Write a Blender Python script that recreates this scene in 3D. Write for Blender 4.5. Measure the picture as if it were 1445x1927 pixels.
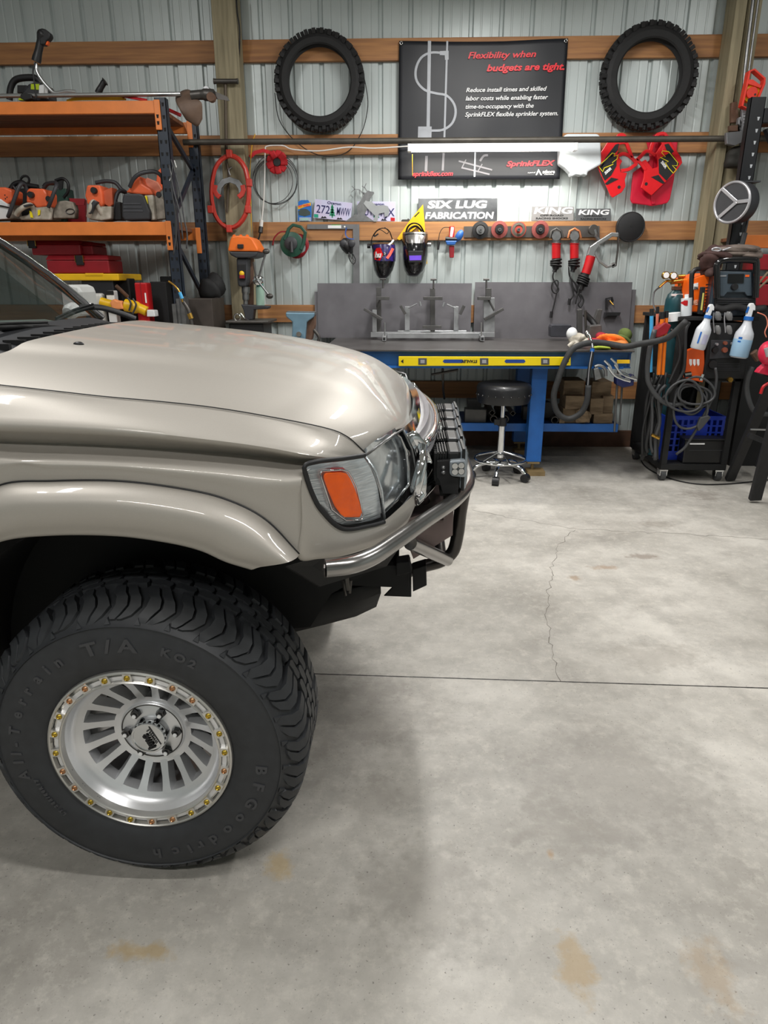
import bpy, math, random
from math import sin, cos, pi, radians, tan, atan2, sqrt
from mathutils import Vector as V, Matrix
random.seed(7)
for o in list(bpy.data.objects): bpy.data.objects.remove(o)
scn = bpy.context.scene
COL = scn.collection
# ------------------------------------------------------------------ camera
FPX, CX, CY = 1285.0, 722.5, 963.5
PITCH, YAW, EYE = radians(18.8), radians(2.0), V((0, 0, 1.42))
cd = bpy.data.cameras.new('camera'); cam = bpy.data.objects.new('camera', cd); COL.objects.link(cam)
cam.location = EYE; cam.rotation_euler = (pi/2-PITCH, 0, YAW)
cd.sensor_fit = 'VERTICAL'; cd.sensor_height = 36.0; cd.lens = 36.0*FPX/1927.0
cd.clip_start = 0.05; cd.clip_end = 60
scn.camera = cam
scn.view_settings.view_transform = 'Standard'; scn.view_settings.look = 'None'
scn.view_settings.gamma = 1; scn.view_settings.exposure = 0.12; scn.view_settings.use_curve_mapping = False
W = bpy.data.worlds.new('World'); scn.world = W; W.use_nodes = True
W.node_tree.nodes['Background'].inputs[0].default_value = (0.75, 0.8, 0.9, 1)
W.node_tree.nodes['Background'].inputs[1].default_value = 0.35
# ceiling lamps: x, y, z, length along x, length along y, power, rgb
LAMPS = [(0.6, 4.1, 3.4, 0.16, 1.3, 78, (1.0, .98, .95)),
         (1.4, 0.4, 3.85, 1.6, 0.16, 52, (1.0, .98, .96)),
         (-2.3, 2.3, 3.95, .16, 1.4, 72, (1.0, .98, .96)),
         (-1.1, -1.5, 3.6, 1.6, .16, 64, (1.0, .98, .95)),
         (3.0, 3.0, 3.95, .16, 1.4, 42, (1.0, .98, .96))]

# ------------------------------------------------------------------ pixel of the photograph + a known distance -> point of the place
_FW = V((-sin(YAW)*cos(PITCH), cos(YAW)*cos(PITCH), -sin(PITCH))); _RT = V((cos(YAW), sin(YAW), 0)); _UP = _RT.cross(_FW)
def q(x, y, Y=None, z=None):
    r = _FW + _RT*((x-CX)/FPX) - _UP*((y-CY)/FPX)
    return EYE + r*((Y/r.y) if Y is not None else ((z-EYE.z)/r.z))
def ql(pts, Y=None): return [q(p[0], p[1], p[2] if len(p) > 2 else Y) for p in pts]

# ------------------------------------------------------------------ materials
def srgb(h):
    if not isinstance(h, str): return tuple(h)
    c = [int(h[i:i+2], 16)/255 for i in (0, 2, 4)]
    return tuple(v/12.92 if v < .04045 else ((v+.055)/1.055)**2.4 for v in c)
MATS = {}
def mat(name, col, rough=.5, metal=0, var=.15, scale=12, bump=0, coat=0, emit=0, alpha=1, stretch=None, col2=None, trans=0, spec=None, bscale=None):
    if name in MATS: return MATS[name]
    m = bpy.data.materials.new(name); m.use_nodes = True; nt = m.node_tree; N = nt.nodes; Lk = nt.links
    b = N['Principled BSDF']; c = srgb(col)
    tc = N.new('ShaderNodeTexCoord'); mp = N.new('ShaderNodeMapping'); Lk.new(tc.outputs['Object'], mp.inputs[0])
    if stretch: mp.inputs['Scale'].default_value = stretch
    nz = N.new('ShaderNodeTexNoise'); nz.inputs['Scale'].default_value = scale; nz.inputs['Detail'].default_value = 5
    Lk.new(mp.outputs[0], nz.inputs['Vector'])
    cr = N.new('ShaderNodeValToRGB'); cr.color_ramp.elements[0].position = .3; cr.color_ramp.elements[1].position = .7
    c2 = srgb(col2) if col2 else tuple(v*(1-var) for v in c)
    cr.color_ramp.elements[0].color = (*c2, 1); cr.color_ramp.elements[1].color = (*[min(1, v*(1 if col2 else 1+var*.5)) for v in c], 1)
    Lk.new(nz.outputs['Fac'], cr.inputs[0]); Lk.new(cr.outputs[0], b.inputs['Base Color'])
    b.inputs['Roughness'].default_value = rough; b.inputs['Metallic'].default_value = metal
    if coat: b.inputs['Coat Weight'].default_value = coat; b.inputs['Coat Roughness'].default_value = .04
    if spec is not None: b.inputs['Specular IOR Level'].default_value = spec
    if emit: b.inputs['Emission Color'].default_value = (*c, 1); b.inputs['Emission Strength'].default_value = emit
    if trans: b.inputs['Transmission Weight'].default_value = trans
    if alpha < 1: b.inputs['Alpha'].default_value = alpha
    if bump:
        n2 = nz
        if bscale: n2 = N.new('ShaderNodeTexNoise'); n2.inputs['Scale'].default_value = bscale; Lk.new(mp.outputs[0], n2.inputs['Vector'])
        bp = N.new('ShaderNodeBump'); bp.inputs['Strength'].default_value = bump; bp.inputs['Distance'].default_value = .01
        Lk.new(n2.outputs['Fac'], bp.inputs['Height']); Lk.new(bp.outputs[0], b.inputs['Normal'])
    MATS[name] = m; return m

# ------------------------------------------------------------------ mesh builder
def frames(pts, closed=False):
    n = len(pts); T = []
    for i in range(n):
        a = pts[(i-1) % n] if (closed or i > 0) else pts[i]; b = pts[(i+1) % n] if (closed or i < n-1) else pts[i]
        t = (b-a); T.append(t.normalized() if t.length > 1e-9 else V((0, 0, 1)))
    u = T[0].orthogonal().normalized(); out = []
    for t in T:
        u = (u-t*u.dot(t)); u = u.normalized() if u.length > 1e-6 else t.orthogonal().normalized()
        out.append((u, t.cross(u)))
    return out
def cr(pts, n):
    """Catmull-Rom through pts, n segments per span"""
    P = [V(p) for p in pts]; out = []
    for i in range(len(P)-1):
        a = P[i-1] if i else P[0]*2-P[1]; b, c = P[i], P[i+1]; d = P[i+2] if i+2 < len(P) else P[-1]*2-P[-2]
        for k in range(n):
            t = k/n; out.append(.5*((2*b)+(c-a)*t+(2*a-5*b+4*c-d)*t*t+(3*b-a-3*c+d)*t**3))
    out.append(P[-1].copy()); return out
def resamp(pts, n):
    P = cr(pts, 12); L = [0]
    for a, b in zip(P, P[1:]): L.append(L[-1]+(b-a).length)
    out = []; j = 0
    for k in range(n):
        s = L[-1]*k/(n-1)
        while j < len(L)-2 and L[j+1] < s: j += 1
        t = (s-L[j])/max(1e-9, L[j+1]-L[j]); out.append(P[j].lerp(P[j+1], min(1, max(0, t))))
    return out
_fc = {}
def glyphs(s, size, ext, shear, off, space):
    k = (s, size, ext, shear, off, space)
    if k not in _fc:
        c = bpy.data.curves.new('t', 'FONT'); c.body = s; c.size = size; c.extrude = ext; c.shear = shear; c.offset = off
        c.space_character = space; c.resolution_u = 3
        o = bpy.data.objects.new('t', c); COL.objects.link(o); bpy.context.view_layer.update()
        m = bpy.data.meshes.new_from_object(o.evaluated_get(bpy.context.evaluated_depsgraph_get()))
        _fc[k] = ([v.co.copy() for v in m.vertices], [tuple(p.vertices) for p in m.polygons])
        bpy.data.objects.remove(o); bpy.data.meshes.remove(m); bpy.data.curves.remove(c)
    return _fc[k]
class MB:
    def __init__(s): s.v = []; s.f = []
    def add(s, vs, fs):
        k = len(s.v); s.v += [V(v) for v in vs]; s.f += [tuple(i+k for i in f) for f in fs]; return s
    def box(s, x0, x1, y0, y1, z0, z1, M=None):
        vs = [V((x, y, z)) for z in (z0, z1) for y in (y0, y1) for x in (x0, x1)]
        if M is not None: vs = [M @ v for v in vs]
        return s.add(vs, [(0, 2, 3, 1), (4, 5, 7, 6), (0, 1, 5, 4), (2, 6, 7, 3), (0, 4, 6, 2), (1, 3, 7, 5)])
    def bar(s, a, b, w, h, up=(0, 0, 1)):
        a, b = V(a), V(b); d = (b-a).normalized(); u = V(up); x = d.cross(u); x = x.normalized() if x.length > 1e-6 else d.orthogonal().normalized(); u = x.cross(d)
        vs = [p+x*i*w/2+u*j*h/2 for p in (a, b) for (i, j) in ((-1, -1), (1, -1), (1, 1), (-1, 1))]
        return s.add(vs, [(3, 2, 1, 0), (4, 5, 6, 7), (0, 1, 5, 4), (1, 2, 6, 5), (2, 3, 7, 6), (3, 0, 4, 7)])
    def prism(s, pts, d):
        pts = [V(p) for p in pts]; d = V(d); n = len(pts)
        return s.add(pts+[p+d for p in pts], [tuple(range(n)), tuple(range(2*n-1, n-1, -1))]+[(i, i+n, (i+1) % n+n, (i+1) % n) for i in range(n)])
    def pp(s, pts, Y, t):
        """polygon traced on the plane y=Y, t deep"""
        return s.prism([q(p[0], p[1], Y) for p in pts], (0, t, 0))
    def ring(s, outer, inner, d):
        """plate with a hole; outer and inner loops of equal length"""
        n = len(outer); d = V(d); o = [V(p) for p in outer]; i_ = [V(p) for p in inner]
        vs = o+i_+[p+d for p in o]+[p+d for p in i_]; fs = []
        for k in range(n):
            m = (k+1) % n; fs += [(k, m, n+m, n+k), (2*n+k, 3*n+k, 3*n+m, 2*n+m), (k, 2*n+k, 2*n+m, m), (n+k, n+m, 3*n+m, 3*n+k)]
        return s.add(vs, fs)
    def tube(s, pts, r, n=8, closed=False, cap=True, flat=1):
        pts = [V(p) for p in pts]; F = frames(pts, closed); k = len(pts); vs = []
        for i, (p, (a, b)) in enumerate(zip(pts, F)):
            ri = r[i] if isinstance(r, (list, tuple)) else r
            for j in range(n): t = 2*pi*j/n; vs.append(p+a*cos(t)*ri+b*sin(t)*ri*flat)
        fs = []
        for i in range(k if closed else k-1):
            i2 = (i+1) % k
            for j in range(n): fs.append((i*n+j, i*n+(j+1) % n, i2*n+(j+1) % n, i2*n+j))
        if cap and not closed: fs += [tuple(range(n-1, -1, -1)), tuple((k-1)*n+j for j in range(n))]
        return s.add(vs, fs)
    def tq(s, pts, r, n=8, sm=5, Y=None, **k):
        return s.tube(cr(ql(pts, Y), sm) if len(pts) > 2 else ql(pts, Y), r, n, **k)
    def cyl(s, a, b, r, r2=None, n=16): return s.tube([a, b], [r, r if r2 is None else r2], n)
    def lathe(s, prof, c, axis, n=32, closed=False, a0=0):
        c = V(c); ax = V(axis).normalized(); u = ax.orthogonal().normalized() if abs(ax.z) > .9 or abs(ax.z) < 1e-6 else ax.orthogonal().normalized(); w = ax.cross(u); vs = []
        for (r, h) in prof:
            for j in range(n): t = 2*pi*j/n+a0; vs.append(c+ax*h+u*cos(t)*r+w*sin(t)*r)
        m = len(prof); fs = []
        for i in range(m if closed else m-1):
            i2 = (i+1) % m
            for j in range(n): fs.append((i*n+j, i2*n+j, i2*n+(j+1) % n, i*n+(j+1) % n))
        if not closed:
            if prof[0][0] > 1e-5: fs.append(tuple(range(n)))
            if prof[-1][0] > 1e-5: fs.append(tuple((m-1)*n+j for j in range(n-1, -1, -1)))
        return s.add(vs, fs)
    def sph(s, c, r, n=12, m=8, M=None):
        if not isinstance(r, (tuple, list)): r = (r, r, r)
        c = V(c); vs = [];
        for i in range(m+1):
            a = pi*i/m
            for j in range(n):
                t = 2*pi*j/n; v = V((r[0]*sin(a)*cos(t), r[1]*sin(a)*sin(t), r[2]*cos(a)))
                vs.append(c+(M @ v if M is not None else v))
        return s.add(vs, [(i*n+j, (i+1)*n+j, (i+1)*n+(j+1) % n, i*n+(j+1) % n) for i in range(m) for j in range(n)])
    def torus(s, c, axis, R, r, n=32, m=8, sq=1, squash=1):
        c = V(c); ax = V(axis).normalized(); u = ax.orthogonal().normalized(); w = ax.cross(u)
        return s.tube([c+u*cos(2*pi*k/n)*R+w*sin(2*pi*k/n)*R*sq for k in range(n)], r, m, closed=True)
    def grid(s, rows, closed=False):
        n = len(rows[0]); m = len(rows); vs = [p for r in rows for p in r]; fs = []
        for i in range(m-1):
            for j in range(n if closed else n-1): fs.append((i*n+j, i*n+(j+1) % n, (i+1)*n+(j+1) % n, (i+1)*n+j))
        return s.add(vs, fs)
    def loft(s, guides, nu, nv):
        G = [resamp(g, nu) for g in guides]; rows = []
        cols = [cr([g[i] for g in G], nv) for i in range(nu)]
        return s.grid(cols)
    def text(s, t, o, size, right=(1, 0, 0), up=(0, 0, 1), ext=.001, shear=0, off=0, space=1, align='l', sx=1):
        vs, fs = glyphs(t, 1.0, 0, shear, off/size, space); R, U = V(right).normalized(), V(up).normalized(); Nn = R.cross(U); o = V(o)
        if not vs: return s
        x1 = max(v.x for v in vs); x0 = min(v.x for v in vs); dx = {'l': 0, 'c': (x0+x1)/2, 'r': x1}[align]
        P = [o+R*(v.x-dx)*size*sx+U*v.y*size for v in vs]; e = Nn*ext; n = len(P)
        # front + skirt
        edges = {}
        for f in fs:
            for a, b in zip(f, f[1:]+f[:1]): edges[(a, b)] = 1
        s2 = [f for f in fs]; sk = [(b, a, a+n, b+n) for (a, b) in edges if (b, a) not in edges]
        return s.add([p+e for p in P]+P, s2+sk)
    def tx(s, t, x, y, Y, hpx, ext=.002, wpx=None, ang=0, **k):
        """text with its baseline starting at pixel x,y on plane Y, capital height hpx, optional total width wpx"""
        o = q(x, y, Y); c, s_ = cos(ang), sin(ang)
        dz = (q(x, y-10, Y)-o).length/10; size = hpx*dz/.7
        if wpx:
            vs, _ = glyphs(t, 1.0, 0, k.get('shear', 0), k.get('off', 0)/size, k.get('space', 1)); w = max(v.x for v in vs)-min(v.x for v in vs)
            k['sx'] = (q(x+wpx, y, Y)-o).length/(w*size)
        return s.text(t, o, size, (c, 0, s_), (-s_, 0, c), ext, **k)
# ------------------------------------------------------------------ things, parts
def obj(name, mb, m, parent=None, smooth=None, bevel=0, sub=0, solid=0, base=None):
    lo = V([min(v[i] for v in mb.v) for i in range(3)]); hi = V([max(v[i] for v in mb.v) for i in range(3)])
    off = parent.matrix_basis.translation.copy() if parent else (base or V(((lo.x+hi.x)/2, (lo.y+hi.y)/2, lo.z)))
    if parent and parent.parent: off = off+parent.parent.matrix_basis.translation
    me = bpy.data.meshes.new(name); me.from_pydata([v-off for v in mb.v], [], mb.f); me.materials.append(m); me.validate()
    import bmesh
    bm = bmesh.new(); bm.from_mesh(me); bmesh.ops.remove_doubles(bm, verts=bm.verts, dist=1e-5); bmesh.ops.recalc_face_normals(bm, faces=bm.faces); bm.to_mesh(me); bm.free()
    o = bpy.data.objects.new(name, me); COL.objects.link(o)
    if parent: o.parent = parent
    else: o.location = off
    if smooth is not None:
        for p in me.polygons: p.use_smooth = True
        if smooth < 180: me.set_sharp_from_angle(angle=radians(smooth))
    if solid: d = o.modifiers.new('s', 'SOLIDIFY'); d.thickness = solid; d.offset = -1
    if bevel: d = o.modifiers.new('b', 'BEVEL'); d.width = bevel; d.segments = 2; d.limit_method = 'ANGLE'
    if sub: d = o.modifiers.new('u', 'SUBSURF'); d.levels = sub; d.render_levels = sub
    return o
def tag(o, label, cat, group=None):
    o['label'] = label; o['category'] = cat
    if group: o['group'] = group
    return o
def thing(name, label, cat, loc, group=None):
    o = bpy.data.objects.new(name, None); COL.objects.link(o); o.location = V(loc); o.empty_display_size = .05
    return tag(o, label, cat, group)
def one(name, mb, m, label, cat, group=None, **k): return tag(obj(name, mb, m, **k), label, cat, group)
def struct(name, mb, m, **k): o = obj(name, mb, m, **k); o['kind'] = 'structure'; return o
def dup(root, delta, label=None, group=None):
    r = root.copy(); COL.objects.link(r); r.location = root.location+V(delta)
    if label: r['label'] = label
    if group: r['group'] = group
    for ch in list(root.children):
        c = ch.copy(); COL.objects.link(c); c.parent = r
        for g in ch.children: d = g.copy(); COL.objects.link(d); d.parent = c
    return r

# ------------------------------------------------------------------ material list
m_sheet = mat('painted_sheet_metal', 'bcc5c4', .38, .15, .06, 3)
m_wood = mat('girt_wood', 'b4814f', .6, 0, scale=5, stretch=(.5, 3, 9), col2='8e6140', bump=.1)
m_post = mat('post_wood', 'a2987c', .7, 0, scale=6, stretch=(8, 8, .5), col2='7f765d', bump=.2)
m_orange = mat('orange_rack_paint', 'e0803c', .4, 0, .1)
m_navy = mat('rack_upright_paint', '242c38', .4, 0, .15)
m_black = mat('black_plastic', '1b1b1d', .45, 0, .2)
m_blackm = mat('matte_black', '121213', .75, 0, .2)
m_gloss = mat('gloss_black', '101012', .15, 0, .1, coat=.6)
m_steel = mat('bare_steel', '8e8f90', .35, .85, .25, 20)
m_dsteel = mat('dark_mill_steel', '55524f', .45, .7, .25, 9)
m_plate = mat('steel_plate', '727074', .42, .45, .2, 5, col2='626064')
m_chrome = mat('chrome', 'e2e4e6', .06, 1, .02)
m_alu = mat('aluminium', 'c8cacb', .28, .9, .08)
m_white = mat('white_plastic', 'e4e6e6', .4, 0, .04)
m_tank = mat('translucent_white_plastic', 'dfe6ea', .35, 0, .04)
m_red = mat('red_plastic', 'b5161c', .35, 0, .12)
m_redb = mat('bright_red_plastic', 'e01a22', .3, 0, .08)
m_dred = mat('dark_red_plastic', '8e1420', .45, 0, .15)
m_blue = mat('bench_blue_paint', '1d62b0', .4, 0, .12)
m_dblue = mat('dark_blue_paint', '123a72', .4, 0, .12)
m_crate = mat('crate_blue_plastic', '12309a', .4, 0, .1)
m_lblue = mat('light_blue', '46a6dc', .4)
m_vise = mat('vise_blue_grey', '6f8ea0', .4, .3, .12)
m_yellow = mat('yellow_plastic', 'e8b81a', .4, 0, .1)
m_lyel = mat('level_yellow', 'e2c80e', .35, 0, .06)
m_green = mat('reel_green', '1d4a3a', .4, 0, .12)
m_cyl = mat('cylinder_green', '16464e', .35, .1, .1)
m_rubber = mat('rubber', '1d1d1e', .72, 0, .2, 30)
m_cable = mat('black_cable', '1a1a1b', .55, 0, .2)
m_gcable = mat('grey_cable', '404143', .5, 0, .15)
m_wcable = mat('white_cord', 'e6e6e2', .4, 0, .05)
m_ycable = mat('yellow_cord', 'd9a51c', .45, 0, .1)
m_brass = mat('brass', 'c49a4a', .25, .95, .1)
m_rust = mat('rusty_brown', '6b5142', .7, .3, .3, 15)
m_block = mat('old_lumber', '8e7a60', .75, 0, scale=8, stretch=(1, 6, 6), col2='65533d', bump=.2)
m_orangep = mat('orange_plastic', 'f0641e', .38, 0, .08)
m_saworange = mat('saw_orange', 'e8683c', .42, 0, .12)
m_dirty = mat('dirty_white_casting', 'cfc9bd', .55, .1, .3, 14, col2='8f8878')
m_fan = mat('speaker_charcoal', '333438', .5, 0, .15)
m_silverp = mat('silver_plastic', 'b4b4b8', .3, .5, .08)
m_letw = mat('lettering_white', 'f2f2f2', .5, 0, .02)
m_letr = mat('lettering_red', 'e8303a', .5, 0, .02)
m_letk = mat('lettering_black', '121214', .5, 0, .02)
m_lety = mat('lettering_yellow', 'f4e21a', .5, 0, .02)
m_gl = mat('clear_plastic', 'eef2f4', .05, 0, .02, trans=0, alpha=.28)
# ------------------------------------------------------------------ structure
WY = 6.09
mb = MB(); xs = []; x = -5.2
base0 = q(513, 500, WY).x
while x < 5.6: xs.append(x); x += .02
prof = []
k0 = int((-5.2-base0)/.2285)-1
for k in range(k0, k0+50):
    g = base0+k*.2285
    if not (-5.3 < g < 5.4): continue
    prof += [(g-.020, 0), (g-.010, .02), (g+.010, .02), (g+.020, 0)]
    for m_ in (.076, .152): prof += [(g+m_-.008, 0), (g+m_-.004, .0025), (g+m_+.004, .0025), (g+m_+.008, 0)]
mb.grid([[V((px, WY+d, z)) for (px, d) in prof] for z in (0, 4.3)])
struct('wall_back', mb, m_sheet)
struct('wall_left', MB().box(-5.3, -5.25, -4, 6.15, 0, 4.3), m_sheet)
struct('wall_right', MB().box(5.35, 5.4, -4, 6.15, 0, 4.3), m_sheet)
struct('wall_front', MB().box(-5.3, 5.4, -4.05, -4, 0, 4.3), m_sheet)
m_ceil = mat('ceiling_white', 'c9cac8', .7, 0, .04)
struct('ceiling', MB().box(-5.3, 5.4, -4.05, 6.15, 4.3, 4.35), m_ceil)
# girts: (x px left, x px right, top z, bottom z)
lp = q(440, 300, 6.0).x; rp = q(1352, 300, 6.0).x
n = 0
for (z1, z0) in ((3.152, 3.005), (2.505, 2.362), (1.868, 1.725), (1.215, 1.072), (.575, .43), (.145, .0)):
    for (a, b) in ((-5.2, lp-.06), (lp-.06+.0, rp-.0), (rp, 5.3)):
        n += 1; struct('trim_%d' % n, MB().box(a+.001, b-.001, 6.05, 6.088, z0, z1), m_wood if z0 > .1 else mat('kick_wood', '5c4030', .7, 0, .3), bevel=.003)
# posts: left one, and the laminated right one
def post(nm, pxl0, pxr0, pxl1, pxr1, Y, d, m=m_post):
    a, b = q(pxl0, 0, Y), q(pxr0, 0, Y); c, e = q(pxl1, 443, Y), q(pxr1, 443, Y)
    xl = (a.x+c.x)/2; xr = (b.x+e.x)/2
    struct(nm, MB().box(xl, xr, Y, Y+d, 0, 4.28), m, bevel=.004)
    return xl, xr
PL = post('trim_19', 399, 446, 424, 467, 5.90, .148)
PR = post('trim_20', 1388, 1400, 1323, 1350, 5.86, .188)
PR2 = post('trim_21', 1402, 1432, 1350, 1372, 5.90, .148)
# ------------------------------------------------------------------ floor
def floor_mat():
    m = bpy.data.materials.new('concrete_floor'); m.use_nodes = True; nt = m.node_tree; N = nt.nodes; L = nt.links; b = N['Principled BSDF']
    def nd(t, **k):
        o = N.new(t)
        for a, v in k.items(): setattr(o, a, v)
        return o
    def ma(op, a, b_=None, c=None):
        o = nd('ShaderNodeMath', operation=op)
        for i, v in enumerate((a, b_, c)):
            if v is None: continue
            if isinstance(v, (int, float)): o.inputs[i].default_value = v
            else: L.new(v, o.inputs[i])
        return o.outputs[0]
    def noise(s, d=6, r=.6, vec=None):
        o = nd('ShaderNodeTexNoise'); o.inputs['Scale'].default_value = s; o.inputs['Detail'].default_value = d; o.inputs['Roughness'].default_value = r
        L.new(vec or tc.outputs['Object'], o.inputs['Vector']); return o.outputs['Fac']
    def ramp(f, p0, c0, p1, c1):
        o = nd('ShaderNodeValToRGB'); e = o.color_ramp.elements; e[0].position = p0; e[0].color = (*c0, 1); e[1].position = p1; e[1].color = (*c1, 1); L.new(f, o.inputs[0]); return o.outputs[0]
    def mix(f, a, b_, mode='MIX'):
        o = nd('ShaderNodeMix', data_type='RGBA', blend_type=mode)
        if isinstance(f, float): o.inputs[0].default_value = f
        else: L.new(f, o.inputs[0])
        for i, v in ((6, a), (7, b_)):
            if isinstance(v, tuple): o.inputs[i].default_value = (*v, 1)
            else: L.new(v, o.inputs[i])
        return o.outputs[2]
    tc = nd('ShaderNodeTexCoord'); sp = nd('ShaderNodeSeparateXYZ'); L.new(tc.outputs['Object'], sp.inputs[0]); X, Y = sp.outputs[0], sp.outputs[1]
    c = ramp(noise(1.3, 8, .65), .35, srgb('99958d'), .62, srgb('c8c4bc'))
    c = mix(ramp(noise(5, 8, .7), .45, (0, 0, 0), .8, (.7, .7, .7)), c, srgb('88857f'))
    c = mix(ramp(noise(22, 4, .75), .5, (0, 0, 0), .75, (.45, .45, .45)), c, srgb('d6d1c6'))
    c = mix(ramp(noise(140, 2, .5), .66, (0, 0, 0), .74, (.6, .6, .6)), c, srgb('4e4b46'))
    c = mix(ramp(noise(60, 3, .6), .68, (0, 0, 0), .78, (.55, .55, .55)), c, srgb('5c5852'))
    wob = noise(9, 4, .6); wob2 = noise(30, 4, .6)
    for (px, py, rx, ry, col, a) in ((1083, 1812, .035, .06, 'ab9674', .75), (1345, 1835, .05, .06, 'a08a6c', .5), (1140, 1068, .07, .02, '96785a', .5), (1080, 1087, .03, .02, '8f7250', .55),
                                  (1215, 1047, .09, .03, '7d7064', .6), (1035, 1608, .012, .015, 'a9875c', .7), (1320, 930, .12, .1, '7b736a', .5), (1230, 985, .1, .05, '80786d', .4), (525, 1630, .03, .03, 'b29a6c', .6), (800, 1680, .16, .12, '8b867e', .45),
                                  (1150, 1480, .3, .2, '908b84', .45), (1060, 1570, .1, .1, '8e8980', .4), (1230, 1235, .2, .08, '938d84', .4), (260, 1790, .06, .02, 'a88f5e', .6), (980, 880, .3, .12, '7d7973', .5), (700, 1500, .08, .06, '8d8880', .35), (660, 1340, .3, .2, '6f665f', .25)):
        p = q(px, py, z=0)
        d = ma('SQRT', ma('ADD', ma('POWER', ma('DIVIDE', ma('SUBTRACT', X, p.x), rx), 2.0), ma('POWER', ma('DIVIDE', ma('SUBTRACT', Y, p.y), ry*1.3), 2.0)))
        d = ma('ADD', d, ma('MULTIPLY', ma('SUBTRACT', ma('ADD', wob, wob2), 1.0), 2.2))
        f = ma('MULTIPLY', ma('SUBTRACT', 1.0, ma('SMOOTHSTEP', d, .5, 1.25) if False else ma('MINIMUM', 1.0, ma('MAXIMUM', 0.0, ma('MULTIPLY', ma('SUBTRACT', d, .5), 1.3)))), a)
        c = mix(f, c, srgb(col))
    p0, p1 = q(590, 1268, z=0), q(1445, 1295, z=0); dx, dy = p1.x-p0.x, p1.y-p0.y; l = sqrt(dx*dx+dy*dy); nx, ny = -dy/l, dx/l
    d = ma('ABSOLUTE', ma('ADD', ma('ADD', ma('MULTIPLY', X, nx), ma('MULTIPLY', Y, ny)), -(p0.x*nx+p0.y*ny)))
    d = ma('ADD', d, ma('MULTIPLY', ma('SUBTRACT', wob2, .5), .004))
    f = ma('LESS_THAN', d, .0035); c = mix(f, c, srgb('2c2a28'))
    L.new(c, b.inputs['Base Color']); rr = nd('ShaderNodeMapRange'); L.new(noise(4, 5, .6), rr.inputs[0]); rr.inputs[3].default_value = .38; rr.inputs[4].default_value = .62; L.new(rr.outputs[0], b.inputs['Roughness'])
    bp = nd('ShaderNodeBump'); bp.inputs['Strength'].default_value = .12; bp.inputs['Distance'].default_value = .004; L.new(noise(45, 6, .7), bp.inputs['Height']); L.new(bp.outputs[0], b.inputs['Normal'])
    return m
struct('floor', MB().box(-5.3, 5.4, -4.05, 6.15, -.1, 0), floor_mat(), base=V((0, 0, 0)))
m_crack = mat('crack_dark', '6a655e', .9, 0, .2)
ncr = 0
def crack(pts, w):
    global ncr; ncr += 1
    P = [];
    for a, b in zip(pts, pts[1:]):
        A, B = q(*a, z=0), q(*b, z=0); k = max(2, int((B-A).length/.03))
        for i in range(k): P.append(A.lerp(B, i/k)+V((random.gauss(0, .006), random.gauss(0, .008), 0)))
    P.append(q(*pts[-1], z=0)); F = frames(P); vs = []; fs = []
    for i, p in enumerate(P):
        t = (P[min(i+1, len(P)-1)]-P[max(i-1, 0)]).normalized(); s = V((-t.y, t.x, 0))*w*random.uniform(.3, 1)
        vs += [p+s+V((0, 0, .0006)), p-s+V((0, 0, .0006))]
        if i: fs.append((2*i-2, 2*i-1, 2*i+1, 2*i))
    struct('floor_crack', MB().add(vs, fs), m_crack)
crack([(889, 960), (980, 978), (1080, 995), (1250, 1003), (1445, 1015)], .0022)
crack([(1080, 996), (1050, 1025), (1040, 1065), (1033, 1110), (1030, 1170), (1040, 1230), (1055, 1282)], .0016)
crack([(1205, 700), (1250, 720)], .0005)
# ------------------------------------------------------------------ lamps of the ceiling
m_diff = mat('lamp_diffuser', 'ffffff', .5, emit=3.0)
for i, (x, y, z, lx, ly, pw, rgb) in enumerate(LAMPS):
    t = thing('ceiling_light', ['white strip light hanging above the workbench', 'white strip light over the open floor in front of the car', 'white strip light over the hood of the car',
              'white strip light behind the viewer', 'white strip light over the right side of the bay'][i], 'ceiling light', (x, y, z))
    obj('housing', MB().box(x-lx/2, x+lx/2, y-ly/2, y+ly/2, z+.012, z+.07), m_white, t, bevel=.005)
    obj('diffuser', MB().box(x-lx/2+.01, x+lx/2-.01, y-ly/2+.01, y+ly/2-.01, z+.004, z+.014), m_diff, t)
    for s in (-.4, .4): obj('hanger_wire', MB().cyl((x+s*lx*.9, y+s*ly*.9, z+.07), (x+s*lx*.9, y+s*ly*.9, 4.3), .002, n=5), m_steel, t)
    ld = bpy.data.lights.new('lamp_light', 'AREA'); ld.shape = 'RECTANGLE'; ld.size = lx; ld.size_y = ly; ld.energy = pw; ld.color = rgb
    lo = bpy.data.objects.new('lamp_light', ld); COL.objects.link(lo); lo.parent = t; lo.location = (0, 0, 0)
# ================================================================== THE CAR
m_paint = mat('champagne_silver_paint', 'b0aba3', .54, .45, .03, 400, coat=.55)
m_tire = mat('tire_rubber', '2b2d30', .55, 0, .18, 40)
m_tirel = mat('tire_lettering_rubber', '3b3c3f', .4, 0, .1)
m_rim = mat('machined_aluminium', 'e2e3e5', .34, .75, .12, 6, stretch=(1, 1, 1))
m_glassd = mat('windshield_glass', '2c3a36', .03, 0, .02, alpha=.25)
m_lens = mat('lamp_lens', '3a3f44', .03, 0, .02, alpha=.10, coat=1)
m_refl = mat('lamp_reflector', 'd9e0e4', .2, .7, .25, 22, bump=.22, stretch=(1, 1, 12))
m_refl2 = mat('lamp_bowl_chrome', 'dfe6ea', .14, .85, .12, 7, bump=.25)
m_amber = mat('amber_lens', 'ff6200', .22, 0, .1, 60, bump=.25)
m_gasket = mat('black_gasket', '17181a', .5, 0, .1)
m_cowl = mat('cowl_plastic', '1c1e22', .6, 0, .15)
m_under = mat('underbody_black', '0c0c0d', .7, 0, .3)
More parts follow.
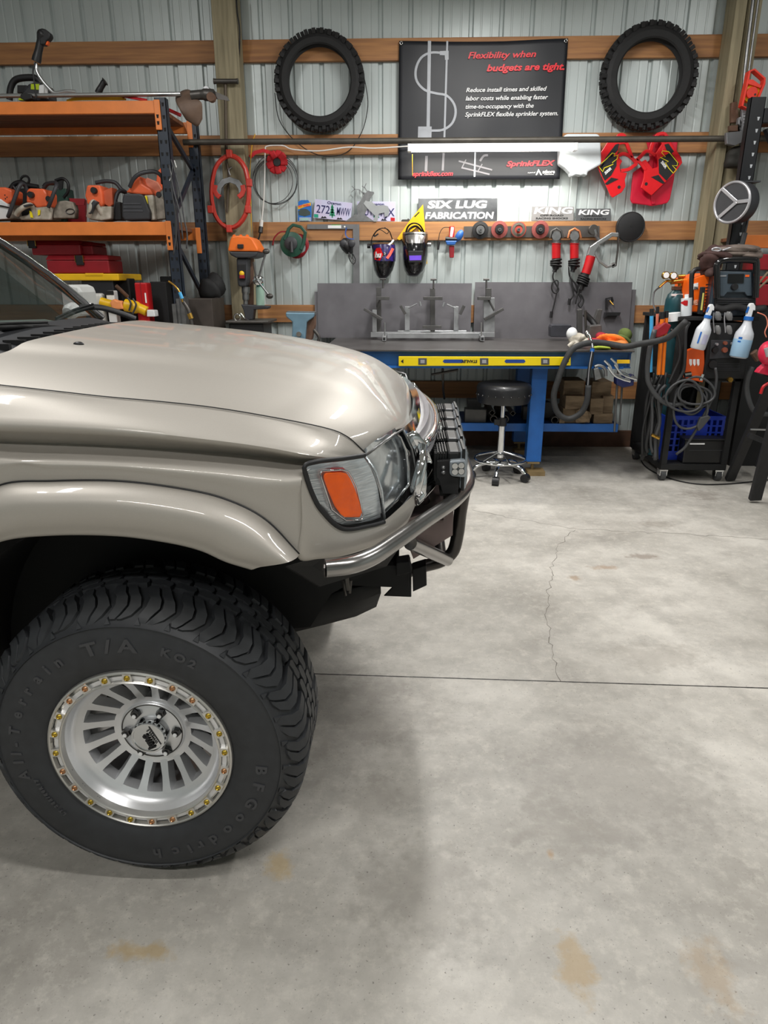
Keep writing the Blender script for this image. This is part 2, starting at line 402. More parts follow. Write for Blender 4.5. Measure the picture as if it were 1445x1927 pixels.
m_tubem = mat('raw_steel_tube', '9c9a98', .22, .92, .18, 9, stretch=(1, 1, 1))
m_tubed = mat('dark_steel_tube', '4a4745', .3, .85, .25, 9)
m_int = mat('dashboard_grey', '56615a', .7, 0, .15)
YC = 2.09
def mir(mb):
    r = MB(); r.v = [V((v.x, 2*YC-v.y, v.z)) for v in mb.v]; r.f = [tuple(reversed(f)) for f in mb.f]; return r
def both(name, mb, m, p, **k): a = obj(name, mb, m, p, **k); b = obj(name, mir(mb), m, p, **k); return a, b
car = thing('car', 'champagne silver off-road car with big all-terrain tires and a bare steel tube bumper', 'car', (-.6, YC, 0))
def zs(x, T):
    if x <= T[0][0]: return T[0][1]
    for (a, b), (c, d) in zip(T, T[1:]):
        if x <= c: t = (x-a)/(c-a); return b+(d-b)*t
    return T[-1][1]
# ---- hood
HC = resamp([(-.87, 0, 1.286), (-.6, 0, 1.262), (-.4, 0, 1.238), (-.22, 0, 1.204), (-.12, 0, 1.175), (-.05, 0, 1.130), (-.005, 0, 1.085), (.012, 0, 1.055)], 61)
def hoodp(u, d):
    c = HC[0].lerp(HC[0], 0); k = u*60; i = min(59, int(k)); c = HC[i].lerp(HC[i+1], k-i); e = min(1, abs(d)/.665)
    xr = -.16*e**2; xf = -.03*e**2-.10*e**5
    sh = xr*(1-u)+xf*u
    crown = .052*e*e+.021*e**7
    f = 1 if u < .72 else 1-((u-.72)/.28)**1.5*1.0
    end = 0 if u < .8 else ((u-.8)/.2)**1.5*(.055*e*e-.058*e**6)
    flat = .012*(1-1/(1+math.exp(-(abs(d)-.40-.04*(1-u))/.010)))*min(1, max(0, (.93-u)/.25))
    if u > .78: d = d*(1-.075*((u-.78)/.22)**2)
    return V((c.x+sh, YC+d, c.z-crown*f+end+flat))
ds = [-.665+1.33*j/72 for j in range(73)]
rows = [[hoodp(i/60, d) for d in ds] for i in range(61)]
lip = [[V((p.x-.004*k, p.y, p.z-.012*k)) for p in rows[-1]] for k in (1, 2)]
mb = MB().grid(rows+lip)
obj('hood', mb, m_paint, car, smooth=60)
for (x, y, z) in ((148, 648, 1.269), (275, 610, 1.276)):
    p = q(x, y, z=z); k = MB().sph(p, (.014, .008, .007), 10, 6); obj('washer_nozzle', k, m_black, car, smooth=180)
# ---- front fender, traced between the hood gap and the wheel arch
def back(p, dz=0): p = V(p); return [V((-2.2, p.y, p.z+.03+dz)), V((-1.6, p.y, p.z+.015+dz))]
def G(pts, Y0):
    Yc = Y0; P = []
    for t in pts:
        if len(t) > 2: Yc = t[2]
        P.append(q(t[0], t[1], Yc))
    return P
g1 = G([(0, 726), (100, 737), (199, 748), (300, 757), (399, 768), (498, 784), (609, 806), (653, 823, 1.44), (687, 853, 1.47)], 1.422)
g2 = G([(0, 742), (199, 765), (399, 788), (498, 803), (600, 826, 1.39), (645, 842, 1.41), (684, 857, 1.46)], 1.378)
g3 = G([(0, 776), (221, 790), (399, 812), (520, 831), (600, 847, 1.35), (672, 862, 1.44)], 1.338)
g4 = G([(0, 806), (221, 816), (399, 833), (500, 846), (585, 861, 1.330), (650, 865, 1.40)], 1.318)
g5 = G([(0, 832), (199, 839), (399, 851), (500, 860), (560, 868), (610, 869, 1.375)], 1.374)
g6 = G([(0, 843), (221, 849), (399, 861), (498, 871), (545, 876), (571, 876, 1.33)], 1.342)
g7 = G([(0, 864), (221, 870), (399, 883), (498, 894), (545, 900), (570, 896, 1.308)], 1.303)
g8 = G([(0, 890), (100, 886), (221, 888), (332, 902), (421, 918), (498, 940), (569, 945, 1.307)], 1.298)
g9 = G([(0, 915), (100, 907), (221, 907), (332, 920), (421, 940), (498, 978), (565, 1048, 1.306)], 1.30)
AXc = -.609
both('hood_seam', MB().tube(cr([V((-1.1, 1.422, 1.232))+V((0, -.001, .001))]+[p+V((0, -.0015, .0022)) for p in g1], 6), .0014, 6), m_gasket, car, smooth=180)
def mirx(g):
    """carry the lower guides over the arch: mirrored about the wheel centre, then on to the doors"""
    return [V((2*AXc-p.x, p.y, p.z)) for p in reversed(g) if 2*AXc-p.x < g[0].x-.06]
G8 = [V((-2.2, 1.30, .80)), V((-1.6, 1.30, .82)), V((-1.12, 1.30, .88))]+mirx(g8)[2:]+g8
G9 = [V((-2.2, 1.30, .70)), V((-1.6, 1.30, .72)), V((-1.10, 1.30, .78))]+mirx(g9)[1:]+g9
GG = [back(g[0])+[V((-1.15, g[0].y, g[0].z+.006))]+g for g in (g1, g2, g3, g4, g5, g7)]
GG[0] = [V((-2.2, 1.425, 1.25)), V((-1.6, 1.422, 1.24)), V((-1.15, 1.422, 1.232))]+g1
GL = [resamp(g, 90) for g in GG+[G8, G9]]
# sample all guides at common stations along x rather than by their own length, so ribs stay upright
def at_x(g, x):
    for a, b in zip(g, g[1:]):
        if a.x <= x <= b.x: return a.lerp(b, (x-a.x)/max(1e-9, b.x-a.x))
    return g[0].copy() if x < g[0].x else g[-1].copy()
DG = [cr(g, 8) for g in GG+[G8, G9]]
rows = []
for i in range(131):
    s = i/130; col = []
    for g in DG:
        x1 = g[-1].x; xr = -2.2
        s2 = .62*s/.6 if s < .6 else .62+.38*(s-.6)/.4
        col.append(at_x(g, xr+(x1-xr)*s2))
    rows.append(cr(col, 4))
fender = MB().grid(rows)
both('front_fender', fender, m_paint, car, smooth=50)
# apron below the headlight
YF = lambda x: zs(x, [(560, 1.305), (575, 1.309), (590, 1.318), (609, 1.328), (645, 1.355), (695, 1.42), (721, 1.455), (750, 1.52), (782, 1.605)])
def F(pts, dy=0): return [q(x, y, YF(x)+dy) for (x, y) in pts]
t_ = F([(569, 884), (578, 910), (590, 936), (609, 965), (645, 998), (695, 987), (722, 980), (750, 957), (779, 930)])
m_ = F([(567, 920), (569, 950), (575, 985), (600, 1010), (645, 1024), (697, 1008), (730, 992), (757, 975), (780, 943)], -.006)
b_ = F([(566, 944), (566, 985), (563, 1047), (600, 1049), (645, 1044), (695, 1029), (734, 1010), (765, 985), (781, 952)])
b2 = [V((p.x-.006, p.y+.0015, p.z)) if i < 2 else V((p.x-.004, p.y+.02, p.z-.012)) for i, p in enumerate(b_)]
ap = MB().loft([t_, m_, b_, b2], 70, 5); both('front_fender', ap, m_paint, car, smooth=50)
# flare
f1 = G([(0, 914), (100, 906), (221, 906), (332, 919), (421, 939), (498, 977), (563, 1043)], 1.299)
f2 = G([(0, 925), (100, 917), (221, 918), (332, 931), (415, 951), (488, 988), (558, 1050)], 1.268)
f3 = G([(0, 950), (100, 942), (221, 944), (332, 959), (405, 978), (470, 1012), (545, 1057)], 1.242)
f4 = G([(0, 985), (100, 974), (221, 976), (325, 990), (392, 1007), (445, 1036), (525, 1062)], 1.240)
f5 = G([(0, 1010), (100, 998), (221, 999), (320, 1012), (382, 1027), (425, 1048), (490, 1067)], 1.252)
f6 = G([(0, 1020), (100, 1007), (221, 1008), (320, 1021), (380, 1036), (425, 1056), (470, 1070)], 1.27)
f7 = [V((p.x, 1.35, p.z+.012)) for p in f6]
fl = [mirx(f)+f for f in (f1, f2, f3, f4, f5, f6, f7)]
fm = MB().loft(fl, 80, 4); both('fender_flare', fm, m_paint, car, smooth=70)
gk = MB().tube(resamp([p+V((0, -.001, .001)) for p in fl[0]], 60), .0022, 5); both('flare_trim', gk, m_gasket, car, smooth=180)
# ---- headlamp
A_top = [(577, 879), (600, 872), (645, 866), (687, 860)]; A_bot = [(578, 884), (592, 930), (611, 961), (646, 992), (697, 987), (722, 979)]
H = lambda pts, dy=0, dx=0: [V((p.x+dx, p.y+dy, p.z)) for p in F(pts)]
Y2 = lambda x: zs(x, [(684, 1.462), (706, 1.47), (724, 1.475), (745, 1.53), (757, 1.59), (782, 1.63)])
def F2(pts, dy=0): return [q(x, y, Y2(x)+dy) for (x, y) in pts]
def lensA(dy, dx=0):
    g = [H(A_top, dy, dx), H([(580, 897), (620, 890), (670, 886), (704, 886)], dy-.004, dx), H([(589, 922), (630, 925), (680, 926), (716, 920)], dy-.004, dx), H([(604, 950), (640, 962), (690, 962), (721, 952)], dy-.003, dx), H(A_bot[2:], dy, dx)]
    return MB().loft(g, 24, 5)
def lensB(dy, dx=0):
    g = [F2([(689, 859), (722, 833), (757, 810)]), F2([(707, 888), (742, 864), (772, 842)], -.004), F2([(718, 922), (750, 904), (779, 880)], -.004), F2([(725, 978), (752, 954), (780, 920)])]
    return MB().loft([[V((p.x+dx, p.y+dy, p.z)) for p in r] for r in g], 24, 6)
hl, hr_ = both('headlight', lensA(.0), m_lens, car, smooth=60)
hl2, hr2 = both('headlight', lensB(.0), m_lens, car, smooth=60)
hl['label'] = 'corner lamp with amber marker'; hr_['label'] = 'corner lamp with amber marker'
both_ = lambda nm, mb, m, pa, pb, **k: (obj(nm, mb, m, pa, **k), obj(nm, mir(mb), m, pb, **k))
both_('reflector', lensA(.020, -.008), m_refl, hl, hr_, smooth=60)
both_('reflector', lensB(.028, -.018), m_refl2, hl2, hr2, smooth=60)
amb = [(608, 897), (612, 892), (640, 890), (652, 893), (660, 905), (668, 922), (676, 945), (681, 966), (677, 976), (648, 976), (640, 970), (629, 955), (617, 927), (609, 905)]
both_('marker_lamp', MB().prism([p+V((0, .006, 0)) for p in F(amb)], (-.004, .02, 0)), m_amber, hl, hr_, bevel=.003)
both_('chrome_bezel', MB().tube([p+V((0, .008, 0)) for p in F([(x-(6 if x < 640 else -2), y+(6 if y > 940 else -4)) for (x, y) in amb])], .0022, 6, closed=True), m_chrome, hl, hr_, smooth=180)
both_('marker_reflector', MB().prism([p+V((0, .007, 0)) for p in F([(622, 884), (645, 883), (652, 889), (625, 890)])], (-.002, .01, 0)), m_red, hl, hr_)
both_('chrome_bezel', MB().tube([V((p.x-.01, p.y+.012, p.z)) for p in F2([(693, 862), (722, 840), (752, 818), (760, 824), (772, 850), (776, 880), (776, 915), (752, 946), (729, 968), (721, 922), (710, 890)])], .004, 6, closed=True), m_chrome, hl2, hr2, smooth=180)
both('headlight_gasket', MB().tube(resamp(F([(686, 857), (645, 863), (600, 868), (574, 876), (576, 895), (588, 930), (607, 963), (645, 995), (697, 989), (723, 982)], -.001), 60), .0052, 6), m_gasket, car, smooth=180)
both('headlight_gasket', MB().tube(F2([(688, 858), (722, 831), (758, 808)], -.002), .0028, 6).tube(F2([(758, 808), (775, 845), (782, 880), (782, 922), (753, 957), (725, 982)], -.001), .0025, 6), m_steel, car, smooth=180)
both('headlight_gasket', MB().tube(F2([(688, 859), (707, 888), (718, 922), (724, 980)], -.004), .003, 6), m_refl, car, smooth=180)
# ---- grille, seen nearly edge on: chrome shell and bars bowed forward across the nose
def gx(d, x0, bow): return x0-bow*(abs(d)/.5)**2.2
def across(x0, z, d0=.47, bow=.06, n=17, dz=0): return [V((gx(d, x0, bow), YC+d, z+dz*(abs(d)/.5)**2)) for d in [(-1+2*j/(n-1))*d0 for j in range(n)]]
gr = MB()
def band(mb, x0, z0, x1, z1, d0, bow, thick=.012, dz=0):
    a = across(x0, z0, d0, bow, 25, dz); b = across(x1, z1, d0, bow, 25, dz)
    c = [p+V((-thick, 0, -.006)) for p in b]; d = [p+V((-thick, 0, -.006)) for p in a]
    return mb.grid([a, b, c, d, a])
obj('grille', band(MB(), .035, 1.072, .062, 1.02, .46, .055, .02, .01), m_chrome, car, smooth=35)
obj('grille', band(MB(), .064, 1.052, .087, .995, .40, .06, .02), m_silverp, car, smooth=35)['label'] = 'silver upper grille bar'
sh = MB()
sh.tube(across(.085, 1.025, .42, .07), .012, 8).tube(across(.098, .90, .47, .09), .016, 8)
for s in (-1, 1): sh.tube([V((gx(.42, .085, .07), YC+s*.42, 1.025)), V((.035, YC+s*.475, .99)), V((.022, YC+s*.50, .94)), V((gx(.47, .098, .09), YC+s*.47, .90))], .014, 8)
obj('grille_shell', sh, m_chrome, car, smooth=180)
obj('grille_insert', MB().grid([across(.055, z, .45, .06) for z in (1.03, .98, .93, .90)]), m_blackm, car, smooth=60)
for z in (.945, .985): obj('grille_bar', band(MB(), .082, z+.008, .088, z-.008, .44, .06, .012), m_chrome, car, smooth=35)
obj('grille_emblem', MB().torus((.102, YC, .965), (1, 0, .1), .045, .006, 24, 8, .65).torus((.103, YC, .968), (1, 0, .1), .02, .005, 20, 8, .9).torus((.103, YC, .978), (1, 0, .1), .034, .004, 20, 8, .4), m_chrome, car, smooth=180)
# bright trim pieces beside the headlamp
both('grille_side_trim', MB().loft([G([(768, 818), (781, 812), (800, 836)], 1.66), G([(781, 860), (795, 862), (812, 866)], 1.67), G([(784, 870), (797, 872), (812, 869)], 1.67)], 10, 3), m_chrome, car, smooth=60, solid=.006)
both('lower_trim', MB().loft([G([(783, 874), (798, 874), (802, 878)], 1.66), G([(783, 908), (799, 908), (803, 908)], 1.65), G([(780, 938), (796, 942), (800, 938)], 1.65)], 10, 4), m_chrome, car, smooth=60, solid=.008)
obj('radiator_support', MB().box(-.05, .0, YC-.40, YC+.40, .80, .92).box(-.06, -.02, YC-.33, YC+.33, .66, .82), m_under, car, bevel=.004)
obj('bumper_mount_plate', MB().prism([V((.0, 1.70, .80)), V((.10, 1.74, .80)), V((.13, 2.44, .80)), V((.0, 2.48, .80))], (0, 0, .006)).prism([V((-.02, 1.66, .83)), V((.13, 1.80, .83)), V((.13, 1.80, .74)), V((.02, 1.72, .70))], (0, .006, 0)), mat('primer_plate', '6e5f5d', .45, .4, .2), car)
# ---- raw tube bumper
zb = .86
near = [q(x, y, z=zb) for (x, y) in ((612, 1069), (660, 1063), (700, 1048), (740, 1022), (800, 980), (850, 946), (874, 922), (881, 903))]
full = near+[V((near[-1].x+.004, YC, zb))]+[V((p.x, 2*YC-p.y, p.z)) for p in reversed(near)]
bumper = obj('bumper', MB().tube(resamp(full, 90), .0195, 16), m_tubem, car, smooth=50)
obj('end_cap', MB().cyl(near[0]+V((-.001, 0, 0)), near[0]+V((.002, 0, 0)), .0193), m_tubed, bumper)
lo = cr(G([(873, 925, 1.83), (866, 965, 1.85), (861, 1005, 1.86), (852, 1038, 1.86), (830, 1056, 1.85), (795, 1066, 1.82), (760, 1078, 1.78)], 1.8), 6)
both('bumper_tube', MB().tube(lo, .0185, 14), m_tubed, car, smooth=50)
both('bumper_tube', MB().tube(G([(772, 1022, 1.56), (842, 1054, 1.84)], 1.8), .0175, 14), m_tubem, car, smooth=50)
both('bumper_tube', MB().tube([V((.05, 1.80, .84)), V((.02, 1.98, .92))], .015, 10), m_tubed, car, smooth=50)
obj('bumper_tube', MB().tube([lo[24], V((lo[24].x, YC, lo[24].z)), V((lo[24].x, 2*YC-lo[24].y, lo[24].z))], .0185, 12), m_tubed, car, smooth=50)
both('frame_bracket', MB().pp([(722, 1122), (769, 1074), (774, 1074), (774, 1124)], 1.71, .008).pp([(776, 1072), (802, 1064), (803, 1102), (777, 1114)], 1.72, .05), m_under, car, bevel=.002)
both('frame_bracket', MB().pp([(745, 1060), (770, 1056), (775, 1078), (745, 1085)], 1.66, .05), m_blackm, car, bevel=.003)
# ---- light pods on the bumper
m_podg = mat('pod_grey', '9aa2a8', .25, .35, .1); m_podb = mat('pod_black', '17181a', .4, .2, .1)
for k in range(5):
    y = 1.815+k*.155; z0 = .885; x1 = .160+.005*k; e = .058
    P = obj('light_pod', MB().box(x1-.055, x1-.018, y-e, y+e, z0, z0+.108), m_podb, car, bevel=.008)
    fn = MB()
    for j in range(6): fn.box(x1-.088+.0*j, x1-.05, y-e+.008+j*.019, y-e+.014+j*.019, z0+.012, z0+.10)
    for j in range(4): fn.box(x1-.080+.007*j, x1-.077+.007*j, y-e+.003, y+e-.003, z0+.02, z0+.104+.001*j)
    obj('heat_sink_fins', fn, m_podb, P)
    obj('bezel', MB().prism([V((x1-.020, y-e, z0+.004)), V((x1-.004, y-e, z0)), V((x1, y-e, z0+.02)), V((x1, y-e, z0+.09)), V((x1-.004, y-e, z0+.112)), V((x1-.020, y-e, z0+.112))], (0, 2*e, 0)), m_podg, P, bevel=.006)
    obj('bezel', MB().box(x1-.016, x1-.007, y-e-.002, y+e+.002, z0-.001, z0+.115), m_podb, P, bevel=.002)
    obj('lens', MB().box(x1-.001, x1+.003, y-e+.01, y+e-.01, z0+.014, z0+.098), m_lens, P)
    for a in (-.026, .026):
        for b in (.032, .078): obj('lamp_bowl', MB().lathe([(.004, -.003), (.014, .0005), (.02, .001)], (x1+.0002, y+a, z0+b), (1, 0, 0), 14), m_refl, P, smooth=60)
    obj('mount_foot', MB().box(x1-.05, x1-.02, y-.025, y+.025, z0-.03, z0+.004), m_blackm, P)
S = obj('light_pod', MB().pp([(846, 868), (875, 866), (878, 872), (878, 894), (874, 899), (850, 897), (846, 892)], 1.735, .04), m_podg, car, bevel=.004); S['label'] = 'small side facing lamp under the row'
obj('lens', MB().pp([(850, 872), (872, 870), (874, 875), (874, 891), (853, 893)], 1.731, .004), m_lens, S)
for (x, y) in ((856, 877), (868, 876), (856, 888), (868, 887)): obj('lamp_bowl', MB().lathe([(.003, .003), (.008, -.002), (.009, -.002)], q(x, y, 1.733), (0, 1, 0), 12), m_chrome, S, smooth=60)
B = obj('light_bracket', MB().pp([(822, 868), (848, 866), (848, 896), (862, 899), (862, 930), (833, 930), (826, 905), (821, 898)], 1.745, .02), m_blackm, car, bevel=.002)
for (x, y) in ((834, 880), (834, 889)): obj('bolt', MB().lathe([(.0, -.006), (.005, -.004), (.006, 0)], q(x, y, 1.745), (0, 1, 0), 10), m_steel, B, smooth=60)
obj('light_bracket', MB().box(.09, .13, 1.76, 2.44, .868, .884), m_blackm, car)
# ---- inner wheel housing, frame and skid plate
il = MB()
arc = [(AXc+.50*cos(a)*(1.02 if a < 1.5 else 1), .386+.50*sin(a)*1.12) for a in [pi*(.31+.72*k/20) for k in range(21)]]
il.grid([[V((x, y, min(z, 1.0))) for (x, z) in arc] for y in (1.33, 1.66)])
both('wheel_housing', il, m_under, car, smooth=60)
both('wheel_housing', MB().prism([V((-1.15, 1.66, .42)), V((-.26, 1.66, .52)), V((-.20, 1.66, .62)), V((-.04, 1.66, .72)), V((-.03, 1.66, 1.0)), V((-.3, 1.66, 1.12)), V((-1.15, 1.66, 1.12))], (0, .02, 0)), m_under, car)
both('frame_rail', MB().tube([V((-2.2, 1.74, .56)), V((-1.2, 1.74, .56)), V((-.8, 1.74, .66)), V((-.3, 1.74, .66)), V((.01, 1.72, .66))], .045, 4), m_under, car)
both('frame_rail', MB().prism([V((-.17, 1.36, .86)), V((-.02, 1.5, .84)), V((.0, 1.62, .80)), V((-.05, 1.62, .72)), V((-.2, 1.45, .74)), V((-.26, 1.36, .83))], (-.01, .04, -.02)), m_under, car)
both('control_arm', MB().tube([V((-.60, 1.62, .36)), V((-.56, 1.80, .40)), V((-.55, 1.9, .44))], .035, 8).tube([V((-.62, 1.60, .62)), V((-.6, 1.8, .70))], .02, 8), m_under, car, smooth=60)
both('coil_spring', MB().tube([V((-.60+.05*cos(a), 1.74+.05*sin(a), .48+.016*a*.8)) for a in [k*.4 for k in range(70)]], .007, 5), m_under, car, smooth=180)
sk = [[q(x, y, Yv) for (x, y) in row] for (row, Yv) in (([(545, 1150), (600, 1126), (650, 1110), (716, 1098)], 1.72), ([(545, 1172), (600, 1156), (655, 1140), (717, 1116)], 1.74), ([(552, 1190), (610, 1176), (670, 1160), (708, 1142)], 1.80))]
obj('skid_plate', MB().grid([[p for p in r] for r in sk]+[[V((p.x, 2.38, p.z)) for p in sk[2]], [V((p.x, 2.44, p.z)) for p in sk[1]]]), m_under, car, smooth=60, solid=.006)
tk = MB()
tk.tube([q(652, 1085, 1.58), q(655, 1110, 1.58)], .006, 6).tube([q(645, 1092, 1.58), q(650, 1120, 1.60)], .004, 6).tube([q(660, 1092, 1.6), q(658, 1116, 1.6)], .004, 6)
obj('tow_hook', tk, m_dsteel, car, smooth=60)
obj('engine_block', MB().box(-1.2, -.2, 1.82, 2.36, .52, 1.0), m_under, car, bevel=.02)
# ---- cowl, windshield, cabin
cw = [[hoodp(0, d)+V((-.002, 0, -.012)) for d in ds], [hoodp(0, d)+V((-.05, 0, -.022)) for d in ds], [hoodp(0, d)+V((-.17-.03*(d/.66)**2, 0, .008)) for d in ds]]
obj('cowl', MB().grid([[p for p in r] for r in cw]), m_cowl, car, smooth=40)
sl = MB()
for k in range(26):
    d = -.6+1.2*k/25; a = hoodp(0, d); sl.box(a.x-.10, a.x-.045, a.y-.006, a.y+.006, a.z-.022, a.z-.006)
obj('cowl_grille', sl, m_blackm, car)
wb = [V((-1.045-.16*(d/.66)**2, YC+d, 1.30-.03*(d/.66)**2)) for d in ds]
wt = [V((-1.82-.10*(d/.6)**2, YC+d*.86, 1.80-.03*(d/.66)**2)) for d in ds]
ws = [[a.lerp(b, t)+V((.05*sin(pi*t), 0, .02*sin(pi*t))) for a, b in zip(wb, wt)] for t in [k/10 for k in range(11)]]
wsh = obj('windshield', MB().grid(ws), m_glassd, car, smooth=180)
ap_ = [r[-1] for r in ws]
both('windshield_pillar', MB().tube([p+V((-.01, .018, .0)) for p in ap_], .018, 8, flat=.7), m_black, car, smooth=60)
both('pillar_trim', MB().tube([p+V((.0, -.004, .004)) for p in ap_], .0075, 6), m_black, car, smooth=180)
both('pillar_trim', MB().tube([p+V((.006, .008, .014)) for p in ap_], .003, 6), m_chrome, car, smooth=180)
obj('roof', MB().grid([[V((x, YC+d*.86, z-.035*(d/.66)**2)) for d in ds] for (x, z) in ((-1.82, 1.80), (-1.95, 1.835), (-2.4, 1.86), (-3.2, 1.85), (-3.9, 1.80))]), m_paint, car, smooth=60, solid=.02)
body = [(1.30, .62), (1.285, .8), (1.29, 1.0), (1.31, 1.08), (1.35, 1.20), (1.40, 1.25)]
both('rear_body', MB().grid([[V((x, y, z)) for (y, z) in body] for x in (-2.19, -3.0, -3.4, -4.0)]), m_paint, car, smooth=40, solid=.02)
gl = [(1.405, 1.255), (1.50, 1.78)]
both('door_glass', MB().grid([[V((x, y, z)) for (x, y, z) in ((-1.35, 1.41, 1.26), (-1.86, 1.51, 1.74))], [V((-2.2, 1.41, 1.26)), V((-2.2, 1.51, 1.80))], [V((-4.0, 1.41, 1.26)), V((-3.95, 1.51, 1.78))]]), mat('tinted_glass', '2a3230', .04, 0, .05, alpha=.55), car)
obj('tailgate', MB().box(-4.04, -4.0, 1.3, 2.88, .62, 1.26).box(-4.02, -3.9, 1.5, 2.68, 1.26, 1.8), m_paint, car, bevel=.02)
obj('dashboard', MB().grid([[V((x-.16*(abs(y-YC)/.66)**2*.8, y, z)) for y in [YC-.6+1.2*j/16 for j in range(17)]] for (x, z) in ((-1.08, 1.24), (-1.3, 1.275), (-1.5, 1.27), (-1.58, 1.2), (-1.58, .9))]), m_int, car, smooth=60)
obj('cabin_floor', MB().box(-3.95, -1.2, 1.36, 2.82, .6, .66), m_blackm, car)
for yy in (1.74, 2.44):
    obj('seat', MB().box(-2.5, -2.0, yy-.24, yy+.24, .7, .95).prism([V((-2.5, yy-.23, .9)), V((-2.38, yy-.23, .9)), V((-2.52, yy-.2, 1.5)), V((-2.66, yy-.2, 1.5))], (0, .44, 0)), mat('seat_cloth', '4a4c4a', .85, 0, .15), car, bevel=.03)
obj('steering_wheel', MB().torus((-1.72, 2.42, 1.2), (1, 0, .5), .17, .015, 32, 8), m_black, car, smooth=180)
both('side_mirror', MB().box(-1.42, -1.335, 2.86, 3.04, 1.275, 1.40).cyl((-1.37, 2.8, 1.29), (-1.37, 2.9, 1.31), .03), mat('mirror_silver', 'aeb0ae', .5, .2, .04), car, bevel=.035)
# wipers
def wiper(arm, blade, nm='wiper'):
    w = obj(nm, MB().tq(arm, .012, 8, 6, flat=.6), m_black, car, smooth=60)
    obj('wiper_blade', MB().tq(blade, .006, 6, 6).tube([p+V((0, 0, .009)) for p in cr(ql(blade), 6)], .0035, 6), m_blackm, w, smooth=60)
wiper([(166, 626, 2.1), (140, 622, 2.05), (90, 618, 1.96), (0, 620, 1.80)], [(90, 612, 1.97), (20, 615, 1.82), (-80, 620, 1.65)])
obj('wiper_pivot', MB().cyl(q(160, 634, 2.1), q(161, 621, 2.1), .018), m_black, car, smooth=60)
wiper([(255, 600, 2.5), (232, 591, 2.48), (190, 579, 2.44), (150, 578, 2.4)], [(176, 577, 2.42), (140, 588, 2.36), (106, 604, 2.26)])
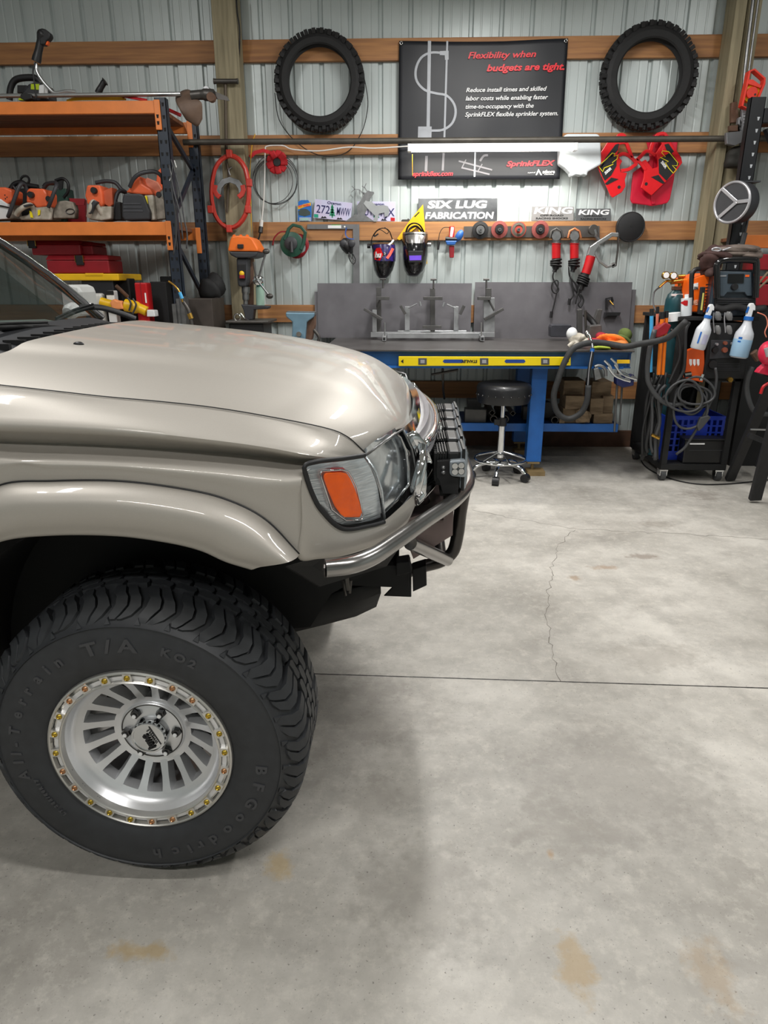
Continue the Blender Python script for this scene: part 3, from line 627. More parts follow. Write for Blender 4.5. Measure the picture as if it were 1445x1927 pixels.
# ---- wheel
def build_wheel(C, car):
    """outer face towards -y; C is the hub axis on the plane of the rim ring"""
    C = V(C)
    def ring_pt(r, a, y): return V((C.x+r*cos(a), C.y+y, C.z+r*sin(a)))
    rim = MB()
    rim.lathe([(.190, .004), (.186, .010), (.178, .030), (.172, .040), (.166, .044), (.155, .050), (.154, .08), (.172, .10), (.176, .160), (.178, .24), (.19, .262), (.20, .262), (.20, .004)], C, (0, 1, 0), 96, closed=True)
    N = 16
    for k in range(N):
        a = 2*pi*(k+.5)/N
        rr = [(.076, .0150, .088), (.092, .0095, .082), (.125, .0082, .066), (.146, .0095, .054), (.160, .0125, .047)]
        f = []; 
        for (r, w, y) in rr:
            c = ring_pt(r, a, y); t = V((-sin(a), 0, cos(a)))
            f.append([c-t*w, c+t*w, c+t*(w+.004)+V((0, .03, 0)), c-t*(w+.004)+V((0, .03, 0)), c-t*w])
        rim.grid(f)
    rim.lathe([(.0, .079), (.074, .079), (.077, .081), (.079, .086), (.090, .083), (.094, .082), (.093, .12), (0, .12)], C, (0, 1, 0), 96)
    wheel = obj('wheel', rim, m_rim, car, smooth=35)
    ring = MB().lathe([(.183, .004), (.1835, -.002), (.186, -.004), (.1885, -.002), (.1895, .010), (.2068, .010), (.2078, -.002), (.210, -.004), (.214, -.002), (.2155, .004), (.2155, .016), (.183, .016)], C, (0, 1, 0), 120, closed=True)
    for k in range(24):
        a = 2*pi*(k+.12)/24; t = V((-sin(a), 0, cos(a)))
        p = [ring_pt(.1885, a, -.002)-t*.0115, ring_pt(.1885, a, -.002)+t*.0115, ring_pt(.2075, a, -.002)+t*.0095, ring_pt(.2075, a, -.002)-t*.0095]
        ring.prism(p, (0, .0125, 0))
    obj('beadlock_ring', ring, mat('ring_aluminium', 'd2d0cb', .33, .85, .05), wheel, smooth=30)
    for k, ch in ((15.5, 'C'), (16.5, 'M'), (17.5, 'K')):
        a = 2*pi*(k-2.4)/24; R = V((sin(a), 0, -cos(a))); U = V((cos(a), 0, sin(a)))
        obj('lettering', MB().text(ch, ring_pt(.1925, a, .0095)-R*.004, .014, -R, -U, .0015, off=.0006), m_steel, wheel)
    gold = [mat('bolt_gold', 'b79c3e', .25, .85, .15), mat('bolt_copper', 'b98a63', .25, .85, .15)]
    for k in range(24):
        a = 2*pi*(k+.12)/24
        obj('bolt', MB().lathe([(0, -.0035), (.0035, -.0035), (.0045, -.0055), (.0062, -.0048), (.0072, -.002), (.0072, .004)], ring_pt(.198, a, 0), (0, 1, 0), 10), gold[(k*7 % 5) in (1, 3)], wheel, smooth=50)
    for k in range(6):
        a = 2*pi*k/6+radians(2)
        c = ring_pt(.061, a, .078)
        obj('lug_nut', MB().lathe([(.0, -.016), (.0065, -.016), (.0068, -.012), (.0105, -.011), (.0125, 0), (.0125, .006)], c, (0, 1, 0), 6), m_gloss, wheel, smooth=30)
        obj('lug_stud', MB().lathe([(0, -.0185), (.0048, -.0180), (.0052, -.0155)], c, (0, 1, 0), 10), m_letw, wheel)
    obj('hub_groove', MB().torus(C+V((0, .079, 0)), (0, 1, 0), .0735, .0014, 48, 6), m_dsteel, wheel, smooth=180)
    cap = obj('center_cap', MB().lathe([(0, .052), (.035, .052), (.036, .049), (.040, .049), (.043, .054), (.044, .085)], C, (0, 1, 0), 48), m_chrome, wheel, smooth=30)
    R = V((cos(radians(116)), 0, sin(radians(116)))); U = V((-R.z, 0, R.x))
    o = C+V((0, .0505, 0))
    obj('lettering', MB().text('kmc', o-R*.029-U*.004, .026, R, U, .0015, off=.0014, sx=.92).text('WHEELS', o-R*.022-U*.0150, .0098, R, U, .0012, off=.0002, space=1.25).bar(o-R*.028-U*.019, o+R*.028-U*.019, .0012, .0012), m_letk, wheel)
    obj('brake_disc', MB().lathe([(0, .17), (.15, .17), (.15, .20), (0, .20)], C, (0, 1, 0), 40), mat('brake_iron', '1a1715', .6, .5, .2), wheel, smooth=40)
    # tire
    T = MB(); y0 = 0.0
    T.lathe([(.200, .012), (.216, .006), (.222, .000), (.245, -.008), (.27, -.011), (.30, -.010), (.326, -.004), (.328, -.007), (.331, -.002), (.345, .012), (.362, .030), (.370, .052), (.372, .14), (.370, .235), (.355, .262), (.33, .285), (.27, .292), (.21, .275), (.2, .26)], C, (0, 1, 0), 160, closed=True)
    N = 32
    def lug(a0, side, kind, T):
        f = []; sgn = side
        yy = lambda y: y if side > 0 else .287-y
        spec = [(.335 if kind else .343, .002, .045, .5), (.350, .008, .02, .92), (.366, .024, -.02, 1.0), (.3785, .040, -.012, .95), (.3835, .052, .012, .95), (.3840, .088, .045, .8)]
        W = 2*pi/N*.42
        for (lo_, hi_) in ((-1, -.06), (.0, 1)):
            g = []
            for (r, y, da, w) in spec:
                A = a0+da*side; w_ = W*w
                if y < .03 and kind: w_ *= 1.12
                a1, a2 = A+lo_*w_, A+hi_*w_
                g.append([ring_pt(r-.013, a1, yy(y+.006)), ring_pt(r, a1+.006, yy(y)), ring_pt(r, a2-.006, yy(y)), ring_pt(r-.013, a2, yy(y+.006))])
            n0 = len(T.v); T.grid(g); T.add(g[0], [(0, 1, 2, 3)]); T.add(g[-1], [(3, 2, 1, 0)])
    for k in range(N):
        lug(2*pi*k/N, 1, k % 2, T); lug(2*pi*(k+.5)/N, -1, k % 2, T)
    M_ = 44
    rnd = random.Random(3)
    for row, yc in enumerate((.112, .143, .174)):
        for k in range(M_):
            a = 2*pi*(k+row*.37)/M_; w = 2*pi/M_*.40; h = .0125; z = .006*(1 if k % 2 else -1)
            L = [(-w, -h+z*.4), (-w*.3, -h-z*.3), (w*.2, -h+z*.3), (w, -h-.2*z), (w*1.1, h*.2), (w*.8, h+z*.3), (0, h-z*.3), (-w*.9, h+z*.2), (-w*1.15, 0)]
            pts = [ring_pt(.3835, a+t, yc+s) for (t, s) in L]; cen = ring_pt(.36, a, yc)
            inn = [ring_pt(.368, a+t*1.06, yc+s*1.06) for (t, s) in L]; n = len(L)
            T.add(pts+inn, [tuple(range(n))]+[(i, i+n, (i+1) % n+n, (i+1) % n) for i in range(n)])
    for k in range(N): # small wedge between lugs
        a = 2*pi*(k+.5)/N; T.prism([ring_pt(.333, a-.02, -.003), ring_pt(.345, a, .004), ring_pt(.333, a+.02, -.003)], (0, .01, 0))
    tire = obj('tire', T, m_tire, wheel, smooth=30)
    def arct(s, r, a0, a1, size, sx=1, nm='tire_lettering'):
        widths = {'l': .5, 'i': .5, 'I': .5, '-': .6, 'r': .7, '/': .7, ' ': .6, 'm': 1.3, 'G': 1.15, 'A': 1.1, 'K': 1.1, 'O': 1.15, 'R': 1.1}
        w = [widths.get(c, 1) for c in s]; tot = sum(w); acc = 0; mb = MB()
        for c, wi in zip(s, w):
            a = a0+(a1-a0)*(acc+wi/2)/tot; acc += wi
            if c == ' ': continue
            U = V((cos(a), 0, sin(a))); R = V((U.z, 0, -U.x))
            mb.text(c, ring_pt(r-size*.35, a, -.0095), size, R, U, .0036, off=.0012, align='c', sx=sx)
        obj(nm, mb, m_tirel, wheel)
    arct('All-Terrain', .285, radians(198), radians(117), .034, 1.0)
    arct('T/A', .285, radians(110), radians(83), .044, 1.35)
    arct('KO2', .285, radians(74), radians(56), .026, 1.2)
    arct('BFGoodrich', .285, radians(-2), radians(-92), .036, 1.15)
    arct('LT 255/80R17', .262, radians(222), radians(196), .012)
    return wheel
wheel = build_wheel((-.609, 1.294, .386), car)
def wcopy(dx, dy, rz):
    w = wheel.copy(); COL.objects.link(w); w.parent = car; w.location = V((dx, dy, 0)); w.rotation_euler = (0, 0, rz)
    for g in wheel.children:
        if g.name.startswith(('bolt', 'lug', 'lettering', 'hub')): continue
        d = g.copy(); COL.objects.link(d); d.parent = w
# the wheel mesh is stored about the car's own origin, so a half turn about it lands on the far side
wcopy(2*(-.609+.6), 0, pi)
wcopy(-2.49, 0, 0)
# ================================================================== helpers for traced things
def rib(mb, pts, w, Y, t, closed=False):
    """flat strip w pixels wide along a traced path on plane Y, t deep"""
    P = [V((p[0], p[1], 0)) for p in pts]; n = len(P); L = []; R = []
    for i, p in enumerate(P):
        a = P[(i-1) % n] if closed or i else p; b = P[(i+1) % n] if closed or i < n-1 else p
        d = (b-a).normalized(); s = V((-d.y, d.x, 0))*w/2; L.append(p+s); R.append(p-s)
    f = lambda p, dy: q(p.x, p.y, Y)+V((0, dy, 0))
    rows = [[f(a, 0), f(b, 0), f(b, t), f(a, t), f(a, 0)] for a, b in zip(L, R)]
    if closed: rows.append(rows[0])
    mb.grid(rows)
    if not closed:
        for r in (rows[0], rows[-1]): mb.add(r[:4], [(0, 1, 2, 3)])
    return mb
def ribs(pts, w, Y, t, **k): return rib(MB(), pts, w, Y, t, **k)
def disc(mb, x, y, rpx, Y, t, n=24, prof=None):
    c = q(x, y, Y); r = (q(x+rpx, y, Y)-c).length
    if prof is None: prof = [(0, 0), (.93, 0), (1, .08*0+.003/r), (1, t/r), (0, t/r)]
    return mb.lathe([(a*r, b*r) for a, b in prof], c, (0, 1, 0), n)
def shell(rows, Y0, n=14, full=False):
    """rows of (pixel y, centre x, half width px, depth m): a rounded shell bulging towards the viewer"""
    R = []
    for (y, cx, w, d) in rows:
        c = q(cx, y, Y0); e = (q(cx+w, y, Y0)-c).length
        R.append([c+V((e*sin(t), -d*cos(t), 0)) for t in [pi*(-.5+k/n) for k in range(n+1)]])
    m = MB().grid(R)
    m.grid([[p+V((0, .004, 0)) for p in (r[0], r[-1])] for r in R]) if full else None
    return m
def blob(c, r, seed=1, amp=.25, n=18, m=12):
    rnd = random.Random(seed); ph = [(rnd.uniform(1.5, 4.5), rnd.uniform(1.5, 4.5), rnd.uniform(1.5, 4.5), rnd.uniform(0, 6)) for _ in range(6)]
    b = MB().sph((0, 0, 0), 1, n, m)
    out = []
    for v in b.v:
        k = 1+amp*sum(sin(v.x*a+v.y*b_*1.3+v.z*c_+p) for a, b_, c_, p in ph)/2.6
        out.append(V(c)+V((v.x*r[0]*k, v.y*r[1]*k, max(v.z, -.55)*r[2]*k)))
    b.v = out; return b
GZ = 1.868
# ------------------------------------------------------------------ motocross tires on the wall
def mototire(x, y, rpx, rin, label, tilt=0):
    Y = 5.97; c = q(x, y, Y); R = (q(x+rpx, y, Y)-c).length; ri = R*rin; w = .055
    c.y = 6.045-w-.004
    m = MB(); Rt = R-.022
    m.lathe([(ri, -w*.75), (ri+.010, -w*.92), (ri+(Rt-ri)*.55, -w*1.0), (Rt-.012, -w*.72), (Rt, -w*.2), (Rt, w*.2), (Rt-.012, w*.72), (ri+(Rt-ri)*.55, w), (ri+.01, w*.92), (ri, w*.75), (ri+.012, w*.6), (Rt-.02, w*.5), (Rt-.02, -w*.5), (ri+.012, -w*.6)], c, (0, 1, 0), 72, closed=True)
    N = 34
    for k in range(N):
        for (dy, off, tilt_, rr) in ((-.036, 0, .5, Rt-.003), (-.013, .5, .12, Rt), (.013, 0, -.12, Rt), (.036, .5, -.5, Rt-.003)):
            a = 2*pi*(k+off)/N; e = V((cos(a), 0, sin(a))); t = V((-sin(a), 0, cos(a))); d = (e+V((0, tilt_*(-1 if dy < 0 else 1)*(1 if dy*tilt_ < 0 else -1), 0))).normalized()
            p = c+e*rr+V((0, dy*1.05, 0)); m.bar(p-d*.006, p+d*.026, .024, .026, up=t)
    return one('motocross_tire', m, m_rubber, label, 'tire', 'knobby tires hung on the wall', smooth=30)
mototire(601, 153, 84, .70, 'black knobby motocross tire hung on the wall left of the banner')
mototire(1221, 144, 90, .68, 'black knobby motocross tire hung on the wall right of the banner')
# ------------------------------------------------------------------ banner
m_ban = mat('banner_vinyl', '1d1f25', .5, 0, .25, 2.5, bump=.15)
ban = thing('banner', 'dark vinyl sprinkler advertising banner hung between the two knobby tires', 'banner', q(900, 337, 6.03))
c0, c1, c2, c3 = q(751, 77, 6.03), q(1069, 72, 6.03), q(1053, 337, 6.03), q(749, 338, 6.03)
def bp(u, v, dy=0):
    a = c0.lerp(c1, u); b = c3.lerp(c2, u); p = a.lerp(b, v); sag = -.012*sin(pi*u)*(1-v)**3
    return p+V((0, dy-.005*sin(9*u+2*v)*sin(5*v+1)-.002*sin(17*u), -.0+sag))
obj('sheet', MB().grid([[bp(u/40, v/30) for u in range(41)] for v in range(31)]), m_ban, ban, smooth=180, solid=.002)
def onb(mb, lift=-.0035):
    """drape traced print onto the banner"""
    W_, H_ = (c1-c0).x, (c0-c3).z
    for p in mb.v:
        u = (p.x-c3.x)/((c2-c3).x+((c1-c0).x-(c2-c3).x)*((p.z-c3.z)/H_)); v = 1-(p.z-c3.z)/H_; d = p.y-6.03
        p.y = bp(min(1, max(0, u)), min(1, max(0, v))).y+lift+d*.5
    return mb
Z3 = lambda u, v: (730+u/3.6125, 50+v/3.6125)
gm = mat('banner_grey_print', 'a9adb3', .45, 0, .12); gm2 = mat('banner_dim_print', '77757a', .45, 0, .15)
pr = MB()
def bstrip(pts, w, mb=None, n=4):
    P = [Z3(*p) for p in pts]; P2 = cr([V((a, b, 0)) for a, b in P], n) if len(P) > 2 else [V((P[0][0]+(P[1][0]-P[0][0])*k/12, P[0][1]+(P[1][1]-P[0][1])*k/12, 0)) for k in range(13)]
    rib(mb or pr, [(p.x, p.y) for p in P2], w, 6.03, .001)
bstrip([(282, 99), (273, 680)], 6.2); bstrip([(403, 99), (383, 768)], 3.6)
bstrip([(375, 180), (290, 180), (225, 215), (190, 290), (195, 370), (250, 432), (330, 455), (400, 470), (450, 530), (458, 600), (430, 665), (370, 703), (296, 708)], 4.4)
pr.pp([Z3(352, 168), Z3(412, 165), Z3(412, 225), Z3(388, 228), Z3(386, 196), Z3(352, 195)], 6.03, .001)
pr.pp([Z3(205, 680), Z3(297, 680), Z3(295, 766), Z3(203, 766)], 6.03, .001)
obj('printed_pipework', onb(pr), gm, ban)
pr2 = MB(); bstrip([(262, 880), (258, 985)], 5, pr2); bstrip([(378, 860), (372, 980)], 4, pr2)
bstrip([(480, 915), (708, 975)], 3, pr2); bstrip([(500, 960), (690, 1005)], 3, pr2); bstrip([(530, 905), (500, 965)], 2, pr2); bstrip([(640, 935), (610, 985)], 2, pr2)
bstrip([(625, 915), (650, 880), (680, 875)], 4, pr2)
obj('printed_beams', onb(pr2), gm2, ban)  # dim grey print of beams and pipes, low on the banner
pr3 = MB(); bstrip([(592, 855), (588, 1022)], 3, pr3)
for a in range(9): t = pi*(.15+.75*a/8); pr3.pp([Z3(245+cos(t)*35-3, 735-sin(t)*38-3), Z3(245+cos(t)*35+3, 735-sin(t)*38-3), Z3(245+cos(t)*35+3, 735-sin(t)*38+3), Z3(245+cos(t)*35-3, 735-sin(t)*38+3)], 6.0285, .001)
obj('printed_sprinkler', onb(pr3, -.004), gm, ban)
def btxt(s, u, v, w, h, m, off=.0006, sh=.25, nm='lettering'):
    x, y = Z3(u, v); obj(nm, onb(MB().tx(s, x, y, 6.03, h, wpx=w/3.6125, shear=sh, off=off, ang=.008), -.0080), m, ban)
btxt('Flexibility when', 540, 219, 460, 12, m_letr, .0013); btxt('budgets are tight.', 668, 305, 527, 12.5, m_letr, .0020)
for s, u, v, w in (('Reduce install times and skilled', 528, 448, 545), ('labor costs while enabling faster', 525, 505, 558), ('time-to-occupancy with the', 523, 561, 462), ('SprinkFLEX flexible sprinkler system.', 521, 615, 630)): btxt(s, u, v, w, 8.2, m_letw, .0006)
btxt('sprinkflex.com', 165, 1018, 275, 8.5, m_letr, .0009); btxt('SprinkFLEX', 803, 950, 327, 9.5, m_letr, .0016)
btxt('a part of', 948, 998, 52, 2.6, m_letw, 0); btxt('atkore', 1048, 999, 84, 6.2, m_letw, .0007, 0); btxt('INTERNATIONAL', 1060, 1010, 66, 1.8, m_letw, 0, 0)
obj('logo', onb(MB().pp([Z3(1002, 1010), Z3(1022, 968), Z3(1046, 1010), Z3(1036, 1010), Z3(1023, 986), Z3(1012, 1010)], 6.03, .001), -.0045), m_letw, ban)
for (u, v) in ((90, 112), (1209, 97)): obj('grommet', MB().torus(q(*Z3(u, v), 6.018), (0, 1, 0), .010, .0035, 16, 6), m_chrome, ban, smooth=180)
# ------------------------------------------------------------------ pipe and the light hung from it
pa, pb = q(345, 269, 5.80), q(1444, 257, 5.80); pz = 2.414
one('steel_pipe', MB().tube([V((pa.x, 5.80, pz)), V((4.2, 5.80, pz))], .0215, 16), mat('weathered_pipe', '57534c', .5, .5, .25), 'long weathered steel pipe running across in front of the wall', 'pipe', smooth=60)
sl0, sl1 = q(767, 275, 5.80), q(1086, 272, 5.80); zt = pz-.0215
slt = thing('shop_light', 'white glowing tube light hung under the long pipe in front of the banner', 'shop light', V(((sl0.x+sl1.x)/2, 5.80, zt-.058)))
obj('housing', MB().prism([V((sl0.x, 5.775, zt-.002)), V((sl0.x, 5.825, zt-.002)), V((sl0.x, 5.83, zt-.028)), V((sl0.x, 5.77, zt-.028))], (sl1.x-sl0.x, 0, 0)), m_white, slt)
obj('tube', MB().cyl((sl0.x+.03, 5.80, zt-.042), (sl1.x-.03, 5.80, zt-.042), .013, n=14), mat('glowing_tube', 'fffaf0', .5, emit=9), slt, smooth=60)
for x in (sl0.x, sl1.x-.03): obj('end_cap', MB().box(x, x+.03, 5.768, 5.832, zt-.056, zt-.002), m_white, slt, bevel=.003)
obj('pull_cord', MB().tube([V((sl0.x+.035, 5.80, zt-.07)), q(776, 330, 5.80)], .0025, 5), m_ycable, slt)
ld = bpy.data.lights.new('shop_tube_light', 'AREA'); ld.shape = 'RECTANGLE'; ld.size = 1.2; ld.size_y = .03; ld.energy = 14; ld.color = (1, .96, .88); ld.spread = pi
lo = bpy.data.objects.new('shop_tube_light', ld); COL.objects.link(lo); lo.parent = slt; lo.location = (0, 0, .002)
wc = one('extension_cord', MB().tq([(768, 275), (740, 277), (700, 279), (655, 277), (600, 284), (550, 281), (532, 274), (503, 275), (499, 285), (498, 330), (496, 380), (492, 418)], .005, 6, 5, Y=5.99), m_wcable, 'white power cord looping left from the glowing light and hanging down', 'cord', smooth=180)
pl = thing('cord_plug', 'white and black plug connection at the end of the white cord', 'plug', q(492, 445, 5.98))
obj('white_plug', MB().tq([(492, 414, 5.99), (491, 427, 5.99)], .016, 10), m_wcable, pl, smooth=60); obj('black_plug', MB().tq([(491, 427, 5.99), (490, 438, 5.98)], .018, 10).tq([(490, 436, 5.98), (486, 450, 5.98), (477, 456, 5.96), (470, 470, 5.9)], .007, 6), m_black, pl, smooth=60)
# ------------------------------------------------------------------ white tank, radiator shrouds, fender
one('fuel_tank', MB().pp([(1062, 255), (1067, 251.5), (1125, 251.5), (1130, 257), (1132, 309), (1121, 315), (1110, 321), (1106, 323), (1105, 331), (1100, 328), (1093, 330), (1085, 328), (1075, 332), (1073, 325), (1064, 316), (1053, 308), (1053, 268), (1058, 262)], 5.93, .10), m_tank, 'white translucent plastic tank hung on the wall right of the banner', 'tank', bevel=.012)
G1 = 'red motorcycle bodywork hung on the wall'
fd = thing('motorcycle_fender', 'pinkish red plastic fender hung behind the two red shrouds', 'fender', q(1228, 386, 6.03), G1)
obj('fender_body', MB().pp([(1191, 325), (1186, 376), (1190, 383), (1216, 386), (1226, 388), (1245, 385), (1256, 382), (1261, 375), (1269, 336), (1276, 262), (1262, 256), (1252, 250), (1236, 250), (1216, 262), (1224, 300)], 6.025, .02), mat('fender_red', 'd4203c', .3, 0, .1), fd, bevel=.008)
obj('centre_rib', ribs([(1236, 270), (1226, 300), (1224, 340), (1230, 384)], 7, 6.015, .012), mat('fender_red', 'd4203c'), fd, bevel=.003)
def shroud(nm, body, arms, holes, decals, logo, txt, label):
    t = thing('radiator_shroud', label, 'shroud', q(body[0][0], 372, 5.97), G1)
    mb = MB().pp(body, 5.955, .02)
    for a in arms: rib(mb, [(p.x, p.y) for p in cr([V((x, y, 0)) for x, y in a], 4)], 6.5, 5.953, .018)
    obj('panel', mb, m_redb, t, bevel=.004)
    for d in decals: obj('black_decal', MB().pp(d, 5.9525, .002), m_letk, t)
    for d in logo: obj('logo', ribs(d, 1.3, 5.9505, .0015, closed=True), m_lety, t)
    obj('lettering', MB().tx(*txt[0], **txt[1]), m_letw, t)
    for h in holes: obj('bolt_hole', disc(MB(), h[0], h[1], 3, 5.952, .003), m_black, t)
shroud('l', [(1143, 267), (1163, 267), (1166, 275), (1161, 292), (1171, 303), (1166, 312), (1168, 324), (1180, 325), (1176, 338), (1177, 351), (1170, 362), (1153, 372), (1149, 368), (1138, 343), (1128, 322), (1123, 305), (1127, 292)],
       [[(1162, 294), (1174, 289), (1188, 296), (1199, 308)], [(1160, 270), (1177, 268), (1183, 279), (1190, 297)], [(1169, 321), (1184, 318), (1199, 307)], [(1160, 268), (1164, 255), (1175, 255), (1179, 270)]], [(1165, 352)],
       [[(1158, 272), (1165, 270), (1163, 282), (1146, 300), (1133, 320), (1128, 314), (1140, 296)], [(1127, 316), (1150, 292), (1160, 292), (1160, 312), (1150, 330), (1138, 340), (1134, 333)], [(1138, 346), (1150, 334), (1164, 337), (1142, 348)]],
       [[(1126, 312), (1140, 300), (1152, 288), (1157, 289), (1155, 294), (1163, 292), (1161, 299), (1152, 306), (1154, 309), (1137, 316), (1134, 323), (1130, 318)]],
       (('500R', 1139, 329, 5.951, 5.2), dict(ang=radians(42), shear=.2, off=.001)), 'red left radiator shroud with black and yellow graphics, wide end up')
shroud('r', [(1248, 267), (1262, 267), (1282, 296), (1284, 306), (1268, 328), (1248, 347), (1226, 368), (1206, 353), (1211, 335), (1213, 318), (1206, 305), (1215, 300), (1228, 317), (1238, 314), (1238, 300), (1234, 288)],
       [[(1198, 302), (1207, 293), (1218, 284), (1234, 292)], [(1196, 299), (1206, 307), (1216, 320)], [(1224, 284), (1230, 266), (1243, 262), (1250, 276), (1246, 292)], [(1233, 262), (1238, 253), (1252, 252), (1254, 268)]], [(1216, 346)],
       [[(1250, 272), (1258, 270), (1268, 285), (1262, 290), (1254, 282)], [(1239, 300), (1262, 286), (1278, 308), (1266, 326), (1254, 340), (1240, 326)], [(1225, 333), (1239, 329), (1251, 344), (1247, 346)]],
       [[(1245, 287), (1247, 284), (1258, 285), (1275, 306), (1274, 312), (1265, 311), (1273, 320), (1270, 322), (1267, 326), (1258, 316), (1252, 306), (1258, 304), (1242, 296), (1252, 295)]],
       (('500R', 1243, 306, 5.951, 5.2), dict(ang=radians(-47), shear=-.1, off=.001)), 'red right radiator shroud with black and yellow graphics, overlapping the fender')
# ------------------------------------------------------------------ things standing on the third girt
def plate_label(): pass
hw = thing('toy_car_package', 'blue carded toy car package standing on the girt left of the license plates', 'toy package', q(573, 417, 6.055))
obj('card', MB().pp([(561, 380), (566, 376.5), (580, 376.5), (582, 380), (586, 381), (586, 416), (560.5, 416)], 6.058, .004), mat('card_blue', '1f6fc4', .4, 0, .2, 40), hw)
obj('flame_logo', MB().pp([(560.5, 388), (572, 384), (585, 381), (585, 387), (575, 389), (561, 394)], 6.056, .002), m_yellow, hw)
obj('lettering', MB().tx('HOT WHEELS', 562, 391, 6.0555, 4.2, ext=.001, wpx=22, ang=.16, off=.0008), m_letr, hw)
obj('toy_car_picture', MB().pp([(561, 398), (566, 393), (577, 393), (584, 399), (584, 404), (574, 407), (563, 405)], 6.056, .002), mat('toy_green', '3c4a48', .4), hw)
obj('blister', MB().pp([(563, 409), (585, 409), (585, 416), (563, 416)], 6.045, .012), m_gl, hw); obj('toy_car', MB().pp([(565, 414.5), (566, 411), (571, 410), (577, 410), (581, 412), (582, 414.5)], 6.05, .006), mat('toy_teal', '7cc0b4', .3), hw)
m_lp = mat('license_plate', 'c3cbe6', .4, 0, .12, 6, col2='c9bcd8'); m_navyl = mat('plate_navy', '1c1c58', .5)
def lic(corn, left, right, label, stick, txt):
    t = thing('license_plate', label, 'license plate', q((corn[2][0]+corn[3][0])/2, 417, 6.055), 'Oregon license plates on the girt')
    obj('plate', MB().pp(corn, 6.056, .003), m_lp, t, bevel=.001)
    ang = -atan2(corn[1][1]-corn[0][1], corn[1][0]-corn[0][0]); dx, dy = corn[3][0], corn[3][1]
    W_ = corn[1][0]-corn[0][0]; hh = corn[3][1]-corn[0][1]
    at = lambda u, v: (corn[3][0]+(corn[2][0]-corn[3][0])*u-(corn[3][0]-corn[0][0])*v, corn[3][1]+(corn[2][1]-corn[3][1])*u-hh*v)
    x, y = at(.33, .80); obj('lettering', MB().tx('Oregon', x, y, 6.0555, 5.0, ext=.001, wpx=W_*.37, ang=ang, off=.0006), m_navyl, t)
    x, y = at(.055, .30); obj('lettering', MB().tx(left, x, y, 6.0555, 15, ext=.001, wpx=W_*.36, ang=ang, off=.0005), m_navyl, t)
    x, y = at(.60, .26); obj('lettering', MB().tx(right, x, y, 6.0555, 15, ext=.001, wpx=W_*.36, ang=ang, off=.0005), m_navyl, t)
    x, y = at(.5, .12); tr = MB()
    for k in range(4): tr.pp([(x-6+k*1.0, y-3-k*5), (x+6-k*1.0, y-3-k*5+1), (x, y-13-k*4.2)], 6.0552, .001)
    tr.pp([(x-1.2, y+1), (x+1.2, y+1), (x+1.2, y-6), (x-1.2, y-6)], 6.0552, .001)
    obj('printed_tree', tr, mat('fir_green', '1f8a62', .5), t)
    for (u, v, m) in stick:
        x, y = at(u, v); obj('sticker', MB().pp([(x-4, y-3.5), (x+4, y-3), (x+4, y+3.5), (x-4, y+3)], 6.0552, .001), m, t)
    for u in (.28, .7): x, y = at(u, .03); obj('printed_hills', MB().pp([(x-6, y), (x-3, y-4), (x, y-2), (x+2, y-4), (x+6, y)], 6.0552, .001), m_letk, t)
lic([(593, 374.5), (663, 382), (660, 416), (589.5, 410)], '272', 'MWW', 'Oregon license plate 272 MWW standing tilted on the wooden girt', [(.07, .12, mat('sticker_teal', '189a7c', .5))], 0)
lic([(672, 379), (744, 379.5), (744, 416.5), (672, 416.5)], 'AUT', 'PJX', 'Oregon license plate ending in X behind the metal deer and bear', [(.93, .1, m_red)], 0)
dr = MB().pp([(703.5, 361), (704, 364), (699, 371), (694, 378), (697, 385), (690, 395), (686, 404), (704, 416.5), (650, 416.5), (660, 409), (668, 403), (673, 404), (671, 388), (679, 377), (684, 368), (682, 361), (688, 363), (692, 358), (696, 360)], 6.046, .004)
for p in ([(685, 366), (676, 357), (667, 356), (661, 362)], [(668, 357), (662, 350)], [(670, 358), (668, 372), (666, 403)], [(664, 372), (659, 366)], [(690, 360), (686, 352), (689, 345)], [(687, 354), (681, 350)], [(676, 358), (677, 366)]): rib(dr, p, 1.6, 6.046, .004)
one('metal_deer', dr, m_steel, 'grey steel cutout of an antlered deer standing on the girt between the license plates', 'metal cutout')
one('metal_bear', MB().pp([(684, 383), (688, 377), (692, 379), (699, 379), (708, 387), (722, 386), (730, 388), (733, 396), (731, 406), (724, 408), (723, 400), (713, 402), (711, 412), (709, 417), (702.5, 417), (705.7, 406), (699.5, 400), (693, 394)], 6.040, .003), m_alu, 'bright silver cutout of a walking bear in front of the right license plate', 'metal cutout')
one('steel_scrap', MB().pp([(755, 415), (757, 413), (766, 413), (768, 411), (772, 414), (772, 417), (755, 417)], 6.055, .02), m_dsteel, 'small dark bracket lying on the girt left of the large sign', 'bracket')
def sign(pts, m, lines, label, ml, cat='sign', grp=None):
    t = thing('metal_sign', label, cat, q((pts[2][0]+pts[3][0])/2, 417, 6.055), grp)
    obj('plate', MB().pp(pts, 6.056, .004), m, t, bevel=.0015)
    for (s, x, y, h, w, off) in lines: obj('lettering', MB().tx(s, x, y, 6.0555, h, ext=.001, wpx=w, shear=.12, off=off), ml, t)
sign([(787, 373), (936, 372.5), (935, 416), (787, 416)], mat('sign_gunmetal', '3a3c40', .35, .6, .3, 4, col2='8c8f92'), [('SIX LUG', 804, 391.5, 13.5, 112, .0030), ('FABRICATION', 799, 411.5, 12, 129, .0022)], 'large dark steel sign with two lines of light letters on the girt', m_letw)
sign([(1001, 388), (1080, 389), (1079, 415.5), (1000, 415.5)], mat('sign_light_grey', 'a7a5a4', .4, .5, .1), [('KING', 1003, 402, 11.5, 73, .0018)], 'small light grey metal sign on the girt, left of its darker twin', m_letw, grp='small metal signs on the girt')
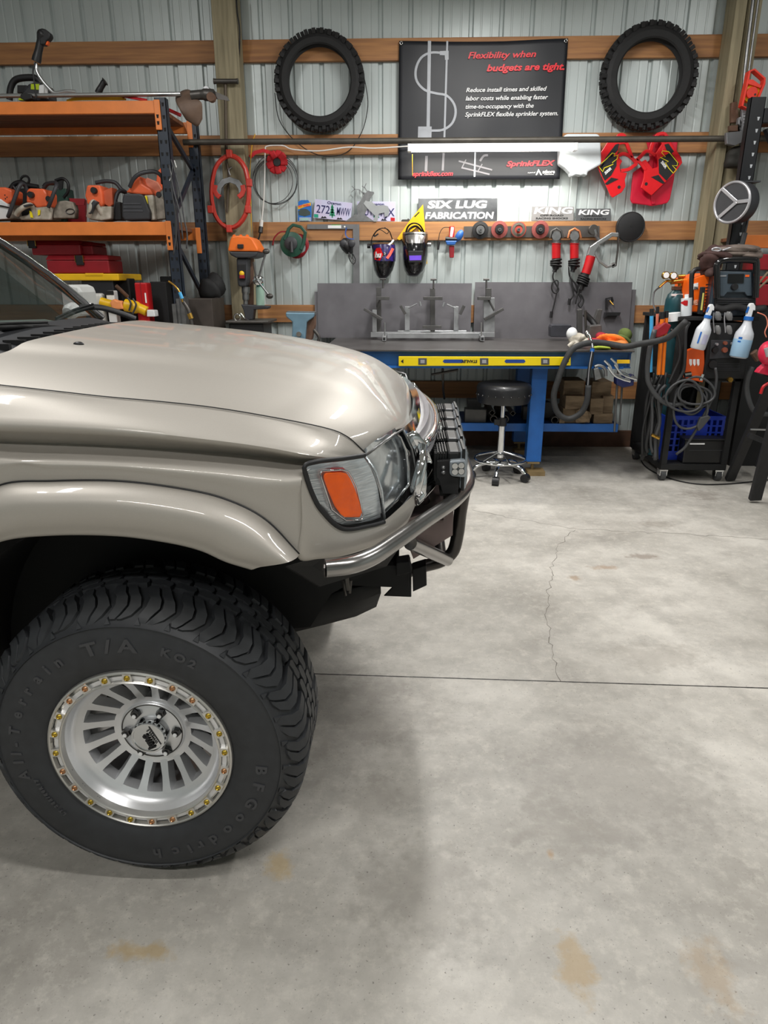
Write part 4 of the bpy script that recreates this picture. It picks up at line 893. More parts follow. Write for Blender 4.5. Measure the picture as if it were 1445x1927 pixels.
sign([(1084, 392.5), (1149, 392.5), (1149, 415.5), (1083, 415.5)], mat('sign_dark_grey', '6c6e70', .4, .5, .1), [('KING', 1087, 404, 9, 58, .0014)], 'small dark grey metal sign on the girt, right of the lighter one', m_letw, grp='small metal signs on the girt')
for s, x, y, w, x2 in (('OFF-ROAD', 1016, 407, 44, 1098), ('RACING SHOCKS', 1008, 412.5, 60, 1092)):
    for o_, xx, k in ((0, x, 1), (1, x2, .8)):
        root = [o for o in bpy.data.objects if o.name.startswith('metal_sign') and o.parent is None][1+o_]
        obj('lettering', MB().tx(s, xx, y+o_, 6.0555, 3.2, ext=.001, wpx=w*k, off=.0005), m_letk, root)
# ------------------------------------------------------------------ hung on or below the third girt
sq = thing('carpenter_square', 'large grey steel carpenter square with a white sticker hung below the license plates', 'square', q(668, 580, 6.03))
obj('blade', MB().pp([(578, 422), (676, 422), (677, 580), (665, 580), (664, 431), (578, 431)], 6.035, .004), mat('square_grey', '77787a', .5, .4, .15), sq)
obj('label_sticker', MB().pp([(617, 424), (642, 424), (642, 429.5), (617, 429.5)], 6.0335, .002), m_white, sq); obj('green_stripe', MB().pp([(624, 422.7), (640, 422.7), (640, 424), (624, 424)], 6.0335, .002), mat('stripe_green', '4aa030', .5), sq)
obj('label_sticker', disc(MB(), 648.5, 426.5, 1.7, 6.0335, .002), m_white, sq)
ss = thing('speed_square', 'yellow triangular speed square hung behind the chrome-browed welding helmet', 'square', q(800, 490, 6.03))
obj('triangle', MB().pp([(796, 384.5), (799, 420), (804, 496), (799, 498), (790, 470), (788, 440), (787, 425), (760, 448), (751, 452), (747, 449), (770, 416)], 6.036, .005), m_yellow, ss)
obj('slot', ribs([(780, 408), (789, 399)], 2, 6.0345, .002), m_letk, ss)
def helmet(rows, Y, m, label, extra):
    t = thing('welding_helmet', label, 'welding helmet', q(rows[-1][1], rows[-1][0], Y), 'welding helmets hung below the girt')
    obj('shell', shell(rows, Y, 20), m, t, smooth=60, solid=.004); extra(t); return t
HY = 6.0
def ex1(t):
    up = mat('helmet_purple_graphic', '3a2a78', .25, 0, .5, 30, coat=.5, col2='14142a')
    obj('graphic_wrap', shell([(461, 721, 22.3, .103), (468, 722, 22.6, .110), (480, 722.5, 22.2, .119), (492, 722.5, 21.7, .126)], HY, 20), up, t, smooth=60)
    hexa = [(717, 467), (709, 468), (704, 477), (706, 489), (716, 491), (722, 480)]
    def curved(mb):
        for p in mb.v:
            c = q(722, 480, HY); w = .096; k = max(-1, min(1, (p.x-c.x)/w)); p.y = HY-.126*sqrt(1-k*k)-.003+(p.y-HY)
        return mb
    g = [(704+.9*k, 0) for k in range(20)]
    obj('badge', curved(MB().pp(hexa, HY, .001)), m_redb, t)
    obj('badge_letters', curved(MB().tx('hu', 706, 485, HY-.002, 10, ext=.001, wpx=13, off=.003, shear=.2)), m_letw, t)
    obj('graphic_patch', curved(ribs([(729, 487), (734, 480), (740, 468)], 5, HY, .001)), mat('salmon', 'f06a5c', .4), t)
    obj('graphic_patch', curved(ribs([(732, 462), (737, 458), (741, 452)], 3, HY-.001, .001)), m_letw, t)
    obj('lens', MB().add([p for p in shell([(498, 721, 13, .118), (512, 721, 12, .108)], HY, 8).v], shell([(498, 721, 13, .118), (512, 721, 12, .108)], HY, 8).f), m_gloss, t, smooth=60)
    obj('headband', MB().tq([(698, 462, 5.98), (700, 448, 5.95), (707, 436, 5.93), (716, 430, 5.92), (726, 430, 5.92), (733, 436, 5.95), (738, 450, 5.98)], .0055, 6, flat=.5).tq([(712, 440, 5.93), (704, 445, 5.93), (706, 438, 5.93), (714, 432, 5.92), (722, 436, 5.92), (728, 440, 5.93), (731, 435, 5.93), (724, 428, 5.94)], .008, 6, flat=.35), m_black, t, smooth=60)
    obj('pivot_knob', MB().cyl(q(697, 463, HY), q(691, 463, HY), .018), m_black, t, smooth=60)
helmet([(457, 721, 20, .06), (461, 721, 22, .10), (480, 722, 22, .12), (495, 722, 21, .125), (508, 721.5, 18, .115), (518, 721, 13, .09), (523, 721, 9, .06), (525, 721, 4, .03)], HY, m_gloss, 'dark welding helmet with purple graphics and red hexagon badge, left of the pair', ex1)
def ex2(t):
    obj('chrome_brow', shell([(438, 781, 23.6, .09), (446, 781, 23.4, .112), (455, 781, 23.2, .124), (459, 781, 22.5, .130)], HY, 20), mat('brushed_brow', 'c8c6c4', .22, .9, .3, 30), t, smooth=60)
    c = q(781, 482, HY)
    obj('cartridge', MB().pp([(768, 472), (796, 472), (795, 494), (769, 494)], HY-.142, .03), m_black, t, bevel=.003)
    obj('filter_window', MB().pp([(770, 481), (793, 480.5), (792.5, 489.5), (770.5, 490)], HY-.1435, .002), mat('violet_filter', '7a52e0', .12, 0, .1, coat=.5), t)
    obj('headband', MB().tq([(763, 440, 5.97), (768, 426, 5.94), (778, 420, 5.92), (790, 424, 5.93), (799, 440, 5.97)], .012, 6, flat=.4).tq([(766, 440, 5.99), (772, 430, 6.0), (784, 426, 6.0), (796, 438, 5.99)], .01, 6, flat=.4), mat('padding_brown', '2a211c', .8), t, smooth=60)
    obj('pivot_knob', MB().cyl(q(805, 460, HY), q(811, 460, HY), .016), m_steel, t, smooth=60)
helmet([(437, 781, 23, .06), (441, 781, 24, .10), (460, 781, 24.5, .125), (480, 780.5, 24.2, .135), (498, 780, 22, .13), (510, 779, 18, .11), (518, 778, 12, .08), (521, 778, 5, .04)], HY, m_gloss, 'black welding helmet with chrome brow and violet window, right of the pair', ex2)
rsp = thing('respirator', 'dark half mask respirator with blue strap hung on the carpenter square', 'respirator', q(652, 495, 5.98))
obj('mask', shell([(448, 653, 7, .03), (454, 652, 12, .07), (463, 652, 13, .085), (471, 654, 10, .07), (478, 656, 4, .03)], 6.02, 14), m_black, rsp, smooth=60)
for (x, y) in ((646, 458), (661, 458)): obj('filter', disc(MB(), x, y, 7, 5.94, .03, prof=[(0, 0), (.8, .02), (1, .2), (1, .7), (0, .7)]), m_fan, rsp, smooth=50)
obj('strap', MB().tq([(652, 428), (650, 440), (655, 448), (666, 450)], .007, 6, Y=5.99, flat=.4), mat('strap_blue', '2a4a8a', .6), rsp, smooth=60)
obj('strap', MB().tq([(657, 474), (657, 486), (664, 497), (669, 490), (664, 478)], .006, 6, Y=5.99, flat=.4).tq([(656, 474), (661, 486), (668, 493)], .008, 6, Y=5.98, flat=.4), m_black, rsp, smooth=60)
rb = thing('sander', 'small red and blue sander hung by a thin wire right of the helmets', 'sander', q(850, 487, 5.98))
obj('body', MB().tq([(850, 427, 5.99), (850, 440, 5.98), (848, 452, 5.97)], [.022]*11, 12), m_red, rb, smooth=60)
obj('white_band', MB().tq([(851, 428, 5.975), (849, 446, 5.965)], .014, 10), m_white, rb)
obj('blue_cover', MB().sph(q(864, 444, 5.97), (.03, .03, .05), 14, 10, Matrix.Rotation(.5, 3, 'Y')), mat('tool_blue', '2a5fa8', .35), rb, smooth=180)
obj('base', MB().tq([(838, 449, 5.96), (864, 450, 5.96)], .014, 8), m_black, rb); obj('blue_skirt', MB().pp([(838, 453), (860, 453), (856, 461), (841, 461)], 5.94, .06), mat('tool_blue', '2a5fa8'), rb, bevel=.006)
obj('red_cup', MB().pp([(845, 462), (855, 462), (854, 485), (846, 485)], 5.96, .04), m_dred, rb, bevel=.005)
obj('wire', MB().tq([(846, 428), (834, 429), (827, 440), (825, 455)], .003, 5, Y=6.0).tq([(826, 455), (824, 470)], .01, 6, Y=6.0), m_black, rb, smooth=60)
# grinding discs on their bar
one('tool_bar', MB().pp([(873, 426), (1128, 425), (1128, 446), (873, 447)], 6.038, .008), mat('tool_bar_steel', '66625f', .4, .6, .3, 6), 'grey steel hanger bar screwed along the girt behind the grinding discs', 'tool bar')
for i, (x, y, r, m1, m2, lab) in enumerate(((904, 433, 15.5, m_rubber, m_steel, 'black wire cup disc, leftmost of the four discs on the hanger bar'), (940, 432, 15.5, mat('abrasive_red', '8c4540', .8, 0, .2, 60), m_black, 'reddish flap disc, second from left on the hanger bar'),
                                        (976, 432, 13.5, mat('stone_grey', '5c554c', .8, 0, .2, 60), mat('edge_red', 'b03a2c', .6), 'grey grinding disc with thin red rim, third on the hanger bar'), (1017, 432, 16, mat('abrasive_red', '8c4540'), m_black, 'large reddish flap disc, rightmost of the four on the hanger bar'))):
    t = thing('grinding_disc', lab, 'disc', q(x, y+r, 5.97), 'grinding discs on the hanger bar')
    obj('disc', disc(MB(), x, y, r, 5.985, .03, 28, [(0, .1), (.5, .1), (.62, 0), (1, .1), (1, .35), (0, .35)]), m1, t, smooth=30)
    obj('backing', disc(MB(), x, y, r*.52 if i != 2 else r*1.06, 5.975 if i != 2 else 5.99, .01, 24), m2, t)
    obj('arbor_nut', disc(MB(), x+.5, y, 3.2, 5.94, .1, 12), m_steel, t); obj('bore', disc(MB(), x+.5, y, 1.5, 5.9385, .001, 10), m_letk, t)
# angle grinders
def grinder(x, y, label, cord, dx=0):
    t = thing('angle_grinder', label, 'angle grinder', q(x, y+85, 5.98), 'red angle grinders hung on the hanger bar')
    obj('gear_head', MB().tq([(x, y-2, 5.97), (x, y+20, 5.97)], .034, 12).cyl(q(x, y+6, 5.93), q(x, y+6, 6.02), .035), m_steel, t, smooth=40)
    obj('guard', MB().tube(ql([(x-12, y+10), (x-9, y-3), (x, y-8), (x+9, y-3), (x+12, y+10)], 5.96), .010, 8), m_dsteel if dx == 0 else mat('guard_copper', 'c07850', .4, .6), t, smooth=60)
    obj('body', MB().tq([(x, y+20, 5.97), (x-.5, y+26, 5.97), (x-.5, y+48, 5.97)], [.040]*2+[.035]*9, 16), m_red, t, smooth=50)
    obj('rear_grip', MB().tq([(x-.5, y+48, 5.97), (x-1, y+62, 5.97), (x-4, y+74, 5.97)], [.034]*4+[.028]*4+[.018]*3, 12), m_black, t, smooth=50)
    w = MB()
    for k in range(3): c = q(x-1, y+52+k*5, 5.97); w.torus(c, (.15*(k-1), .1, 1), .042, .007, 20, 6)
    obj('cord_wrap', w, m_cable, t, smooth=180)
    obj('power_cord', MB().tq(cord, .006, 6, 5, Y=5.955), m_cable, t, smooth=180)
    c = cord[-1]; obj('plug', MB().tq([(c[0], c[1]-4), (c[0]-1.5, c[1]+8)], .012, 8, Y=5.95), m_black, t)
grinder(1047, 438, 'red angle grinder with silver head, left of the hanging pair', [(1043, 508), (1040, 522), (1046, 535), (1051, 545), (1044, 552), (1038, 543), (1041, 530), (1050, 530), (1047, 552), (1042, 575), (1038, 590)])
grinder(1081, 438, 'red angle grinder with copper coloured guard, right of the hanging pair', [(1070, 500), (1072, 520), (1083, 535), (1086, 550), (1078, 540), (1074, 520), (1079, 550), (1076, 560), (1072, 566)], 1)
ps = thing('band_file_sander', 'red belt sander with polished metal arms hung beside the grinders', 'belt sander', q(1100, 590, 5.97))
obj('body', MB().tq([(1112, 482, 5.95), (1107, 500, 5.95), (1102, 515, 5.95)], .038, 14), m_red, ps, smooth=50); obj('rear_grip', MB().tq([(1101, 514, 5.95), (1097, 530, 5.95), (1092, 545, 5.95)], [.036]*5+[.024]*6, 12), m_black, ps, smooth=50)
am = MB(); rib(am, [(1108, 482), (1112, 468), (1122, 460), (1140, 449), (1152, 441), (1164, 442)], 8, 5.93, .03); rib(am, [(1118, 470), (1130, 492), (1143, 502), (1158, 498)], 6, 5.93, .025); am.pp([(1106, 480), (1110, 464), (1122, 456), (1128, 462), (1120, 474), (1118, 484)], 5.92, .05)
obj('arm', am, m_alu, ps, bevel=.005); obj('belt', ribs([(1164, 440), (1163, 470), (1159, 500), (1153, 503)], 2.5, 5.935, .02), m_dsteel, ps)
obj('roller', disc(MB(), 1155, 498, 4, 5.93, .03), m_alu, ps); obj('handle', MB().tq([(1118, 432, 5.95), (1123, 445, 5.95), (1132, 458, 5.95)], [.022]*5+[.014]*6, 10), m_steel, ps, smooth=50); obj('handle_knob', disc(MB(), 1117, 432, 9, 5.93, .04), m_dsteel, ps)
w = MB()
for k in range(4): w.torus(q(1099-k*1.3, 522+k*4, 5.95), (.4, .1, .9), .045, .007, 20, 6)
obj('cord_wrap', w, m_cable, ps, smooth=180)
obj('power_cord', MB().tq([(1094, 535), (1088, 550), (1093, 562), (1088, 572), (1092, 578), (1098, 566), (1092, 552)], .006, 6, 5, Y=5.93).tq([(1091, 540), (1085, 560), (1083, 572)], .006, 6, 5, Y=5.93), m_cable, ps, smooth=180)
bd = thing('backing_pad', 'large round black pad hung at the right end of the tool row', 'pad', q(1187, 454, 5.96))
obj('pad', disc(MB(), 1187, 427, 27, 5.96, .03, 36), mat('pad_black', '141416', .5, 0, .1), bd, smooth=40); obj('bore', disc(MB(), 1189, 425, 3, 5.958, .002, 6), m_letk, bd); obj('rim', MB().torus(q(1187, 427, 5.962), (0, 1, 0), .108, .004, 36, 6), m_black, bd, smooth=180)
for k in range(0): pass
# ------------------------------------------------------------------ around the left post
pc = thing('hinged_pipe_cutter', 'large oval red hinged pipe cutter hung in front of the left post', 'pipe cutter', q(433, 434, 5.83))
E1 = [(433+37*cos(t)*(1 if abs(cos(t)) < .9 else .96), 361-68*sin(t)) for t in [2*pi*k/28 for k in range(28)]]
obj('frame', MB().tube(ql(E1, 5.83), .021, 8, closed=True, flat=.8), mat('cutter_red', 'c23a2e', .4, 0, .15), pc, smooth=40)
for (x, y) in ((433, 291), (433, 431), (398, 395), (468, 395), (470, 345)): obj('joint', MB().box(*[c for c in (q(x, y, 5.85).x-.022, q(x, y, 5.85).x+.022, 5.805, 5.85, q(x, y, 5.86).z-.028, q(x, y, 5.86).z+.028)]), mat('cutter_red', 'c23a2e'), pc, bevel=.006)
obj('inner_yoke', ribs([(410, 365), (412, 352), (420, 342), (432, 338), (446, 343), (453, 353), (455, 362)], 11, 5.82, .02), m_steel, pc, bevel=.002)
for s, x in ((-1, 405), (1, 456)): obj('jaw', ribs([(x, 348), (x+s*2, 358), (x-s*2, 366), (x-s*8, 371)], 9, 5.815, .03), mat('cutter_red', 'c23a2e'), pc, bevel=.004)
obj('hook', MB().tq([(433, 330, 5.86), (430, 320, 5.86), (436, 314, 5.87)], .006, 6), m_steel, pc)
th = thing('t_handle_rod', 'brown steel T shaped rod hung on the left post above the red pipe cutter', 'rod', q(425, 300, 5.87))
obj('handle', MB().tube(ql([(402, 153), (408, 153), (443, 153), (448, 153)], 5.86), [.020, .017, .017, .020], 12), m_dsteel, th, smooth=50)
obj('rod', MB().tq([(424, 156, 5.875), (426, 300, 5.875)], .012, 10).tq([(426, 300, 5.875), (430, 335, 5.88), (427, 400, 5.885)], .009, 8), mat('rod_brown', '5a5044', .5, .5), th, smooth=60)
co = thing('cable_coil', 'coil of thin grey wire cable hung right of the red pipe cutter', 'cable coil', q(520, 395, 6.03))
rnd = random.Random(5)
for k in range(4):
    cx, cy, r = 517+rnd.uniform(-4, 4), 335+rnd.uniform(-3, 3)+k*2, 42-k*1.5
    obj('loop', MB().tube(ql([(cx+r*cos(t), cy+r*1.12*sin(t)) for t in [2*pi*j/36 for j in range(36)]], 6.03-.003*k), .003, 5, closed=True), mat('wire_grey', '4d4f50', .4, .4), co, smooth=180)
rs = thing('red_strap_roll', 'rolled red lifting strap hung over the grey wire coil', 'strap', q(523, 334, 5.99))
m_strap = mat('strap_red', 'c41a24', .65, 0, .3, 20)
for k in range(9):
    a = 2*pi*k/9; c = q(521+13*cos(a), 305+15*sin(a), 5.99); e = V((cos(a), 0, -sin(a)))
    obj('fold', MB().bar(c-e*.03+V((0, .012*(k % 2), 0)), c+e*.03+V((0, .012*(k % 2), 0)), .05, .03, up=(0, 1, 0)), m_strap, rs, bevel=.01)
obj('tail', ribs([(470, 296), (480, 287), (495, 283), (512, 288)], 7, 5.985, .004), m_strap, rs)
obj('core', disc(MB(), 521, 305, 7, 5.97, .03), m_black, rs)
yc_ = thing('extension_cord', 'yellow cord hanging in two strands beside the red pipe cutter', 'cord', q(471, 450, 5.99))
obj('strand', MB().tq([(459, 255), (463, 290), (466, 330), (470, 380), (468, 448)], .0038, 5, Y=5.99), m_ycable, yc_, smooth=180); obj('strand', MB().tq([(480, 252), (474, 275), (470, 330), (472, 380), (473, 448)], .0038, 5, Y=5.985), m_ycable, yc_, smooth=180)
one('conduit_cable', MB().tq([(444, -20, 5.895), (446, 20, 5.895), (451, 60, 5.90), (450, 120, 5.94), (452, 165, 6.0)], .006, 6), m_cable, 'black cable running down the right edge of the left post', 'cable', smooth=180)
tl = thing('tire_hanging_wire', 'thin dark wire loop hanging around the left knobby tire', 'wire', q(670, 290, 6.04))
obj('loop', MB().tq([(517, 175), (525, 225), (555, 265), (600, 292), (650, 288), (680, 250), (692, 200), (688, 160), (683, 140)], .0035, 5, Y=6.03), m_cable, tl, smooth=180)
# ------------------------------------------------------------------ green cord reel
gr_ = thing('cord_reel', 'green hand cord reel with a red cord hung below the coil of wire', 'cord reel', q(552, 482, 5.98))
obj('frame', disc(MB(), 549, 460, 22, 5.965, .03, 28), m_green, gr_, smooth=40)
obj('handle', ribs([(535, 452), (543, 430), (551, 423), (566, 427), (574, 437), (571, 458), (566, 470)], 6, 5.955, .03), m_green, gr_, bevel=.005)
obj('crank_hub', disc(MB(), 547, 458, 12, 5.95, .02, 24), m_fan, gr_, smooth=40); obj('crank', MB().tq([(548, 455, 5.945), (549, 475, 5.935)], .014, 8), m_fan, gr_)
w = MB()
for k in range(5): c = q(563-k*1.5, 460+k*1.0, 6.0); w.torus(c, (.1, 1, .05*k), .075+.003*k, .0075, 28, 6)
obj('red_cord', w, m_dred, gr_, smooth=180); obj('loose_end', MB().tq([(540, 436, 5.98), (527, 437, 5.98), (516, 448, 5.98), (513, 462, 5.98)], .009, 6, flat=.5), m_dred, gr_, smooth=180)
# ------------------------------------------------------------------ steel plates leaning at the back of the bench
BZ = .95
def leaning(pxs, top, label, Y=6.02, n='steel_plate'):
    a, b = q(pxs[0], top, Y), q(pxs[1], top, Y)
    return one(n, MB().prism([V((a.x, Y-.05, BZ)), V((b.x, Y-.05, BZ)), V((b.x, Y, a.z)), V((a.x, Y, a.z))], (0, .008, 0)), m_plate, label, 'steel plate', 'steel plates leaning behind the workbench')
leaning((597, 888), 533, 'left grey steel plate leaning against the wall behind the workbench')
leaning((894, 1190), 531, 'right grey steel plate leaning against the wall behind the workbench', 6.015)
leaning((1100, 1197), 545, 'rearmost steel plate showing a narrow strip beyond the right plate', 6.036)
leaning((592, 640), 549, 'shorter steel plate peeking out left of the left plate', 6.036)
# ------------------------------------------------------------------ workbench
bx0, bx1 = q(605, 660, 4.95).x, q(1188, 660, 4.95).x
wb_ = thing('workbench', 'steel topped workbench with bright blue channel frame and shelf', 'workbench', V(((bx0+bx1)/2, 5.5, 0)))
obj('top_plate', MB().box(bx0, bx1+.02, 4.94, 6.03, BZ-.012, BZ), mat('bench_top_steel', '6e6b6a', .34, .6, .25, 4, col2='575351'), wb_, bevel=.002)
def chan(mb, x0, x1, y, z0, z1, d=.05, t=.008): return mb.box(x0, x1, y, y+t, z0+t, z1-t).box(x0, x1, y-d*.35, y+d, z1-t, z1).box(x0, x1, y-d*.35, y+d, z0, z0+t)
az = q(900, 692, 4.96).z
obj('apron', chan(MB(), bx0, bx1+.01, 4.975, az, BZ-.013), mat('apron_blue', '1f5288', .35, 0, .15), wb_, bevel=.001)
obj('apron_flange', MB().box(bx0, bx1-.04, 4.955, 4.962, az-.004, az+.012), m_blue, wb_)
obj('side_rail', MB().box(bx1-.01, bx1, 4.97, 5.95, az, BZ-.014).box(bx0, bx0+.01, 4.97, 5.95, az, BZ-.014), m_dblue, wb_)
l0, l1 = q(999, 735, 5.1).x, q(1028, 735, 5.1).x
for (xa, xb, y) in ((l0, l1, 5.10), (l0, l1, 5.78), (bx0+.05, bx0+.17, 5.02), (bx0+.05, bx0+.17, 5.78)):
    L = obj('leg', MB().box(xa, xb, y, y+.10, .10, az), m_blue, wb_, bevel=.004)
    obj('foot_plate', MB().box(xa+.01, xb-.01, y+.0, y+.09, .085, .1).cyl(((xa+xb)/2, y+.04, .03), ((xa+xb)/2, y+.04, .09), .012).box(xa+.01, xb+.03, y-.04, y+.08, 0, .035), mat('foot_brown', '8a7550', .6, 0, .2), L)
sz = q(1100, 812, 5.3).z; sz1 = q(1100, 797, 5.3).z
sx1 = q(1160, 800, 5.3).x
obj('shelf', MB().box(bx0+.06, sx1, 5.3, 5.85, sz+.01, sz1-.01), m_dblue, wb_); obj('shelf_rail', MB().box(bx0+.06, sx1, 5.285, 5.3, sz, sz1).box(sx1, sx1+.01, 5.285, 5.85, sz, sz1), m_blue, wb_, bevel=.002)
# level on the apron
lv = thing('spirit_level', 'long yellow spirit level held against the front of the blue workbench', 'level', q(912, 689, 4.945))
obj('beam', MB().pp([(750, 671), (1074, 672), (1074, 688), (750, 689)], 4.925, .03), m_lyel, lv, bevel=.003)
for x in (795, 911, 1026): obj('vial', MB().pp([(x-8, 674), (x+8, 674), (x+8, 686.5), (x-8, 686.5)], 4.922, .034), mat('vial_grey', '4a4a4c', .4), lv, bevel=.003); obj('vial_glass', MB().pp([(x-4, 677), (x+4, 677), (x+4, 683.5), (x-4, 683.5)], 4.9205, .003), m_silverp, lv)
for x in (853, 969): obj('hand_hole', MB().pp([(x-20+3, 676.5), (x+17, 676.5), (x+20, 680), (x+17, 683), (x-17, 683), (x-20, 680)], 4.9235, .002), mat('slot_blue', '1d3f86', .4), lv)
obj('lettering', MB().tx('STANLEY', 900, 677.5, 4.9235, 5, ext=.001, wpx=-22, off=.001) if False else MB().text('STANLEY', q(898, 677.5, 4.924), .027, (-1, 0, 0), (0, 0, -1), .001, off=.001), m_letk, lv)
for x, s in ((754, 1), (1071, -1)): obj('end_mark', MB().pp([(x, 680), (x+5*s, 676), (x+5*s, 684)], 4.9235, .002), m_letk, lv)
# ------------------------------------------------------------------ welding fixture on the bench
fx = thing('welding_fixture', 'bare steel welding jig with clamps and angled plates standing on the workbench', 'jig', V((q(814, 636, 5.75).x, 5.75, BZ)))
J = lambda u, v: (660+u/4.817, 500+v/4.817)
m_j = mat('fixture_steel', 'a2a4a6', .38, .5, .25, 12); m_jd = mat('fixture_dark', '5c5b5a', .45, .5, .25, 12)
def jb(u0, v0, u1, v1, Y, t, m, nm): return obj(nm, MB().pp([J(u0, v0), J(u1, v0), J(u1, v1), J(u0, v1)], Y, t), m, fx, bevel=.002)
zb_ = 632
jb(180, 603, 1305, 648, 5.80, .05, m_j, 'base_rail'); jb(330, 612, 1165, 658, 5.70, .05, m_j, 'base_rail'); jb(425, 588, 1048, 606, 5.86, .04, m_alu, 'cross_bar')
jb(285, 640, 320, 684, 5.60, .2, m_j, 'foot_tube'); jb(1175, 640, 1212, 684, 5.60, .2, m_j, 'foot_tube')
jb(292, 652, 312, 676, 5.598, .003, m_letk, 'tube_bore'); jb(1182, 652, 1204, 676, 5.598, .003, m_letk, 'tube_bore')
for u, w_, v, Y in ((252, 22, 195, 5.84), (742, 22, 205, 5.86), (1250, 25, 205, 5.84)):
    jb(u-w_, v, u+w_, 602, Y, .045, m_jd, 'upright')
for u in (225, 1290): jb(u-30 if u < 500 else u-85, 400 if u < 500 else 290, u+10 if u < 500 else u+15, 602, 5.80, .04, m_j, 'upright')
for u in (512, 955): jb(u-22, 370, u+22, 586, 5.84, .045, m_j, 'upright')
for a, b, u0, u1 in (((118, 392), (285, 488), 0, 0), ((1212, 488), (1385, 392), 0, 0), ((450, 362), (495, 440), 0, 0), ((1030, 362), (992, 442), 0, 0)):
    obj('angled_plate', ribs([J(*a), J(*b)], 5.0, 5.76, .05), m_jd, fx, bevel=.002)
for u0, u1, v in ((230, 348, 297), (658, 832, 297), (1152, 1270, 297), (650, 822, 558)): jb(u0, v-15, u1, v+14, 5.75, .05, m_jd, 'cross_plate')
for u, v0, v1 in ((292, 122, 205), (750, 125, 205), (1228, 125, 205)): obj('clamp_screw', MB().tq([(*J(u, v0), 5.86), (*J(u, v1), 5.86)], .007, 8).tq([(*J(u-27, v0), 5.86), (*J(u+27, v0), 5.86)], .008, 8), m_jd, fx, smooth=60)
for a, b, c in (((520, 385), (600, 345), (625, 340)), ((950, 385), (870, 350), (850, 345))): obj('toggle_arm', MB().tq([(*J(*a), 5.80), (*J(*b), 5.78)], .006, 8).tq([(J(*c)[0], J(*c)[1]-3, 5.78), (J(*c)[0]+(2 if c[0] < 700 else -3), J(*c)[1]+5, 5.78)], .009, 8), m_j, fx)
for u, v0, v1 in ((308, 515, 645), (1183, 515, 645)): obj('stud', MB().tq([(*J(u, v0), 5.62), (*J(u, v1), 5.62)], .006, 8), m_alu, fx)
obj('brace', MB().tq([(*J(265, 310), 5.80), (*J(235, 370), 5.82)], .006, 8).tq([(*J(1240, 290), 5.80), (*J(1300, 405), 5.80)], .008, 8), m_jd, fx)
# ------------------------------------------------------------------ stool
sc = V((q(948, 738, 5.0).x, 5.0, 0))
st = thing('swivel_stool', 'black padded swivel stool with chrome foot ring under the workbench', 'stool', sc)
zt_, zb2 = q(948, 720, 5.0).z, q(948, 756, 5.0).z
obj('seat', MB().lathe([(0, zt_), (.16, zt_), (.188, zt_-.01), (.198, zt_-.035), (.195, zb2+.03), (.185, zb2), (0, zb2)], sc, (0, 0, 1), 40), mat('black_vinyl', '17181b', .4, 0, .1, coat=.1), st, smooth=50)
sb = MB()
for k in range(22): a = 2*pi*k/22; sb.sph(sc+V((.195*cos(a), .195*sin(a), (zt_+zb2)/2-.01)), .008, 8, 6)
obj('seat_buttons', sb, m_gloss, st, smooth=180)['kind'] = 'stuff'
obj('gas_post', MB().cyl(sc+V((0, 0, .42)), sc+V((0, 0, zb2)), .016).cyl(sc+V((0, 0, .16)), sc+V((0, 0, .44)), .026), m_chrome, st, smooth=40); obj('height_knob', MB().cyl(sc+V((0, 0, .40)), sc+V((0, 0, .46)), .034).box(sc.x-.06, sc.x-.02, sc.y-.03, sc.y, .41, .45), m_black, st, smooth=40)
obj('foot_ring', MB().torus(sc+V((0, 0, .15)), (0, 0, 1), .19, .010, 48, 10), m_chrome, st, smooth=180)
for k in range(5):
    a = 2*pi*k/5-pi/2-.25; e = V((cos(a), sin(a), 0))
    L = obj('base_arm', MB().tube(cr([sc+V((0, 0, .12)), sc+e*.08+V((0, 0, .12)), sc+e*.16+V((0, 0, .10)), sc+e*.205+V((0, 0, .06))], 4), .015, 10), m_chrome, st, smooth=60)
    c = sc+e*.21+V((0, 0, .032)); t = V((-e.y, e.x, 0)); obj('caster', MB().cyl(c-t*.024, c+t*.024, .031, n=20), m_black, L, smooth=40)
for k in range(5): a = 2*pi*k/5; e = V((cos(a), sin(a), 0)); obj('ring_spoke', MB().cyl(sc+V((0, 0, .21)), sc+e*.186+V((0, 0, .15)), .006), m_chrome, st, smooth=60)
# ------------------------------------------------------------------ stock on the bench shelf
SZ = sz1-.01
def stock(x, y, r, kind, label, Yf=5.32):
    c = q(x, y, Yf); rr = r*4.9/1285; c.z = max(c.z, SZ+rr+.002)
    t = MB()
    if kind == 'r':
        n = 18; t.ring([c+V((rr*cos(a), 0, rr*sin(a))) for a in [2*pi*k/n for k in range(n)]], [c+V((rr*.8*cos(a), 0, rr*.8*sin(a))) for a in [2*pi*k/n for k in range(n)]], (0, .5, 0))
    else:
        t.ring([c+V((rr*cos(a), 0, rr*sin(a))) for a in [pi/2*k+kind for k in range(4)]], [c+V((rr*.78*cos(a), 0, rr*.78*sin(a))) for a in [pi/2*k+kind for k in range(4)]], (0, .5, 0))
    return one('steel_tube', t, m_dsteel, label, 'steel tube', 'tube offcuts on the bench shelf')
stock(926, 777, 7, .05, 'square steel tube end left of the stool post on the blue shelf'); stock(965, 778, 6, .1, 'square steel tube end right of the stool post on the blue shelf')
stock(929, 789, 7.5, 'r', 'round steel tube end low beside the stool post'); stock(950, 789, 8, 'r', 'round steel tube end right beside the stool post'); stock(1044, 793, 7.5, 'r', 'round tube end behind the right bench leg')
